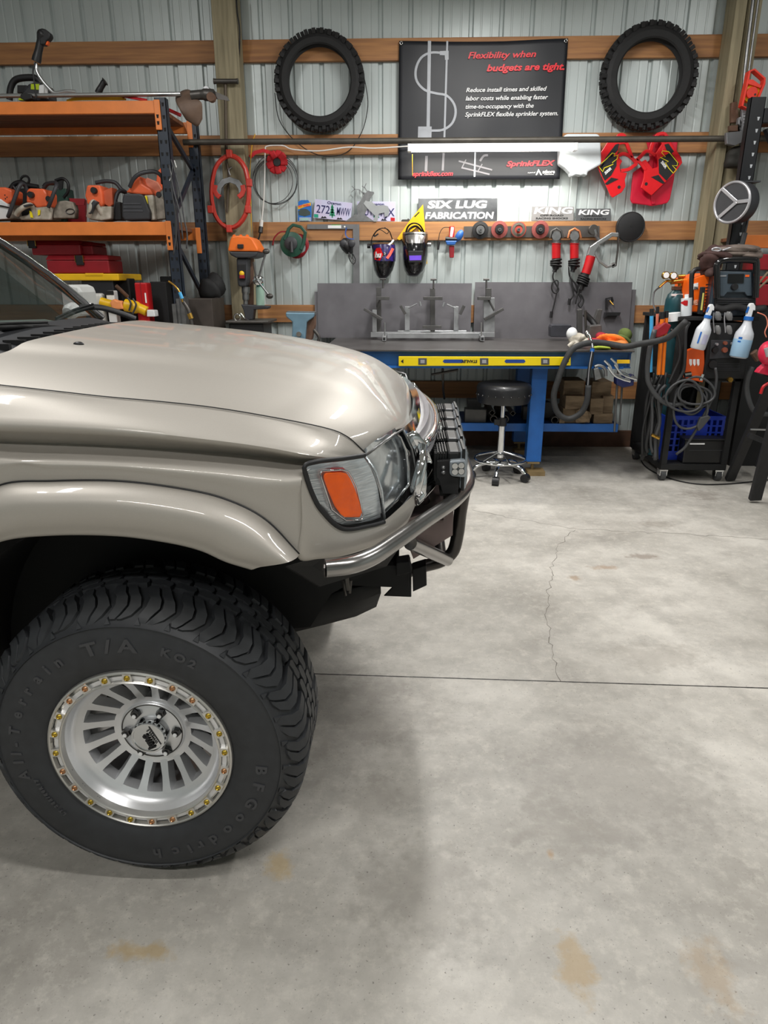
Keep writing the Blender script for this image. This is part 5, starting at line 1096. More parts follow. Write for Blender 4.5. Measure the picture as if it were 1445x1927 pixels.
for i, (x0, y0, x1, y1, lab) in enumerate(((875, 770, 915, 790, 'dark steel offcut lying left on the blue shelf'), (985, 765, 1000, 795, 'dark bar offcut standing beside the bench leg'), (880, 752, 905, 770, 'dark bracket on the left of the blue shelf'))):
    a, b = q(x0, y0, 5.35+.12*i), q(x1, y1, 5.35+.12*i); one('steel_offcut', MB().box(a.x, b.x, 5.35+.12*i, 5.45+.12*i, SZ+.001, a.z), m_jd, lab, 'offcut', 'offcuts on the bench shelf', bevel=.006)
one('rubber_wheel', disc(MB(), 1030, 772, 15, 5.4, .1, 28), m_rubber, 'round black wheel lying behind the right bench leg', 'wheel', smooth=40)
for i, (x0, y0, x1, y1, Y, lab) in enumerate(((1065, 745, 1098, 770, 5.32, 'square end of a timber block with dark cracks, middle of the stack'), (1060, 768, 1100, 797, 5.36, 'timber block at the bottom left of the stack'), (1062, 716, 1098, 744, 5.4, 'brown timber block at the top left of the stack'),
                                        (1112, 750, 1134, 780, 5.33, 'pale timber block in the middle right of the stack'), (1118, 778, 1152, 797, 5.33, 'long olive timber block at the bottom right of the stack'), (1115, 718, 1148, 752, 5.4, 'tall brown timber block at the top right of the stack'),
                                        (1135, 745, 1152, 778, 5.35, 'narrow timber block at the right edge of the stack'), (1053, 783, 1063, 797, 5.3, 'small pale timber wedge at the front left of the stack'))):
    a, b = q(x0, y0, Y), q(x1, y1, Y); one('timber_block', MB().box(a.x, b.x, Y, Y+.22, max(b.z, SZ+.001), a.z), m_block, lab, 'timber block', 'timber blocks on the bench shelf', bevel=.004)
p = q(1097, 793, 5.30); one('split_firewood', blob((p.x, p.y, SZ+.055), (.055, .05, .06), 4, .25), m_block, 'rough split lump of wood at the front of the timber stack', 'wood', smooth=None)
# ------------------------------------------------------------------ right end of the bench top: rags, gloves, gun, clamps
def rag(x, y, w, h, Y, col, nm, label, sd):
    c = q(x, y, Y); c.z = BZ+h*.55; return one('shop_rag', blob(c, (w, .08, h), sd, .5, 30, 18), mat(nm, col, .85, 0, .2, 20, bump=.3), label, 'rag', 'crumpled rags on the workbench', smooth=180)
rag(1130, 640, .07, .045, 5.35, 'a01c30', 'rag_red', 'crumpled red rag at the left of the rag pile', 1); rag(1152, 638, .07, .05, 5.28, 'ef7a28', 'rag_orange', 'crumpled bright orange rag in the middle of the rag pile', 2)
rag(1172, 635, .05, .055, 5.45, '5c6c34', 'rag_olive', 'crumpled olive green rag at the back right of the rag pile', 3); rag(1132, 652, .06, .03, 5.05, 'a8b840', 'rag_lime', 'crumpled lime green rag at the front of the rag pile', 4); rag(1163, 650, .06, .03, 5.08, 'c87a38', 'rag_rust', 'crumpled rust coloured rag at the front right of the pile', 5)
gv = thing('work_glove', 'grey and white work glove with a white cup at the end of the workbench', 'glove', V((q(1080, 645, 5.1).x, 5.1, BZ)))
obj('palm', blob(q(1086, 642, 5.1), (.065, .06, .05), 8, .3), m_dirty, gv, smooth=180)
for k, (a, b) in enumerate((((1080, 645), (1070, 652)), ((1084, 648), (1076, 656)), ((1092, 640), (1100, 632)), ((1094, 645), (1106, 640)))): obj('finger', MB().tq([(*a, 5.06), ((a[0]+b[0])/2, (a[1]+b[1])/2-1, 5.04), (*b, 5.04)], .016, 8), m_dirty, gv, smooth=60)
obj('white_cuff', MB().sph(q(1076, 628, 5.12), (.04, .04, .045), 14, 10), m_white, gv, smooth=180)
one('anvil_block', MB().pp([(1036, 616), (1038, 611), (1074, 611), (1076, 616), (1076, 634), (1036, 634)], 5.75, .1), mat('block_blue_grey', '46474e', .45, .4, .2), 'dark blue grey steel block standing on the bench near the rags', 'steel block', bevel=.006)
cvs = thing('clamp_stand', 'cluster of dark clamps and tools standing at the back right of the bench', 'clamp', V((q(1110, 640, 5.6).x, 5.6, BZ)))
obj('post', MB().pp([(1087, 583), (1096, 581), (1096, 636), (1087, 636)], 5.6, .05), m_jd, cvs, bevel=.004); obj('post', MB().pp([(1118, 602), (1125, 582), (1134, 582), (1128, 612), (1122, 634), (1112, 634)], 5.55, .05), m_jd, cvs, bevel=.004)
obj('screw', MB().tq([(1101, 584, 5.5), (1103, 634, 5.5)], .010, 8), m_dsteel, cvs); obj('pad', MB().tq([(1100, 590, 5.52), (1112, 602, 5.52), (1120, 612, 5.5)], .022, 10), m_black, cvs, smooth=60); obj('base', MB().pp([(1110, 613), (1132, 611), (1134, 636), (1106, 636)], 5.4, .09), m_jd, cvs, bevel=.006)
mg = thing('magnet_holder', 'black magnetic holder with brass tip stuck on the right steel plate', 'magnet', q(1155, 595, 5.97))
obj('bracket', ribs([(1142, 583), (1142, 562), (1152, 560), (1154, 568)], 3, 5.95, .03), m_black, mg); obj('brass_tip', MB().tq([(1147, 566, 5.93), (1154, 574, 5.92)], .006, 8), m_brass, mg); obj('shelf', MB().pp([(1140, 588), (1168, 588), (1166, 594), (1144, 594), (1138, 598)], 5.92, .05), m_black, mg)
one('welding_cable', MB().tq([(1292, 604, 4.60), (1262, 632, 4.66), (1240, 641, 4.72), (1205, 647, 4.80), (1175, 652, 4.86), (1140, 646, 4.90), (1110, 645, 4.90), (1080, 655, 4.88), (1063, 680, 4.87), (1050, 715, 4.87), (1042, 745, 4.88), (1048, 775, 4.88), (1068, 788, 4.88), (1092, 778, 4.87), (1104, 755, 4.86), (1107, 725, 4.86)], .021, 10, 6), mat('sleeve_grey_black', '2c2d2e', .7, 0, .3, 25, bump=.3), 'thick black sleeved welding cable looping down in front of the bench end', 'cable', smooth=180)
gun = thing('welding_gun', 'black welding gun with bent neck hooked over the bench front', 'welding gun', q(1108, 728, 4.86))
obj('handle', MB().tq([(1106, 728, 4.86), (1108, 700, 4.86), (1113, 675, 4.87), (1115, 655, 4.88)], .013, 10), m_black, gun, smooth=60); obj('strip', MB().tq([(1106, 725, 4.845), (1109, 690, 4.845), (1114, 660, 4.86)], .003, 6), m_silverp, gun)
obj('neck', MB().tq([(1115, 656, 4.88), (1112, 640, 4.90), (1106, 628, 4.92), (1104, 624, 4.94)], .010, 10), m_chrome, gun, smooth=60); obj('blue_band', MB().tq([(1114, 662, 4.877), (1115, 656, 4.88)], .0145, 10), m_blue, gun)
for i, (dx, dy, lab) in enumerate(((0, 0, 'chrome locking pliers clamped to the bench end, front one'), (12, -4, 'chrome locking pliers clamped to the bench end, rear one'))):
    t = thing('locking_pliers', lab, 'pliers', q(1165+dx, 715+dy, 4.86+i*.05), 'locking pliers on the bench end'); Yp = 4.86+i*.05
    obj('handle', MB().tq([(1137+dx, 678+dy), (1148+dx, 690+dy), (1152+dx, 702+dy), (1165+dx, 708+dy), (1176+dx, 716+dy)], .009, 8, Y=Yp), m_chrome, t, smooth=60); obj('handle', MB().tq([(1144+dx, 690+dy), (1156+dx, 706+dy), (1172+dx, 714+dy), (1186+dx, 718+dy)], .008, 8, Y=Yp-.02), m_chrome, t, smooth=60)
    obj('adjusting_screw', MB().tq([(1176+dx, 712+dy), (1184+dx, 716+dy)], .009, 10, Y=Yp-.02), m_steel, t)
cm = thing('bar_clamp', 'dark bar clamp with blue body hanging off the right end of the bench', 'clamp', q(1180, 730, 4.95))
obj('bar', MB().tq([(1163, 690, 4.95), (1156, 812, 4.95)], .008, 6).tq([(1172, 700, 5.0), (1166, 800, 5.0)], .007, 6), m_jd, cm); obj('body', MB().pp([(1160, 712), (1194, 705), (1193, 726), (1172, 730), (1160, 724)], 4.90, .08), mat('clamp_navy', '1a2352', .4), cm, bevel=.008); obj('yellow_label', MB().pp([(1161, 677), (1185, 677), (1185, 684), (1161, 684)], 4.945, .003), m_yellow, cm)
one('quick_clamp', MB().tq([(1118, 690), (1128, 688), (1138, 694), (1140, 708)], .012, 8, Y=4.90).pp([(1117, 694), (1126, 692), (1132, 712), (1120, 716)], 4.88, .04), m_steel, 'small steel quick clamp under the right end of the bench', 'clamp', bevel=.003)
# ------------------------------------------------------------------ drill press on its stand, and the vise
dp = thing('drill_press', 'bench drill press with an orange belt cover standing left of the workbench', 'drill press', V((q(462, 640, 5.65).x, 5.65, BZ-.05)))
DP = lambda u, v: (380+u/4.516, 420+v/4.516)
obj('belt_cover', MB().pp([DP(220, 225), DP(235, 150), DP(250, 112), DP(300, 105), DP(400, 112), DP(430, 135), DP(475, 215), DP(475, 240), DP(222, 238)], 5.50, .28), mat('cover_orange', 'ee7424', .4, 0, .1), dp, bevel=.02)
for u in (275, 330, 385): obj('cover_rib', MB().tq([(*DP(u, 112), 5.52), (*DP(u, 112), 5.74)], .014, 8), mat('cover_orange', 'ee7424'), dp, smooth=60)
obj('head_base', MB().pp([DP(225, 240), DP(475, 243), DP(465, 280), DP(410, 295), DP(290, 295), DP(240, 270)], 5.50, .28), m_fan, dp, bevel=.01); obj('latch', MB().pp([DP(300, 178), DP(350, 178), DP(350, 215), DP(300, 215)], 5.485, .02), m_black, dp, bevel=.004)
obj('head', MB().pp([DP(290, 295), DP(390, 295), DP(385, 500), DP(375, 540), DP(310, 540), DP(300, 500)], 5.53, .14), m_fan, dp, bevel=.012); obj('switch_box', MB().pp([DP(310, 345), DP(368, 345), DP(368, 480), DP(310, 480)], 5.515, .02), m_black, dp, bevel=.003)
obj('start_button', MB().sph(q(*DP(338, 428), 5.512), (.020, .012, .020), 14, 8), m_yellow, dp, smooth=180); obj('stop_paddle', MB().pp([DP(318, 440), DP(360, 440), DP(360, 470), DP(318, 470)], 5.50, .02), m_dred, dp, bevel=.003)
obj('column', MB().tq([(*DP(408, 290), 5.66), (*DP(408, 900), 5.66)], .030, 20), m_rust, dp, smooth=60)
obj('feed_hub', disc(MB(), *DP(470, 485), 9, 5.54, .1), m_chrome, dp, smooth=50)
for a, b in (((470, 485), (575, 620)), ((480, 470), (545, 240)), ((460, 470), (440, 330))):
    h = obj('feed_handle', MB().tq([(*DP(*a), 5.54), (*DP(*b), 5.52)], .008, 8), m_steel, dp, smooth=60)
    if b[1] != 330: obj('grip', MB().sph(q(*DP(*b), 5.52), (.028, .018, .02), 12, 8), m_dsteel, h, smooth=180)
obj('chuck', MB().tq([(*DP(372, 540), 5.58), (*DP(372, 600), 5.58), (*DP(372, 650), 5.58), (*DP(372, 690), 5.58)], [.032]*5+[.026]*6+[.018]*5, 18), m_steel, dp, smooth=50)
a, b = q(*DP(190, 830), 5.4), q(*DP(560, 830), 5.4); obj('table', MB().box(a.x, b.x, 5.42, 5.78, a.z-.02, a.z), m_dsteel, dp, bevel=.006); obj('table_bracket', MB().pp([DP(330, 690), DP(570, 705), DP(560, 730), DP(440, 735), DP(430, 820), DP(370, 820), DP(350, 735)], 5.56, .1), m_fan, dp, bevel=.006)
obj('base', MB().box(a.x+.02, b.x-.05, 5.45, 5.8, BZ-.05, a.z-.02), m_black, dp, bevel=.01)
ds_ = one('drill_press_stand', MB().box(a.x-.02, b.x+.0, 5.42, 5.85, .0, BZ-.051), m_blackm, 'black cabinet under the drill press behind the hood of the car', 'cabinet')
sp = thing('spray_can', 'pale green spray can standing on the drill press arm', 'spray can', q(*DP(495, 695), 5.6))
obj('can', MB().tq([(*DP(497, 697), 5.6), (*DP(492, 540), 5.6)], .033, 18), mat('can_pale_green', 'a4c4b4', .35, .2, .1), sp, smooth=40); obj('cap', MB().tq([(*DP(492, 540), 5.6), (*DP(491, 505), 5.6)], .026, 16), mat('cap_teal', '4a8a80', .4), sp, smooth=40)
tr_ = thing('keyed_chuck_tools', 'small chrome clamp lying on the drill press table', 'clamp', q(*DP(340, 828), 5.5)); obj('ring', MB().torus(q(*DP(300, 800), 5.5), (0, 1, 0), .025, .006, 20, 8), m_chrome, tr_, smooth=180); obj('lever', MB().tq([(*DP(325, 765), 5.5), (*DP(365, 810), 5.5), (*DP(420, 840), 5.45)], .008, 8), m_chrome, tr_, smooth=60)
vs = thing('bench_vise', 'blue grey bench vise standing left of the steel plates', 'vise', V((q(565, 640, 5.2).x, 5.3, BZ)))
obj('jaw_body', MB().pp([(537, 588), (592, 589), (590, 597), (577, 606), (574, 640), (549, 640), (550, 606), (538, 596)], 5.2, .12), m_vise, vs, bevel=.008); obj('jaw', MB().pp([(539, 586), (593, 587), (593, 592), (539, 592)], 5.22, .1), m_steel, vs)
obj('rear_body', MB().pp([(574, 606), (592, 592), (592, 612), (586, 640), (574, 640)], 5.24, .10), m_rust, vs, bevel=.006); obj('screw_end', disc(MB(), 562, 629, 5, 5.17, .03), m_chrome, vs, smooth=50); obj('handle', MB().tq([(590, 620, 5.25), (600, 634, 5.25), (598, 645, 5.25)], .012, 8), m_dsteel, vs, smooth=60)
one('vise_stand', MB().box(vs.location.x-.12, vs.location.x+.12, 5.2, 5.42, 0, BZ-.001), m_blackm, 'dark pedestal under the blue grey vise', 'pedestal')
# ================================================================== pallet rack on the left
def trace(name, pts, Y, t, m, p, **k): return obj(name, MB().pp(pts, Y, t), m, p, **k)
RX = q(311, 300, 5.18).x; zA, zA0 = q(150, 191, 5.18).z, q(150, 215, 5.18).z; zB, zB0 = q(150, 418, 5.18).z, q(150, 443, 5.18).z
rk = thing('storage_rack', 'orange and dark navy storage rack along the left of the back wall', 'rack', V((-3.2, 5.5, 0)))
m_hole = mat('hole_black', '08090b', .8)
def upright(x, y, p, facing=-1, z1=None, holes=True, hm=m_hole, w=.038):
    z1 = z1 or zA+.02
    u = obj('upright', MB().box(x-w, x+w, y, y+.004, 0, z1).box(x-w, x-w+.004, y, y+.06, 0, z1).box(x+w-.004, x+w, y, y+.06, 0, z1), m_navy, p)
    if holes:
        h = MB(); z = 1.1
        while z < z1-.05:
            for s in (-.45, .45): h.prism([V((x+s*w-.006, y-.0012, z)), V((x+s*w+.006, y-.0012, z)), V((x+s*w+.009, y-.0012, z+.022)), V((x+s*w-.009, y-.0012, z+.022))], (0, .001, 0))
            z += .075
        obj('teardrop_holes', h, hm, u)['kind'] = 'stuff'
    return u
upright(RX, 5.18, rk); upright(RX+.02, 5.82, rk, z1=q(385, 232, 5.82).z); upright(-5.0, 5.18, rk); upright(-5.0, 5.82, rk)
for (z1, z0) in ((zA, zA0), (zB, zB0), (1.02, .92)):
    obj('beam', MB().box(-5.0, RX-.036, 5.168, 5.2, z0, z1).box(-5.0, RX-.036, 5.2, 5.21, z0+.04, z1-.02), m_orange, rk, bevel=.003)
    obj('beam', MB().box(-5.0, RX-.02, 5.84, 5.87, z0, z1), m_orange, rk, bevel=.003)
    e = obj('beam_end_plate', MB().box(RX-.040, RX-.0, 5.164, 5.178, z0-.10, z1+.005), m_orange, rk, bevel=.004)
    for z in (z0-.03, z0-.07): obj('slot', MB().prism([V((RX-.026, 5.1632, z)), V((RX-.014, 5.1632, z)), V((RX-.011, 5.1632, z+.022)), V((RX-.029, 5.1632, z+.022))], (0, .001, 0)), m_hole, e)
    obj('beam_end_plate', MB().box(RX-.02, RX+.02, 5.815, 5.822, z0-.10, z1+.005), m_orange, rk, bevel=.004)
    for k in range(5):
        y0 = 5.212+k*.127; obj('deck_board', MB().box(-4.98, RX-.05, y0, y0+.118, z1-.03, z1-.004), mat('deck_wood', '8c5a3c', .7, 0, scale=5, stretch=(.5, 6, 6), col2='64402c'), rk)
for a, b in (((5.2, zA-.12), (5.84, zA-.36)), ((5.84, zB+.45), (5.2, zB+.02)), ((5.2, zB-.12), (5.84, zB-.55))): obj('brace', MB().bar(V((RX+.01, a[0], a[1])), V((RX+.01, b[0], b[1])), .035, .02, up=(1, 0, 0)), m_navy, rk)
ZA, ZB = zA-.004, zB-.004
# brush cutter lying along the top shelf
bc = thing('brush_cutter', 'brush cutter with long silver shaft and brown guard lying along the top shelf', 'brush cutter', q(200, 190, 5.25))
obj('shaft', MB().tq([(-40, 181, 5.24), (340, 177, 5.24)], .0135, 12), m_alu, bc, smooth=60)
hb = MB().tq([(67, 118, 5.24), (69, 133, 5.24), (77, 148, 5.24), (92, 166, 5.24), (104, 175, 5.24), (125, 172, 5.24), (143, 173, 5.24)], .0115, 10); obj('handlebar', hb, m_alu, bc, smooth=60)
obj('grip', MB().tq([(68, 116, 5.24), (75, 85, 5.24), (79, 68, 5.24), (84, 60, 5.24)], [.030, .030, .027, .025, .025, .025, .025, .025, .028, .030, .034, .035, .035, .032, .028, .022], 12), m_black, bc, smooth=60)
obj('grip_head', MB().pp([(74, 70), (76, 52), (84, 54), (93, 61), (95, 68), (92, 73), (86, 78), (84, 84), (74, 84)], 5.215, .05), m_black, bc, bevel=.008)
obj('trigger', MB().pp([(82, 78), (87, 71), (91, 70), (89, 84), (84, 84)], 5.225, .03), m_orangep, bc, bevel=.003)
obj('throttle_cable', MB().tq([(67, 117, 5.23), (62, 135, 5.22), (66, 165, 5.22), (68, 188, 5.22)], .005, 6), m_cable, bc, smooth=180)
g2 = obj('grip', MB().tq([(184, 176, 5.30), (188, 168, 5.30), (195, 156, 5.30), (198, 153, 5.30)], [.022]*6+[.020]*6+[.020, .026, .027, .024], 12), m_black, bc, smooth=60)
obj('clamp_bracket', MB().pp([(38, 178), (44, 172), (52, 176), (59, 177), (60, 186), (46, 189), (38, 185)], 5.21, .05), m_black, bc, bevel=.005)
obj('deflector_guard', MB().loft([ql([(330, 183), (340, 172), (353, 168), (364, 173)], 5.30), ql([(331, 192), (345, 186), (360, 182), (372, 186)], 5.22), ql([(340, 210), (352, 212), (366, 206), (380, 196)], 5.20), ql([(350, 226), (360, 232), (372, 238), (381, 224)], 5.24)], 12, 4), mat('guard_brown', '6a5547', .6, 0, .25, 15), bc, smooth=60, solid=.006)
obj('gear_head', MB().tq([(360, 180, 5.22), (385, 178, 5.22), (402, 180, 5.22)], [.030]*5+[.038]*6, 14), m_dsteel, bc, smooth=50); obj('output_cap', disc(MB(), 396, 182, 8, 5.18, .04), m_rust, bc, smooth=50); obj('nut', disc(MB(), 388, 168, 6, 5.2, .05), m_steel, bc)
obj('blade', MB().pp([(362, 178), (378, 174), (405, 172), (428, 182), (432, 190), (420, 188), (405, 186), (380, 188)], 5.225, .004), m_dsteel, bc)
cs = thing('electric_chainsaw', 'black and lime chainsaw at the left end of the top shelf', 'chainsaw', q(60, 190, 5.45))
obj('handle', MB().tq([(18, 188, 5.45), (20, 166, 5.45), (30, 150, 5.45), (55, 146, 5.45), (72, 150, 5.45), (84, 170, 5.45)], .022, 10), m_black, cs, smooth=60); trace('motor_housing', [(40, 190), (42, 168), (52, 157), (66, 152), (84, 157), (90, 170), (92, 190)], 5.40, .14, m_fan, cs, bevel=.02)
trace('label', [(58, 158), (74, 158), (73, 169), (58, 168)], 5.396, .003, mat('lime', 'b8d020', .4), cs); trace('white_tank', [(73, 160), (86, 158), (88, 184), (72, 184)], 5.38, .03, m_white, cs, bevel=.005); trace('lime_foot', [(34, 188), (36, 184), (54, 184), (56, 189)], 5.38, .04, mat('lime', 'b8d020'), cs); trace('hand_guard', [(32, 160), (50, 160), (50, 175), (32, 175)], 5.44, .02, m_black, cs, bevel=.004)
ye = thing('yellow_strap', 'coiled yellow tow strap lying at the front of the top shelf', 'strap', q(185, 190, 5.3))
for k in range(3): obj('layer', MB().tq([(126+k*4, 189-k*1.5, 5.28), (160, 187-k*1.5, 5.27), (237-k*3, 187-k*1.5, 5.28)], .010, 6, flat=.5), m_ycable, ye, smooth=60)
rd = one('red_tube_box', MB().tq([(218, 178, 5.3), (245, 183, 5.26), (276, 189, 5.24)], .012, 8, flat=.6).tq([(318, 207, 5.3), (340, 217, 5.35)], .012, 8), m_red, 'red and white pruning saw sheath lying on the top shelf', 'saw sheath', smooth=60)
# chainsaws on the lower shelf
def sit(y): return y
def saw(label, cover, body, handle, rear, extras, Y=5.26):
    t = thing('chainsaw', label, 'chainsaw', V((q(cover[0][0]+15, 415, Y).x, Y, ZB)), 'chainsaws on the rack shelf')
    trace('top_cover', cover, Y, .16, m_saworange, t, bevel=.012); trace('engine_casting', body, Y+.005, .17, m_dirty, t, bevel=.010)
    if handle: obj('front_handle', MB().tq(handle, .0135, 10), m_fan, t, smooth=60)
    if rear: obj('rear_handle', MB().tq(rear, .018, 10), m_dirty, t, smooth=60)
    extras(t, Y); return t
def exA(t, Y):
    trace('white_panel', [(-30, 378), (0, 374), (14, 384), (16, 412), (-30, 414)], Y-.01, .03, m_white, t, bevel=.006)
    obj('vent_holes', MB().pp([(8, 366), (10, 366), (10, 368), (8, 368)], Y-.002, .003).pp([(12, 370), (14, 370), (14, 372), (12, 372)], Y-.002, .003).pp([(9, 373), (11, 373), (11, 375), (9, 375)], Y-.002, .003), m_black, t); obj('cable', MB().tq([(-10, 386), (5, 388), (22, 392)], .005, 6, Y=Y-.02), m_cable, t)
saw('orange and white chainsaw at the far left of the lower rack shelf', [(-40, 352), (8, 352), (22, 358), (22, 378), (14, 384), (-40, 380)], [(-40, 378), (15, 380), (20, 412), (-40, 414)], [(15, 408, 5.24), (19, 398, 5.22), (28, 372, 5.22), (38, 348, 5.24), (46, 348, 5.28), (52, 362, 5.3)], None, exA)
def exB(t, Y):
    disc_ = obj('cover_knob', disc(MB(), 56, 366, 5.5, Y-.03, .04), m_black, t, smooth=50); trace('grip_pad', [(30, 396), (34, 388), (56, 383), (62, 385), (42, 392), (33, 402)], Y-.05, .03, m_fan, t, bevel=.006)
    trace('yellow_decal', [(55, 396), (60, 399), (62, 410), (57, 409)], Y-.004, .004, m_lety, t); trace('yellow_decal', [(71, 395), (76, 395), (75, 404), (71, 406)], Y-.004, .004, m_lety, t)
    obj('bore', disc(MB(), 90, 374, 5, Y-.003, .004), m_black, t); trace('bar_cover', [(100, 394), (108, 379), (122, 377), (137, 380), (141, 394), (140, 411), (100, 411)], Y+.02, .07, mat('grey_casting', '9c9488', .6, .2, .4, 18, col2='5f584e'), t, bevel=.008)
    obj('brand_ring', MB().tube(ql([(132+8*cos(a), 398-5*sin(a)) for a in [2*pi*k/18 for k in range(18)]], Y+.016), .003, 5, closed=True), m_black, t); trace('guide_bar', [(130, 373), (160, 374), (158, 386), (134, 386)], Y+.06, .01, m_dred, t)
    obj('recoil_guard', MB().tq([(12, 412), (20, 395), (24, 380), (30, 362), (24, 350), (19, 362)], .010, 8, Y=Y+.08), m_black, t, smooth=60)
saw('orange chainsaw with white handle and round knob, second from left on the lower shelf', [(50, 358), (54, 354), (82, 355), (88, 364), (88, 388), (68, 391), (62, 383), (49, 381)], [(60, 390), (90, 388), (98, 396), (94, 414), (38, 414), (34, 408), (52, 404)], [(91, 390, 5.24), (98, 372, 5.22), (106, 350, 5.24), (104, 344, 5.3), (90, 346, 5.36), (82, 355, 5.38)],
    [(31, 404, 5.24), (38, 394, 5.22), (55, 386, 5.24), (62, 392, 5.26), (66, 408, 5.28)], exB)
def exC(t, Y):
    obj('cover_knob', disc(MB(), 175, 358, 5.5, Y-.03, .04), m_black, t, smooth=50); trace('grip_pad', [(165, 402), (168, 386), (176, 376), (184, 380), (176, 390), (170, 403)], Y-.05, .04, m_fan, t, bevel=.006)
    trace('side_cover', [(192, 360), (210, 352), (212, 384), (206, 390), (196, 384)], Y+.03, .1, mat('saw_orange_dark', 'c05a38', .5), t, bevel=.006); trace('dark_base', [(208, 378), (226, 380), (228, 414), (208, 414)], Y+.06, .1, m_black, t, bevel=.006)
saw('orange chainsaw with pale casting in the middle of the lower shelf', [(159, 369), (163, 348), (188, 348), (192, 364), (194, 384), (188, 390), (163, 384), (162, 376)], [(164, 384), (186, 388), (210, 388), (208, 412), (190, 415), (168, 413), (164, 402)], [(180, 344, 5.4), (200, 341, 5.4), (217, 344, 5.4), (228, 356, 5.4), (236, 362, 5.4), (222, 362, 5.34), (212, 400, 5.32)],
    [(167, 408, 5.24), (170, 392, 5.22), (176, 380, 5.24), (186, 392, 5.26), (192, 404, 5.28)], exC)
def exD(t, Y):
    trace('filter_cover', [(229, 375), (232, 364), (262, 364), (270, 367), (282, 398), (282, 414), (234, 415), (229, 408)], Y-.03, .1, m_fan, t, bevel=.012)
    for v in (382, 389, 396): trace('cover_rib', [(232, v), (264+(v-382)*.3, v), (265+(v-382)*.3, v+2), (232, v+2)], Y-.034, .01, mat('rib_grey', '4a4b50', .5), t)
    trace('blade_guard', [(262, 352), (276, 334), (296, 342), (304, 356), (288, 372), (270, 364)], Y+.1, .03, mat('guard_salmon', 'd8846a', .5, 0, .2), t, bevel=.006); trace('blade_guard', [(293, 344), (296, 322), (306, 312), (306, 356), (298, 360)], Y+.14, .03, m_saworange, t, bevel=.006)
    trace('belt_arm', [(276, 374), (300, 368), (310, 380), (311, 412), (286, 414)], Y+.04, .06, mat('grey_casting', '9c9488'), t, bevel=.006); trace('decal', [(270, 370), (276, 368), (278, 384), (274, 380)], Y-.012, .01, m_lety, t); obj('bore', disc(MB(), 298, 366, 5, Y+.03, .01), m_black, t)
saw('cut off saw with ribbed dark filter cover at the right end of the shelf', [(236, 362), (244, 352), (250, 336), (262, 330), (266, 345), (284, 356), (288, 366), (262, 366)], [(262, 368), (288, 366), (292, 414), (270, 415), (280, 398)], [(244, 352, 5.24), (252, 336, 5.22), (266, 326, 5.22), (290, 323, 5.24), (304, 332, 5.26), (306, 345, 5.3)], None, exD)
hg = thing('chainsaw', 'black chainsaw behind, with looped handle above the orange saws', 'chainsaw', V((q(50, 415, 5.6).x, 5.6, ZB)), 'chainsaws on the rack shelf')
obj('handle', MB().tq([(20, 356, 5.6), (28, 346, 5.6), (40, 343, 5.6), (50, 348, 5.6), (72, 352, 5.6)], .018, 8), m_black, hg, smooth=60); obj('hand_guard', MB().tube(ql([(47+8*cos(a), 339-8*sin(a)) for a in [2*pi*k/14 for k in range(14)]], 5.6), .009, 6, closed=True), m_black, hg, smooth=60); trace('housing', [(20, 356), (70, 352), (78, 380), (78, 422), (18, 422)], 5.6, .12, m_blackm, hg, bevel=.01)
hg = thing('chainsaw', 'green and black chainsaw behind the second orange saw', 'chainsaw', V((q(120, 415, 5.6).x, 5.6, ZB)), 'chainsaws on the rack shelf')
obj('handle', MB().tq([(82, 352, 5.6), (88, 346, 5.6), (104, 345, 5.6)], .014, 8).tq([(104, 340, 5.6), (118, 336, 5.6), (128, 345, 5.6), (128, 360, 5.6), (120, 372, 5.6)], .011, 8), m_black, hg, smooth=60); trace('hand_guard', [(106, 338), (118, 336), (116, 360), (110, 356)], 5.6, .02, m_black, hg); trace('housing', [(104, 356), (125, 354), (128, 380), (120, 422), (90, 422), (90, 370)], 5.6, .12, mat('saw_green', '24443a', .5), hg, bevel=.01)
obj('red_bar_cover', MB().pp([(128, 374), (160, 376), (160, 420), (128, 420)], 5.64, .03), m_dred, hg)
# hanging cords by the upright
hc = thing('cord_bundle', 'bundle of grey cords hanging beside the front rack upright', 'cord', q(335, 470, 5.12))
for i, pts in enumerate(([(322, 300), (330, 330), (334, 370), (330, 420), (334, 470)], [(325, 312), (322, 350), (330, 400), (332, 440), (326, 480)], [(330, 325), (340, 370), (346, 410), (352, 440), (351, 468)], [(318, 310), (327, 360), (338, 400), (344, 450)])):
    obj('cord', MB().tq(pts, .006, 6, Y=5.13-.01*i), m_gcable, hc, smooth=180)
obj('zip_tie', MB().tq([(320, 318), (322, 330), (319, 340)], .003, 5, Y=5.10).tq([(328, 302), (332, 315)], .003, 5, Y=5.10), m_wcable, hc)
# totes, tool boxes and tools on the bottom shelf
SB = 1.016
def boxon(name, x0, y0, x1, y1, Y, d, m, label, cat, grp=None, bev=.008, zfloor=None):
    a, b = q(x0, y0, Y), q(x1, y1, Y); t = thing(name, label, cat, V(((a.x+b.x)/2, Y+d/2, b.z if zfloor is None else zfloor)), grp)
    obj('body', MB().box(a.x, b.x, Y, Y+d, b.z if zfloor is None else zfloor, a.z), m, t, bevel=bev); return t, a, b
t, a, b = boxon('storage_tote', 152, 527, 221, 600, 5.3, .4, mat('tote_black', '1c1c20', .5, 0, .1), 'black storage tote with a yellow lid under the red tool boxes', 'tote', zfloor=SB)
obj('lid', MB().box(q(100, 527, 5.28).x, q(224, 527, 5.28).x, 5.28, 5.74, a.z-.004, a.z+.045), m_yellow, t, bevel=.008)
obj('lid_latch', MB().pp([(160, 514), (193, 514), (193, 519), (160, 519)], 5.275, .02), m_yellow, t, bevel=.003)
tz = a.z+.047
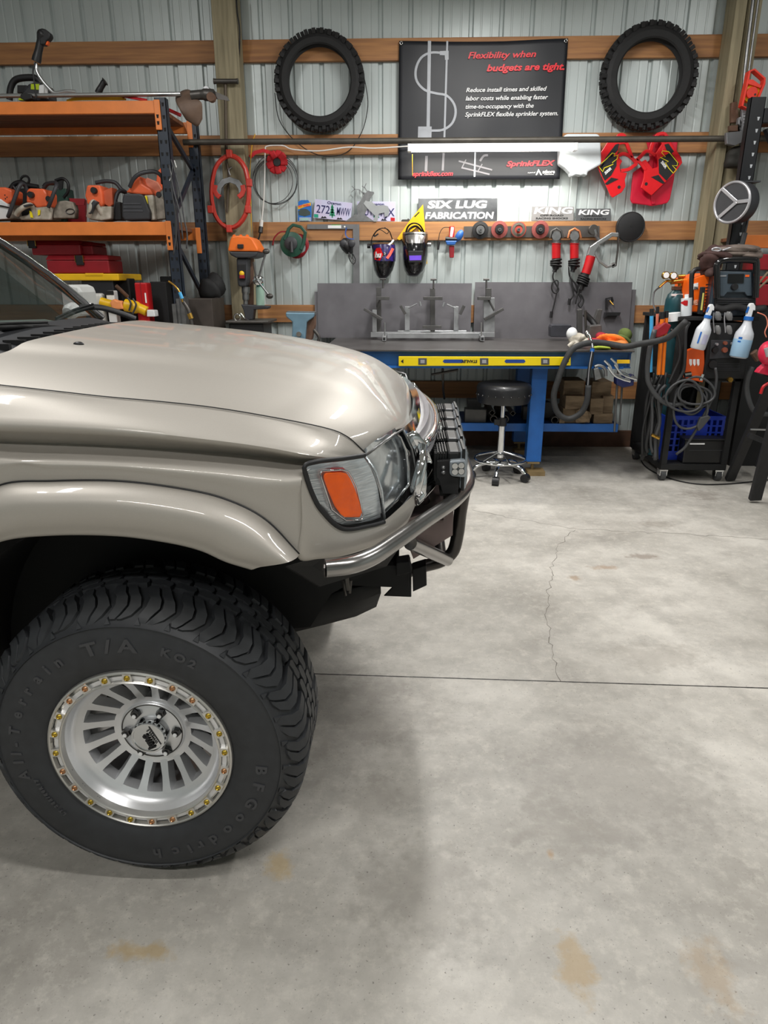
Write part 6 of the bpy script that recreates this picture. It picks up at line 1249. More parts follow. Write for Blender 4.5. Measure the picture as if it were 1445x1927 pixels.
def toolbox(x0, x1, ztop, zb3, label, Y, latch):
    a = q(x0, 500, Y).x; b = q(x1, 500, Y).x; t = thing('tool_box', label, 'tool box', V(((a+b)/2, Y+.12, zb3)), 'red tool boxes on the yellow lidded tote')
    h = ztop-zb3; obj('body', MB().box(a, b, Y, Y+.26, zb3, zb3+h*.72), m_dred, t, bevel=.008); obj('lid', MB().prism([V((a-.004, Y-.004, zb3+h*.74)), V((b+.004, Y-.004, zb3+h*.74)), V((b-.01, Y+.02, ztop)), V((a+.01, Y+.02, ztop))], (0, .25, 0)), m_dred, t, bevel=.006)
    for u in latch: c = a+(b-a)*u; obj('latch', MB().box(c-.028, c+.028, Y-.016, Y+.004, zb3+h*.45, zb3+h*.98), m_black, t, bevel=.004); obj('latch_edge', MB().box(c-.032, c-.028, Y-.018, Y, zb3+h*.6, zb3+h*.98).box(c+.028, c+.032, Y-.018, Y, zb3+h*.6, zb3+h*.98), m_brass, t)
    return t
z2 = q(150, 480, 5.32).z; z3 = q(110, 452, 5.34).z
toolbox(88, 205, z2, tz, 'dark red tool box with black latch, lower of the stacked pair', 5.32, (.55,)); toolbox(64, 155, z3, z2+.002, 'dark red tool box, upper of the stacked pair', 5.34, (.04,))
toolbox(158, 178, z3-.01, z2+.002, 'small dark red box at the right of the upper red tool box', 5.38, ())
t, a, b = boxon('cardboard_box', 198, 547, 217, 575, 5.218, .075, m_white, 'small white and black carton beside the black tote', 'box', zfloor=SB); obj('label', MB().box(a.x, b.x, 5.216, 5.2175, a.z-.03, a.z), m_black, t)
t, a, b = boxon('plastic_jug', 168, 552, 195, 580, 5.222, .07, mat('jug_white', 'c8c8c4', .4), 'small white jug in front of the black tote', 'jug', zfloor=SB, bev=.02)
t, a, b = boxon('tool_case', 252, 532, 280, 578, 5.2, .1, m_red, 'small red case standing between the black cases', 'case', zfloor=SB); obj('seam', MB().box((a.x+b.x)/2-.003, (a.x+b.x)/2+.003, 5.198, 5.2, b.z, a.z), m_dred, t); obj('lettering', MB().tx('TOOLS' if False else '', 262, 570, 5.199, 4) if False else MB().box(b.x-.02, b.x-.01, 5.197, 5.199, b.z+.03, b.z+.1), m_letw, t)
for (x0, y0, x1, y1, Y, lab) in ((222, 524, 250, 590, 5.42, 'black equipment case left of the red case'), (281, 530, 318, 595, 5.42, 'black equipment case right of the red case'), (300, 520, 330, 590, 5.6, 'tall black case behind the rack upright')): boxon('equipment_case', x0, y0, x1, y1, Y, .12, m_blackm, lab, 'case', 'black cases on the bottom rack shelf', zfloor=SB)
t = thing('impact_wrench', 'yellow and black cordless tool lying in front of the red case', 'power tool', V((q(250, 585, 5.1).x, 5.1, SB)))
YT = 5.19
obj('body', MB().tq([(236, 574, YT), (262, 580, YT), (276, 586, YT)], [.045]*5+[.035]*6, 12), m_yellow, t, smooth=50); obj('grip', MB().tq([(250, 578, YT), (246, 596, YT)], .02, 10), m_black, t); obj('clip', MB().tq([(240, 560, YT-.05), (246, 570, YT-.055), (243, 585, YT-.055)], .007, 6).tq([(250, 562, YT-.05), (256, 574, YT-.055), (250, 590, YT-.055)], .007, 6), m_fan, t); trace('battery', [(276, 583), (290, 584), (292, 596), (276, 596)], YT-.03, .08, m_white, t, bevel=.006)
t = thing('cordless_drill', 'yellow tool with pale orange grip pads left of the wrench', 'power tool', V((q(210, 585, 5.12).x, 5.12, SB)))
obj('body', MB().tq([(190, 568, 5.19), (204, 572, 5.19), (222, 576, 5.19)], .034, 12), m_yellow, t, smooth=50); trace('grip_pad', [(206, 568), (214, 562), (220, 566), (228, 566), (232, 582), (210, 582)], 5.14, .05, mat('pad_orange', 'e8935a', .6), t, bevel=.01)
one('pipe_offcut', MB().tq([(219, 538, 5.12), (240, 558, 5.2)], .013, 12), m_rust, 'short brown pipe sticking up behind the yellow tools', 'pipe', smooth=60)
th2 = thing('cutting_torch', 'gas cutting torch with bent brass tip leaning in front of the rack', 'torch', q(340, 612, 5.0))
obj('tube', MB().tq([(317, 529, 5.0), (328, 537, 5.0), (338, 550, 5.0), (344, 570, 5.0)], .007, 8), m_brass, th2, smooth=60); obj('valve', MB().tq([(338, 550, 5.0), (343, 562, 5.0)], .012, 8), m_lblue, th2); obj('handle', MB().tq([(345, 568, 5.0), (355, 585, 5.0), (362, 615, 5.0)], .014, 8), m_dsteel, th2, smooth=60); obj('knob', MB().tq([(356, 590, 5.0), (360, 600, 5.0)], .018, 10), m_brass, th2)
for i, (x0, y0, x1, Y, lab) in enumerate(((323, 572, 330, 5.02, 'leftmost of three steel plates leaning beside the rack'), (331, 562, 336, 5.04, 'middle of three steel plates leaning beside the rack'), (337, 558, 346, 5.06, 'rightmost of three steel plates leaning beside the rack'))):
    a, b = q(x0, y0, Y), q(x1, y0, Y); one('flat_steel_bar', MB().box(a.x, b.x, Y, Y+.1, 0, a.z), m_steel, lab, 'steel bar', 'steel plates leaning beside the rack')
a, b = q(350, 562, 5.25), q(398, 562, 5.25); one('steel_cabinet', MB().box(a.x, b.x, 5.25, 5.6, 0, a.z), mat('old_steel_box', '4c4540', .55, .5, .35, 6), 'tall dull steel box standing between rack and drill press', 'cabinet', bevel=.004)
one('black_bag', blob(q(398, 545, 5.5), (.09, .08, .10), 6, .25), m_blackm, 'black bag on top of the dull steel box', 'bag', smooth=180)
# ================================================================== right hand side
# far wall rack
rk2 = thing('storage_rack', 'black storage rack standing against the wall behind the welders', 'rack', V((q(1400, 300, 5.5).x+.5, 5.5, 0)))
ux = q(1390, 430, 5.5).x
m_bnavy = mat('rack_black', '14161a', .45)
u = obj('upright', MB().box(ux-.05, ux+.05, 5.5, 5.504, 0, 2.62).box(ux-.05, ux-.046, 5.5, 5.56, 0, 2.62).box(ux+.046, ux+.05, 5.5, 5.56, 0, 2.62), m_bnavy, rk2)
h = MB(); z = 1.2
while z < 2.5: h.prism([V((ux+.014, 5.4985, z)), V((ux+.022, 5.4985, z)), V((ux+.027, 5.4985, z+.022)), V((ux+.009, 5.4985, z+.022))], (0, .001, 0)); z += .075
obj('teardrop_holes', h, mat('hole_light', 'b8bcc0', .5), u)['kind'] = 'stuff'
obj('brace', MB().bar(V((ux+.08, 5.5, 2.42)), V((ux+.42, 5.55, 1.9)), .04, .02), m_bnavy, rk2); obj('upright', MB().box(ux+1.9, ux+2.0, 5.5, 5.56, 0, 2.62), m_bnavy, rk2)
for z in (1.73, 1.12, 2.55): obj('beam', MB().box(ux+.05, ux+1.95, 5.49, 5.53, z-.09, z), m_orange if z < 2 else m_bnavy, rk2, bevel=.003); obj('deck', MB().box(ux+.05, ux+1.95, 5.53, 5.98, z-.03, z-.005), mat('deck_wood', '8c5a3c'), rk2)
for i, (y0, y1, m, lab) in enumerate(((478, 508, m_dred, 'dark red box on the rack shelf at the right edge'), (535, 575, m_dred, 'dark red box lower on the rack at the right edge'), (520, 532, m_red, 'thin red case between the boxes at the right edge'))):
    a, b = q(1424, y0, 5.4), q(1470, y1, 5.4); one('parts_box', MB().box(a.x, b.x+.2, 5.4, 5.6, b.z, a.z), m, lab, 'box', 'red boxes at the right edge', bevel=.006)
one('dark_cabinet', MB().box(q(1398, 700, 5.45).x, 4.2, 5.42, 5.48, 0, q(1400, 520, 5.45).z), m_blackm, 'dark cabinet behind the welding cart at the right edge', 'cabinet')
for i, pts in enumerate(([(1420, 543, 5.2), (1445, 512, 5.2)], [(1424, 546, 5.25), (1452, 520, 5.25)])): one('wooden_dowel', MB().tq(pts, .008, 6), mat('dowel', '7a6650', .6), ('brown stick leaning at the right edge, front one', 'brown stick leaning at the right edge, rear one')[i], 'stick')
# strut, clamps and reel on the right post
one('conduit', MB().tq([(1418, -10, 5.85), (1398, 170, 5.85), (1391, 330, 5.88)], .012, 8).tq([(1428, -10, 5.86), (1408, 140, 5.86)], .008, 8), m_steel, 'grey conduit running down the laminated right post', 'conduit', smooth=60)
cp = thing('bar_clamp', 'large grey aluminium bar clamp with engraved scale hung on the right post', 'clamp', q(1392, 275, 5.84))
R7 = lambda u, v: (1340+u/5.067, 120+v/5.067)
trace('beam', [R7(285, 440), R7(365, 430), R7(360, 770), R7(320, 770), R7(300, 640), R7(280, 640)], 5.74, .03, mat('cast_grey', '8c8d90', .45, .5, .15), cp, bevel=.004); trace('jaw', [R7(135, 655), R7(285, 640), R7(290, 600), R7(245, 575), R7(255, 510), R7(285, 500), R7(300, 740), R7(220, 780), R7(140, 765)], 5.735, .04, mat('cast_grey', '8c8d90'), cp, bevel=.005)
for k in range(7): trace('scale_mark', [R7(298, 480+k*30), R7(322, 480+k*30), R7(322, 485+k*30), R7(298, 485+k*30)], 5.738, .002, m_letk, cp)
trace('pad', [R7(165, 590), R7(245, 585), R7(245, 640), R7(165, 640)], 5.74, .03, m_rust, cp); trace('bracket', [R7(185, 370), R7(240, 360), R7(250, 560), R7(180, 560)], 5.80, .03, m_rust, cp)
tr2 = thing('strap_reel', 'bright red and yellow tape reel hung high on the right post', 'reel', q(1410, 205, 5.76))
o = [R7(360, 70), R7(405, 52), R7(505, 140), R7(500, 190), R7(440, 330), R7(360, 435), R7(290, 400), R7(345, 150)]
rim_ = MB(); rib(rim_, o, 4, 5.70, .06, closed=True); obj('frame', rim_, mat('reel_red', 'f03a28', .35), tr2, bevel=.003); trace('cross_bar', [R7(345, 150), R7(390, 150), R7(470, 210), R7(460, 230), R7(345, 190)], 5.70, .05, mat('reel_red', 'f03a28'), tr2)
obj('tape', disc(MB(), 1340+375/5.067, 120+280/5.067, 15, 5.72, .04, 28), m_yellow, tr2, smooth=40); obj('hub', disc(MB(), 1340+385/5.067, 120+275/5.067, 10.5, 5.70, .07, 24), mat('reel_red', 'f03a28'), tr2, smooth=40); obj('bore', disc(MB(), 1340+410/5.067, 120+292/5.067, 2, 5.698, .003), m_black, tr2)
one('tool_pouch', blob(q(1388, 300, 5.80), (.10, .06, .09), 9, .2), mat('pouch_black', '26241f', .7, 0, .3), 'dark tool pouch hung below the grey bar clamp on the post', 'pouch', smooth=180)
sk_ = thing('shop_speaker', 'round dark speaker with silver Y shaped trim mounted on the right post', 'speaker', q(1385, 418, 5.6))
cR = q(1377, 381, 5.34); ax = V((-1.5, -1, 0)).normalized()
obj('housing', MB().lathe([(0, .0), (.124, .0), (.138, .02), (.134, .11), (.10, .13), (0, .13)], cR, -ax, 40), m_fan, sk_, smooth=45)
obj('rim', MB().torus(cR, ax, .131, .010, 44, 8), m_silverp, sk_, smooth=180)
e1 = ax.cross(V((0, 0, 1))).normalized()
vx = cR+ax*.006-e1*.04
for d in (e1*.085+V((0, 0, .095)), e1*.085-V((0, 0, .095)), -e1*.125): obj('trim_arm', MB().bar(vx, cR+ax*.006+d, .024, .010, up=ax), m_silverp, sk_, bevel=.003)
obj('bracket', MB().box(cR.x+.02, cR.x+.2, cR.y+.05, cR.y+.15, cR.z+.135, cR.z+.145), m_fan, sk_); obj('power_cord', MB().tq([(1404, 356, 5.44), (1411, 375, 5.44), (1408, 410, 5.44), (1402, 440, 5.44)], .006, 6), m_gcable, sk_, smooth=180); obj('plug', MB().tq([(1402, 438, 5.44), (1396, 462, 5.44)], .018, 8), m_gcable, sk_)
# ---- welding cart
YCART = 4.95
zc0 = q(1300, 885, YCART).z; xl, xr = q(1262, 780, YCART).x-.02, q(1378, 780, YCART).x+.02
ct = thing('welding_cart', 'black steel welding cart on chrome casters loaded with welders and hoses', 'cart', V(((xl+xr)/2, YCART+.35, 0)))
zt3 = q(1300, 596, YCART).z
obj('base_tray', MB().box(xl, xr, YCART, YCART+.75, zc0, zc0+.045), m_blackm, ct, bevel=.004)
for (x, y) in ((xl, YCART), (xr-.04, YCART), (xl, YCART+.71), (xr-.04, YCART+.71)): obj('post', MB().box(x, x+.04, y, y+.04, zc0+.045, zt3-.025), m_blackm, ct)
obj('top_tray', MB().box(xl-.02, xr+.05, YCART-.01, YCART+.75, zt3-.025, zt3), m_blackm, ct, bevel=.003)
m_orp = mat('orange_side_panel', 'd8561c', .4, 0, .1)
zm = q(1300, 712, YCART).z; obj('middle_tray', MB().box(xl+.04, xr-.0, YCART, YCART+.7, zm-.02, zm), m_blackm, ct)
obj('back_panel', MB().box(xl+.02, xr, YCART+.70, YCART+.705, zc0+.05, zt3-.03), m_blackm, ct)
for (x, y) in ((xl+.03, YCART+.04), (xr-.04, YCART+.04), (xl+.03, YCART+.66), (xr-.04, YCART+.66)):
    c = obj('caster_fork', MB().box(x-.03, x+.03, y-.03, y+.03, zc0-.012, zc0-.0005).box(x-.026, x-.020, y-.03, y+.03, .04, zc0-.01).box(x+.020, x+.026, y-.03, y+.03, .04, zc0-.01), m_chrome, ct); obj('caster_wheel', MB().cyl((x-.018, y, .042), (x+.018, y, .042), .042, n=22), m_gcable, c, smooth=40)
# welder inside the cart
YC2_ = YCART-.03
wd = thing('welding_machine', 'black welding machine with orange side in the middle of the cart', 'welder', V((q(1350, 720, YCART).x, YCART+.3, zm)))
a, b = q(1333, 640, YC2_), q(1400, 712, YC2_)
obj('case', MB().box(a.x, b.x, YC2_, YC2_+.5, zm+.001, zt3-.04), m_blackm, wd, bevel=.006)
trace('side_panel', [(1294, 660), (1325, 648), (1326, 706), (1322, 720), (1290, 712)], YC2_+.01, .05, m_orp, wd, bevel=.003)
for i, x in enumerate((1297, 1304, 1311)): trace('badge', [(x, 676), (x+5, 676), (x+5, 686), (x+2.5, 689), (x, 684)], YC2_+.008, .003, m_letw, wd)
trace('front_panel', [(1338, 640), (1386, 640), (1384, 672), (1335, 676)], YC2_-.006, .01, mat('panel_grey', '3a3c40', .35), wd, bevel=.002)
for i, (x, y, r, m) in enumerate(((1347, 659, 6, m_black), (1365, 659, 5, mat('knob_rust', '8a4a34', .5)), (1381, 660, 6, m_black), (1350, 648, 2.5, m_silverp), (1366, 646, 3.5, mat('knob_rust', '8a4a34')), (1380, 647, 3, m_silverp))): obj('knob', disc(MB(), x, y, r, YC2_-.03, .03, 18), m, wd, smooth=40)
for k in range(5): trace('vent', [(1350, 684+k*3), (1392, 684+k*3), (1392, 685+k*3), (1350, 685+k*3)], YC2_-.003, .004, m_fan, wd)
obj('socket', disc(MB(), 1375, 715, 5, YC2_-.02, .03, 18), m_brass, wd, smooth=50); obj('socket', disc(MB(), 1342, 686, 8, YC2_-.02, .03, 18), m_black, wd)
# multi process welder on top, with roll bar
YW = 4.93
P8 = lambda u, v: (1300+u/8.76, 460+v/8.76)
w1 = thing('welding_machine', 'blue black welder with tilted screen and rounded bar handle on top of the cart', 'welder', V((q(1384, 590, YW).x, YW+.3, zt3)))
m_wb = mat('welder_blue_black', '2c3640', .35, 0, .1, coat=.3)
a, b = q(1345, 520, YW), q(1421, 590, YW)
obj('case', MB().box(a.x, b.x, YW+.02, YW+.5, zt3+.001, q(1380, 508, YW).z), m_wb, w1, bevel=.015)
trace('front_bezel', [P8(460, 440), P8(1000, 455), P8(1010, 850), P8(930, 850), P8(890, 790), P8(600, 790), P8(540, 860), P8(455, 850)], YW-.005, .03, mat('bezel_slate', '46525c', .35, 0, .1), w1, bevel=.004)
trace('screen', [P8(615, 485), P8(880, 485), P8(870, 640), P8(605, 640)], YW-.010, .006, m_gloss, w1, bevel=.002); obj('dial', disc(MB(), *P8(735, 700), 6, YW-.035, .03, 20), m_black, w1, smooth=45)
trace('orange_badge', [P8(900, 500), P8(965, 500), P8(960, 535), P8(895, 535)], YW-.008, .004, m_orangep, w1); trace('name_badge', [P8(485, 508), P8(585, 508), P8(582, 528), P8(490, 530)], YW-.008, .004, m_silverp, w1)
trace('lower_panel', [P8(400, 880), P8(1075, 880), P8(1070, 1080), P8(390, 1080)], YW, .03, m_black, w1, bevel=.005)
for v in (905, 935, 965): trace('louvre', [P8(420, v), P8(1060, v), P8(1060, v+12), P8(420, v+12)], YW-.006, .01, m_fan, w1)
obj('roll_bar', MB().tq([(*P8(430, 880), YW-.02), (*P8(425, 420), YW-.02), (*P8(440, 320), YW-.02), (*P8(520, 262), YW-.02), (*P8(760, 250), YW-.02), (*P8(1020, 262), YW-.02), (*P8(1080, 330), YW-.02), (*P8(1060, 880), YW-.02)], .022, 12, 8), m_gloss, w1, smooth=60)
# orange plasma cutter
w2 = thing('plasma_cutter', 'bright orange machine with black vents and handle left of the larger welder', 'welder', V((q(1322, 588, 5.0).x, 5.1, zt3)))
trace('case', [P8(30, 560), P8(330, 465), P8(395, 460), P8(390, 1130), P8(15, 1110)], 5.02, .34, mat('machine_orange', 'ff6a14', .38, 0, .06), w2, bevel=.006)
obj('handle', MB().tq([(*P8(10, 1000), 5.03), (*P8(12, 560), 5.03), (*P8(40, 450), 5.03), (*P8(110, 405), 5.03), (*P8(280, 405), 5.03), (*P8(370, 440), 5.03)], .016, 10, 6), m_black, w2, smooth=60)
for k in range(9): v = 645+k*50; trace('vent_slot', [P8(250-k*4, v+10), P8(312-k*4, v), P8(310-k*4, v+14), P8(248-k*4, v+24)], 5.016, .005, m_black, w2)
trace('name_sticker', [P8(40, 650), P8(120, 630), P8(118, 735), P8(38, 750)], 5.017, .003, m_letw, w2); obj('lettering', MB().tx('206', *P8(44, 740), 5.0165, 5, ext=.001, wpx=8, off=.001), m_letk, w2)
obj('lettering', MB().tx('PRIMEWELD' if False else 'WELD', *P8(22, 1000), 5.0165, 9, ext=.001, wpx=15, off=.002, ang=.1), mat('salmon_letter', 'ffc0a0', .5), w2)
fl_ = thing('work_light', 'slim black work light with yellow strip standing in front of the orange machine', 'work light', V((q(1318, 590, 4.97).x, 4.98, zt3)))
trace('body', [P8(175, 700), P8(245, 700), P8(200, 1160), P8(120, 1150)], 4.96, .03, m_black, fl_, bevel=.004); trace('light_strip', [P8(196, 800), P8(220, 800), P8(185, 1085), P8(158, 1080)], 4.957, .004, mat('strip_yellow', 'd8d070', .4), fl_)
# gloves over the roll bar
gl_ = thing('welding_gloves', 'brown leather welding gloves draped over the welder handle', 'gloves', q(1365, 500, 4.95))
m_gb = mat('leather_brown', '3c2420', .8, 0, .35, 14, bump=.4); m_gg = mat('leather_grey', '6c6058', .8, 0, .35, 14, bump=.4)
for (u, v, rx, rz, m, sd) in ((420, 190, .085, .05, m_gb, 1), (560, 170, .10, .05, m_gb, 2), (330, 300, .055, .085, m_gb, 3), (300, 420, .04, .06, m_gb, 7), (760, 160, .14, .045, m_gg, 4), (930, 190, .10, .035, m_gg, 5), (720, 100, .15, .03, m_gg, 6)): c = q(*P8(u, v), 5.0); obj('leather', blob(c, (rx, .09, rz), sd, .3, 24, 14), m, gl_, smooth=180)
obj('cuff', MB().tube(ql([(P8(420, 85)[0]+8*cos(a), P8(420, 85)[1]-3.2*sin(a)) for a in [2*pi*k/16 for k in range(16)]], 4.93), .006, 6, closed=True).tq([P8(520, 100), P8(700, 45), P8(900, 75), P8(945, 115)], .007, 6, Y=4.93), m_silverp, gl_, smooth=180)
# gas cylinder
gy = thing('gas_cylinder', 'dark green gas cylinder with brass regulator standing left of the welders', 'gas cylinder', V((q(1269, 600, 5.25).x, 5.25, zc0+.046)))
cc = V((q(1270, 580, 5.25).x, 5.25, 0)); z_ = lambda y: q(1270, y, 5.25).z
rr = (q(1289, 580, 5.25)-q(1250, 580, 5.25)).length/2
obj('cylinder', MB().lathe([(0, zc0+.05), (rr, zc0+.05), (rr, z_(575)), (rr*.97, z_(564)), (rr*.82, z_(554)), (rr*.5, z_(547)), (rr*.42, z_(542)), (0, z_(542))], cc, (0, 0, 1), 40), m_cyl, gy, smooth=50)
obj('neck_ring', MB().lathe([(rr*.5, z_(546)), (rr*.56, z_(545)), (rr*.56, z_(539)), (0, z_(539))], cc, (0, 0, 1), 28), m_rust, gy, smooth=50)
rg = obj('regulator', MB().tq([(1281, 538, 5.22), (1281, 518, 5.22)], .020, 12).tq([(1262, 531, 5.2), (1288, 528, 5.2)], .017, 12).tq([(1262, 530, 5.2), (1254, 529, 5.2), (1240, 541, 5.18)], .009, 8).tq([(1276, 520, 5.2), (1289, 519, 5.2)], .012, 8), m_brass, gy, smooth=60)
for (x, y) in ((1254, 518), (1268, 519)): obj('gauge', disc(MB(), x, y, 7, 5.16, .03, 26), m_brass, gy, smooth=45); obj('gauge_face', disc(MB(), x, y, 5.6, 5.158, .002, 24), m_letw, gy)
obj('gas_hose', MB().tq([(1240, 541, 5.18), (1231, 550, 5.1), (1229, 570, 5.05), (1234, 585, 5.0), (1245, 600, 4.98)], .006, 6), m_gcable, gy, smooth=180)
trace('white_label', [(1264, 553), (1286, 553), (1285, 558), (1264, 557)], 5.25-rr*.78, .01, m_letw, gy)
wt_ = thing('aerosol_can', 'white and red aerosol can standing in front of the green cylinder', 'aerosol can', V((q(1291, 592, 5.02).x, 5.02, zt3)))
obj('can', MB().tq([(1291, 594, 5.02), (1292, 561, 5.02)], .036, 22), mat('can_white', 'd8dde0', .3, .1, .05), wt_, smooth=45); obj('cap', MB().tq([(1292, 561, 5.02), (1292, 554, 5.02)], .014, 14), m_white, wt_); obj('red_logo', shell([(565, 1289, 6, .037), (570, 1289, 8, .037), (575, 1289, 6, .037)], 5.02, 8), m_red, wt_, smooth=60)
tbw = one('white_tub', MB().tq([(1265, 604, 5.0), (1265, 589, 5.0)], .052, 24), m_white, 'white tub standing in front of the green gas cylinder', 'tub', smooth=45)
for i, (pts, r, m, lab) in enumerate((([(1224, 700, 4.93), (1226, 594, 4.93)], .013, m_lblue, 'light blue filler rod tube beside the welding cart'), ([(1239, 705, 4.92), (1246, 600, 4.92)], .014, mat('tube_orange', 'e87818', .35), 'orange filler rod tube, left of the orange pair'), ([(1247, 705, 4.93), (1254, 598, 4.93)], .012, mat('tube_orange', 'e87818'), 'orange filler rod tube, right of the orange pair'), ([(1236, 620, 4.97), (1237, 590, 4.97)], .010, mat('tube_salmon', 'e88a70', .4), 'short salmon coloured tube behind the orange tubes'))):
    t = thing('rod_tube', lab, 'tube', q(*pts[0]), 'filler rod tubes on the cart'); obj('tube', MB().tq(pts, r, 12), m, t, smooth=60); x, y, Yq = pts[1]; obj('cap', MB().tq([(x, y, Yq), (x+.5, y-13, Yq)], r*1.1, 12), m_black, t, smooth=60)
one('red_torch_box', MB().prism(ql([(1229, 624), (1252, 606), (1264, 612), (1256, 628), (1238, 636), (1232, 632)], 4.88), (0, .1, 0)), m_dred, 'dark red plastic holder tilted on the cart corner', 'holder', bevel=.008)
# spray bottles hooked on the tray edge
def spray(x, ytop, tilt, label, liquid, s=1.0):
    Yb = 4.85; t = thing('spray_bottle', label, 'spray bottle', q(x, ytop+100*s, Yb), 'spray bottles hooked on the cart')
    base = q(x, ytop, Yb); k = (q(x, ytop-10, Yb)-base).length/10; ax = V((sin(tilt), 0, -cos(tilt)))
    L = lambda d: base+ax*d*k*s
    prof = [(0, 101), (14, 101), (16.5, 98), (17, 60), (16, 54), (10, 43), (7.5, 36), (7, 29), (0, 29)]
    obj('bottle', MB().lathe([(r*k*s, d*k*s) for r, d in prof], base, ax, 32), mat('bottle_plastic', 'd4d8de', .25, 0, .03, alpha=.88), t, smooth=50)
    if liquid: obj('liquid', MB().lathe([(0, 100*k*s), (16*k*s, 99*k*s), (16.9*k*s, 98*k*s), (17.2*k*s, 66*k*s), (0, 66*k*s)], base, ax, 32), mat('blue_liquid', '9cc0dc', .2, 0, .03), t, smooth=50)
    obj('collar', MB().lathe([(0, 31*k*s), (8.5*k*s, 31*k*s), (8.5*k*s, 24*k*s), (0, 24*k*s)], base, ax, 24), m_blue, t, smooth=50)
    hx = V((cos(tilt), 0, sin(tilt)))
    pt = lambda u, d: L(d)+hx*u*k*s
    obj('sprayer_head', MB().prism([pt(-4, 25), pt(5, 25), pt(5, 12), pt(9, 12), pt(7, 4), pt(2, -1), pt(-3, 0), pt(-5, 5), pt(-4, 10)], (0, .03, 0)), m_white, t, bevel=.004)
    obj('trigger', MB().prism([pt(-5, 6), pt(-3, 8), pt(-4, 17), pt(-7, 18), pt(-6, 12)], (0, .018, 0)), m_blue, t, bevel=.002)
    for (u, d, w, h, m) in ((-11, 62, 3, 26, m_blue), (-3, 66, 12, 22, mat('label_lilac', 'b4b4cc', .5))) if not liquid else ((-14, 62, 5, 4, m_blue), (-14, 69, 4, 3, m_blue)):
        e = .0175*s*k/k; f = MB(); rows = []
        for dd in (d, d+h):
            row = []
            for j in range(7):
                uu = u+w*j/6; R_ = 17.25*k*s; uu_ = max(-.98, min(.98, uu*k*s/R_)); row.append(L(dd)+hx*uu_*R_+V((0, -R_*sqrt(1-uu_**2), 0)))
            rows.append(row)
        obj('label', f.grid(rows), m, t)
    return t
spray(1340, 573, -.19, 'white spray bottle with printed label, left one hooked on the cart', False, .86); spray(1416, 571, -.10, 'clear spray bottle of pale blue liquid, right one hooked on the cart', True, 1.03)
for i, (x, lab) in enumerate(((1350, 'clear safety glasses hung on the cart, left pair'), (1371, 'clear safety glasses hung on the cart, right pair'))):
    t = thing('safety_glasses', lab, 'safety glasses', q(x, 625, 4.86), 'safety glasses on the cart')
    for (dy, w) in ((0, 6.5), (26, 5.5)): obj('lens', shell([(586+dy, x, 3, .01), (590+dy, x, w, .02), (597+dy, x+1, w, .02), (603+dy, x+2, w*.6, .012)], 4.87, 8), mat('glasses_clear', 'b8b8b8', .05, 0, .02, alpha=.35), t, smooth=60)
    obj('frame', MB().tq([(x-7, 588, 4.87), (x-8, 600, 4.87), (x-7, 615, 4.87), (x-6, 626, 4.87)], .004, 6), m_silverp, t, smooth=60)
trace_ = one('cart_cloth', MB().tq([(1345, 578, 4.91), (1360, 582, 4.90), (1385, 577, 4.90), (1410, 583, 4.90), (1440, 580, 4.9)], .026, 10, flat=.8), m_blackm, 'black cloth rolled along the front edge of the cart top', 'cloth', smooth=180)
# hoses
hs = thing('welding_leads', 'coiled grey welding leads hanging on the front of the cart', 'cables', q(1305, 800, 4.85))
for i, (cx, cy, rx, ry) in enumerate(((1300, 752, 29, 28), (1306, 748, 30, 22), (1296, 765, 32, 42), (1310, 735, 34, 26), (1290, 745, 34, 30))):
    obj('coil', MB().tube(ql([(cx+rx*cos(a)+4*sin(2*a+i), cy-ry*sin(a)) for a in [2*pi*k/32 for k in range(32)]], 4.86-.008*i), .0085, 8, closed=True), m_gcable, hs, smooth=180)
obj('lead', MB().tq([(1346, 692, 4.86), (1348, 715, 4.86), (1342, 745, 4.86), (1325, 780, 4.86), (1312, 805, 4.86), (1290, 840, 4.88), (1272, 855, 4.9)], .010, 8), m_gcable, hs, smooth=180)
obj('lead', MB().tq([(1297, 606, 4.88), (1290, 625, 4.87), (1289, 670, 4.86), (1285, 700, 4.86), (1268, 728, 4.86), (1245, 752, 4.86)], .012, 8), m_cable, hs, smooth=180)
obj('lead', MB().tq([(1262, 620, 4.87), (1276, 632, 4.87), (1279, 670, 4.87), (1268, 700, 4.87), (1258, 722, 4.87)], .009, 8), m_cable, hs, smooth=180)
obj('lead', MB().tq([(1232, 620, 4.86), (1222, 660, 4.86), (1218, 700, 4.86), (1222, 725, 4.86), (1240, 750, 4.86), (1262, 762, 4.86), (1290, 758, 4.86)], .017, 10), m_gcable, hs, smooth=180)
obj('ground_clamp', MB().tq([(1288, 706, 4.84), (1300, 704, 4.84)], .018, 8), m_chrome, hs); obj('hook', MB().tq([(1322, 704, 4.84), (1318, 716, 4.84)], .012, 8), m_chrome, hs)
trace('electrode_holder', [(1312, 802), (1318, 786), (1334, 782), (1338, 786), (1322, 806), (1315, 812)], 4.82, .03, m_gcable, hs, bevel=.005)
hd = thing('hanging_cables', 'tangle of black cables hanging down the left side of the cart', 'cables', q(1225, 850, 4.95)); rnd = random.Random(11)
for k in range(13):
    x = 1226+rnd.uniform(0, 28); pts = [(x+rnd.uniform(-4, 8), 700+rnd.uniform(0, 25))]
    for y in (750, 790, 830, 858): pts.append((x-10-(y-740)*.05+rnd.uniform(-8, 8), y+rnd.uniform(-8, 8)))
    obj('cable', MB().tq(pts, rnd.uniform(.008, .015), 7, 5, Y=4.92+rnd.uniform(-.02, .06)), m_cable if k % 4 else m_gcable, hd, smooth=180)
for (x, y) in ((1226, 822), (1232, 825)): obj('yellow_plug', MB().tq([(x, y-4, 4.88), (x+8, y, 4.88)], .012, 6), m_brass, hd)
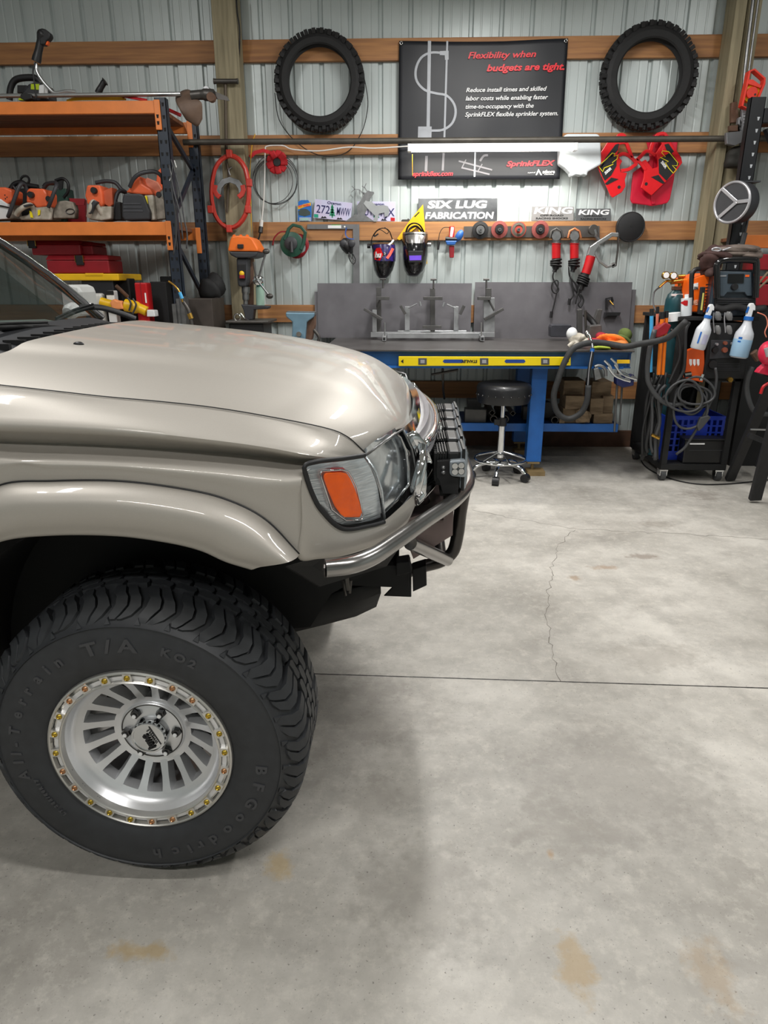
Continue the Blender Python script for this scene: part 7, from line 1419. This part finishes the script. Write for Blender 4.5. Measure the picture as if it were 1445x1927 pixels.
# crate and case
t = thing('milk_crate', 'dark blue plastic milk crate on the bottom of the cart', 'crate', V((q(1310, 860, 5.1).x, 5.25, zc0+.046)))
a, b = q(1252, 780, 5.08), q(1366, 785, 5.08); ctp = q(1300, 783, 5.08).z; w = MB()
w.box(a.x, b.x, 5.08, 5.09, ctp-.03, ctp).box(a.x, b.x, 5.08, 5.09, zc0+.046, zc0+.10).box(a.x, a.x+.01, 5.08, 5.42, zc0+.046, ctp).box(b.x-.01, b.x, 5.08, 5.42, zc0+.046, ctp).box(a.x, b.x, 5.41, 5.42, zc0+.046, ctp)
for k in range(11): x = a.x+(b.x-a.x-.02)*k/10; w.box(x, x+.018, 5.081, 5.089, zc0+.05, ctp-.01)
for k in range(5): z = zc0+.10+(ctp-zc0-.13)*k/5; w.box(a.x, b.x, 5.082, 5.088, z, z+.012)
w.box(a.x+.17, b.x-.12, 5.0795, 5.09, zc0+.14, ctp-.06)
obj('basket', w, m_crate, t, bevel=.001); obj('lettering', MB().text('DAIRY' if False else 'OSC', V((a.x+.03, 5.079, zc0+.10)), .07, (0, 0, 1), (-1, 0, 0), .001) if False else MB().box(a.x+.02, a.x+.05, 5.0785, 5.0795, zc0+.12, zc0+.14), m_lblue, t)
t, a, b = boxon('plastic_case', 1290, 828, 1362, 868, 4.97, .2, mat('case_black', '131315', .35, 0, .1), 'black plastic case with a thin white line of text on the cart base', 'case', zfloor=zc0+.046)
obj('lid_edge', MB().box(a.x-.01, b.x+.02, 4.96, 5.17, a.z, a.z+.012), m_black, t, bevel=.003); trace('white_text_strip', [(1298, 834), (1326, 834), (1326, 836.5), (1298, 836.5)], 4.9685, .001, m_letw, t); trace('seam', [(1296, 847), (1360, 847), (1360, 848), (1296, 848)], 4.9685, .001, m_fan, t)
one('floor_cable', MB().tube([V((p.x, p.y, .006)) for p in cr([q(x, y, z=0) for (x, y) in ((1200, 855), (1215, 880), (1255, 900), (1310, 912), (1370, 912), (1440, 905), (1500, 900))], 6)], .005, 6), m_cable, 'thin dark cable lying on the floor in front of the cart', 'cable', smooth=180)
# black stand with the red tool
sh_ = thing('saw_horse', 'black wooden saw horse cut off by the right edge of the picture', 'saw horse', V((q(1440, 900, z=0).x, 4.6, 0)))
def leg3(x0, y0, Y0, x1, y1, Y1, w=.065): a, b = q(x0, y0, Y0), q(x1, y1, Y1); b.z = max(b.z, .0); return MB().bar(a, b, w, .035, up=(0, 1, 0))
m_sw = mat('blackened_wood', '1e1e20', .65, 0, .35, 10, stretch=(8, 8, 1))
yl = q(1370, 903, z=0.01).y; y2 = q(1417, 943, z=.01).y
obj('leg', leg3(1452, 720, 4.55, 1373, 902, yl), m_sw, sh_, bevel=.003); obj('leg', leg3(1462, 780, 4.3, 1420, 940, y2, .075), m_sw, sh_, bevel=.003); obj('leg', leg3(1462, 780, 5.0, 1430, 880, 4.95), m_sw, sh_)
obj('crosspiece', MB().bar(q(1408, 818, 4.6), q(1460, 840, 4.55), .05, .03), m_sw, sh_); obj('rod', MB().tq([(1412, 808, 4.55), (1450, 809, 4.55)], .006, 8), m_alu, sh_); obj('top', MB().bar(q(1440, 700, 4.55), q(1560, 700, 4.55), .2, .05), m_sw, sh_)
pv = thing('red_power_tool', 'red power tool with grey cap on the saw horse at the right edge', 'power tool', q(1447, 700, 4.55))
obj('body', MB().sph(q(1446, 664, 4.5), (.055, .08, .075), 18, 12), mat('tool_pink_red', 'd42848', .35), pv, smooth=180); obj('cap', MB().tq([(1443, 655, 4.43), (1447, 670, 4.43)], .018, 10), m_silverp, pv); trace('shoe', [(1426, 702), (1432, 694), (1444, 684), (1450, 690), (1460, 710)], 4.5, .06, mat('tool_pink_red', 'd42848'), pv, bevel=.006)
obj('handle', MB().tq([(1446, 721, 4.5), (1436, 728, 4.5), (1431, 741, 4.5)], .010, 8), m_red, pv, smooth=60)
one('scrap_bolt', MB().tq([(1418, 662, 4.8), (1428, 676, 4.8)], .026, 8), m_rust, 'rusty bolt hanging under the right spray bottle', 'bolt')
one('orange_wire', MB().tq([(1425, 588, 4.85), (1440, 595, 4.85), (1444, 610, 4.85), (1439, 625, 4.85), (1442, 635, 4.85)], .004, 5), mat('tube_salmon', 'e88a70'), 'thin salmon wire at the right edge beside the spray bottle', 'wire', smooth=180)
one('corrugated_hose', MB().tq([(1415, 690, 4.9), (1405, 720, 4.9), (1408, 750, 4.9), (1420, 775, 4.9), (1445, 780, 4.9)], .018, 10), m_gcable, 'grey hose hanging between cart and saw horse', 'hose', smooth=180)
one('bench_outlet_cord', MB().tq([(833, 694, 5.3), (834, 730, 5.4), (836, 750, 5.6)], .009, 8).tq([(812, 705, 5.3), (840, 700, 5.3), (862, 696, 5.3)], .010, 6), m_dsteel, 'dark rod and cord hanging under the left part of the workbench', 'cord', smooth=60)
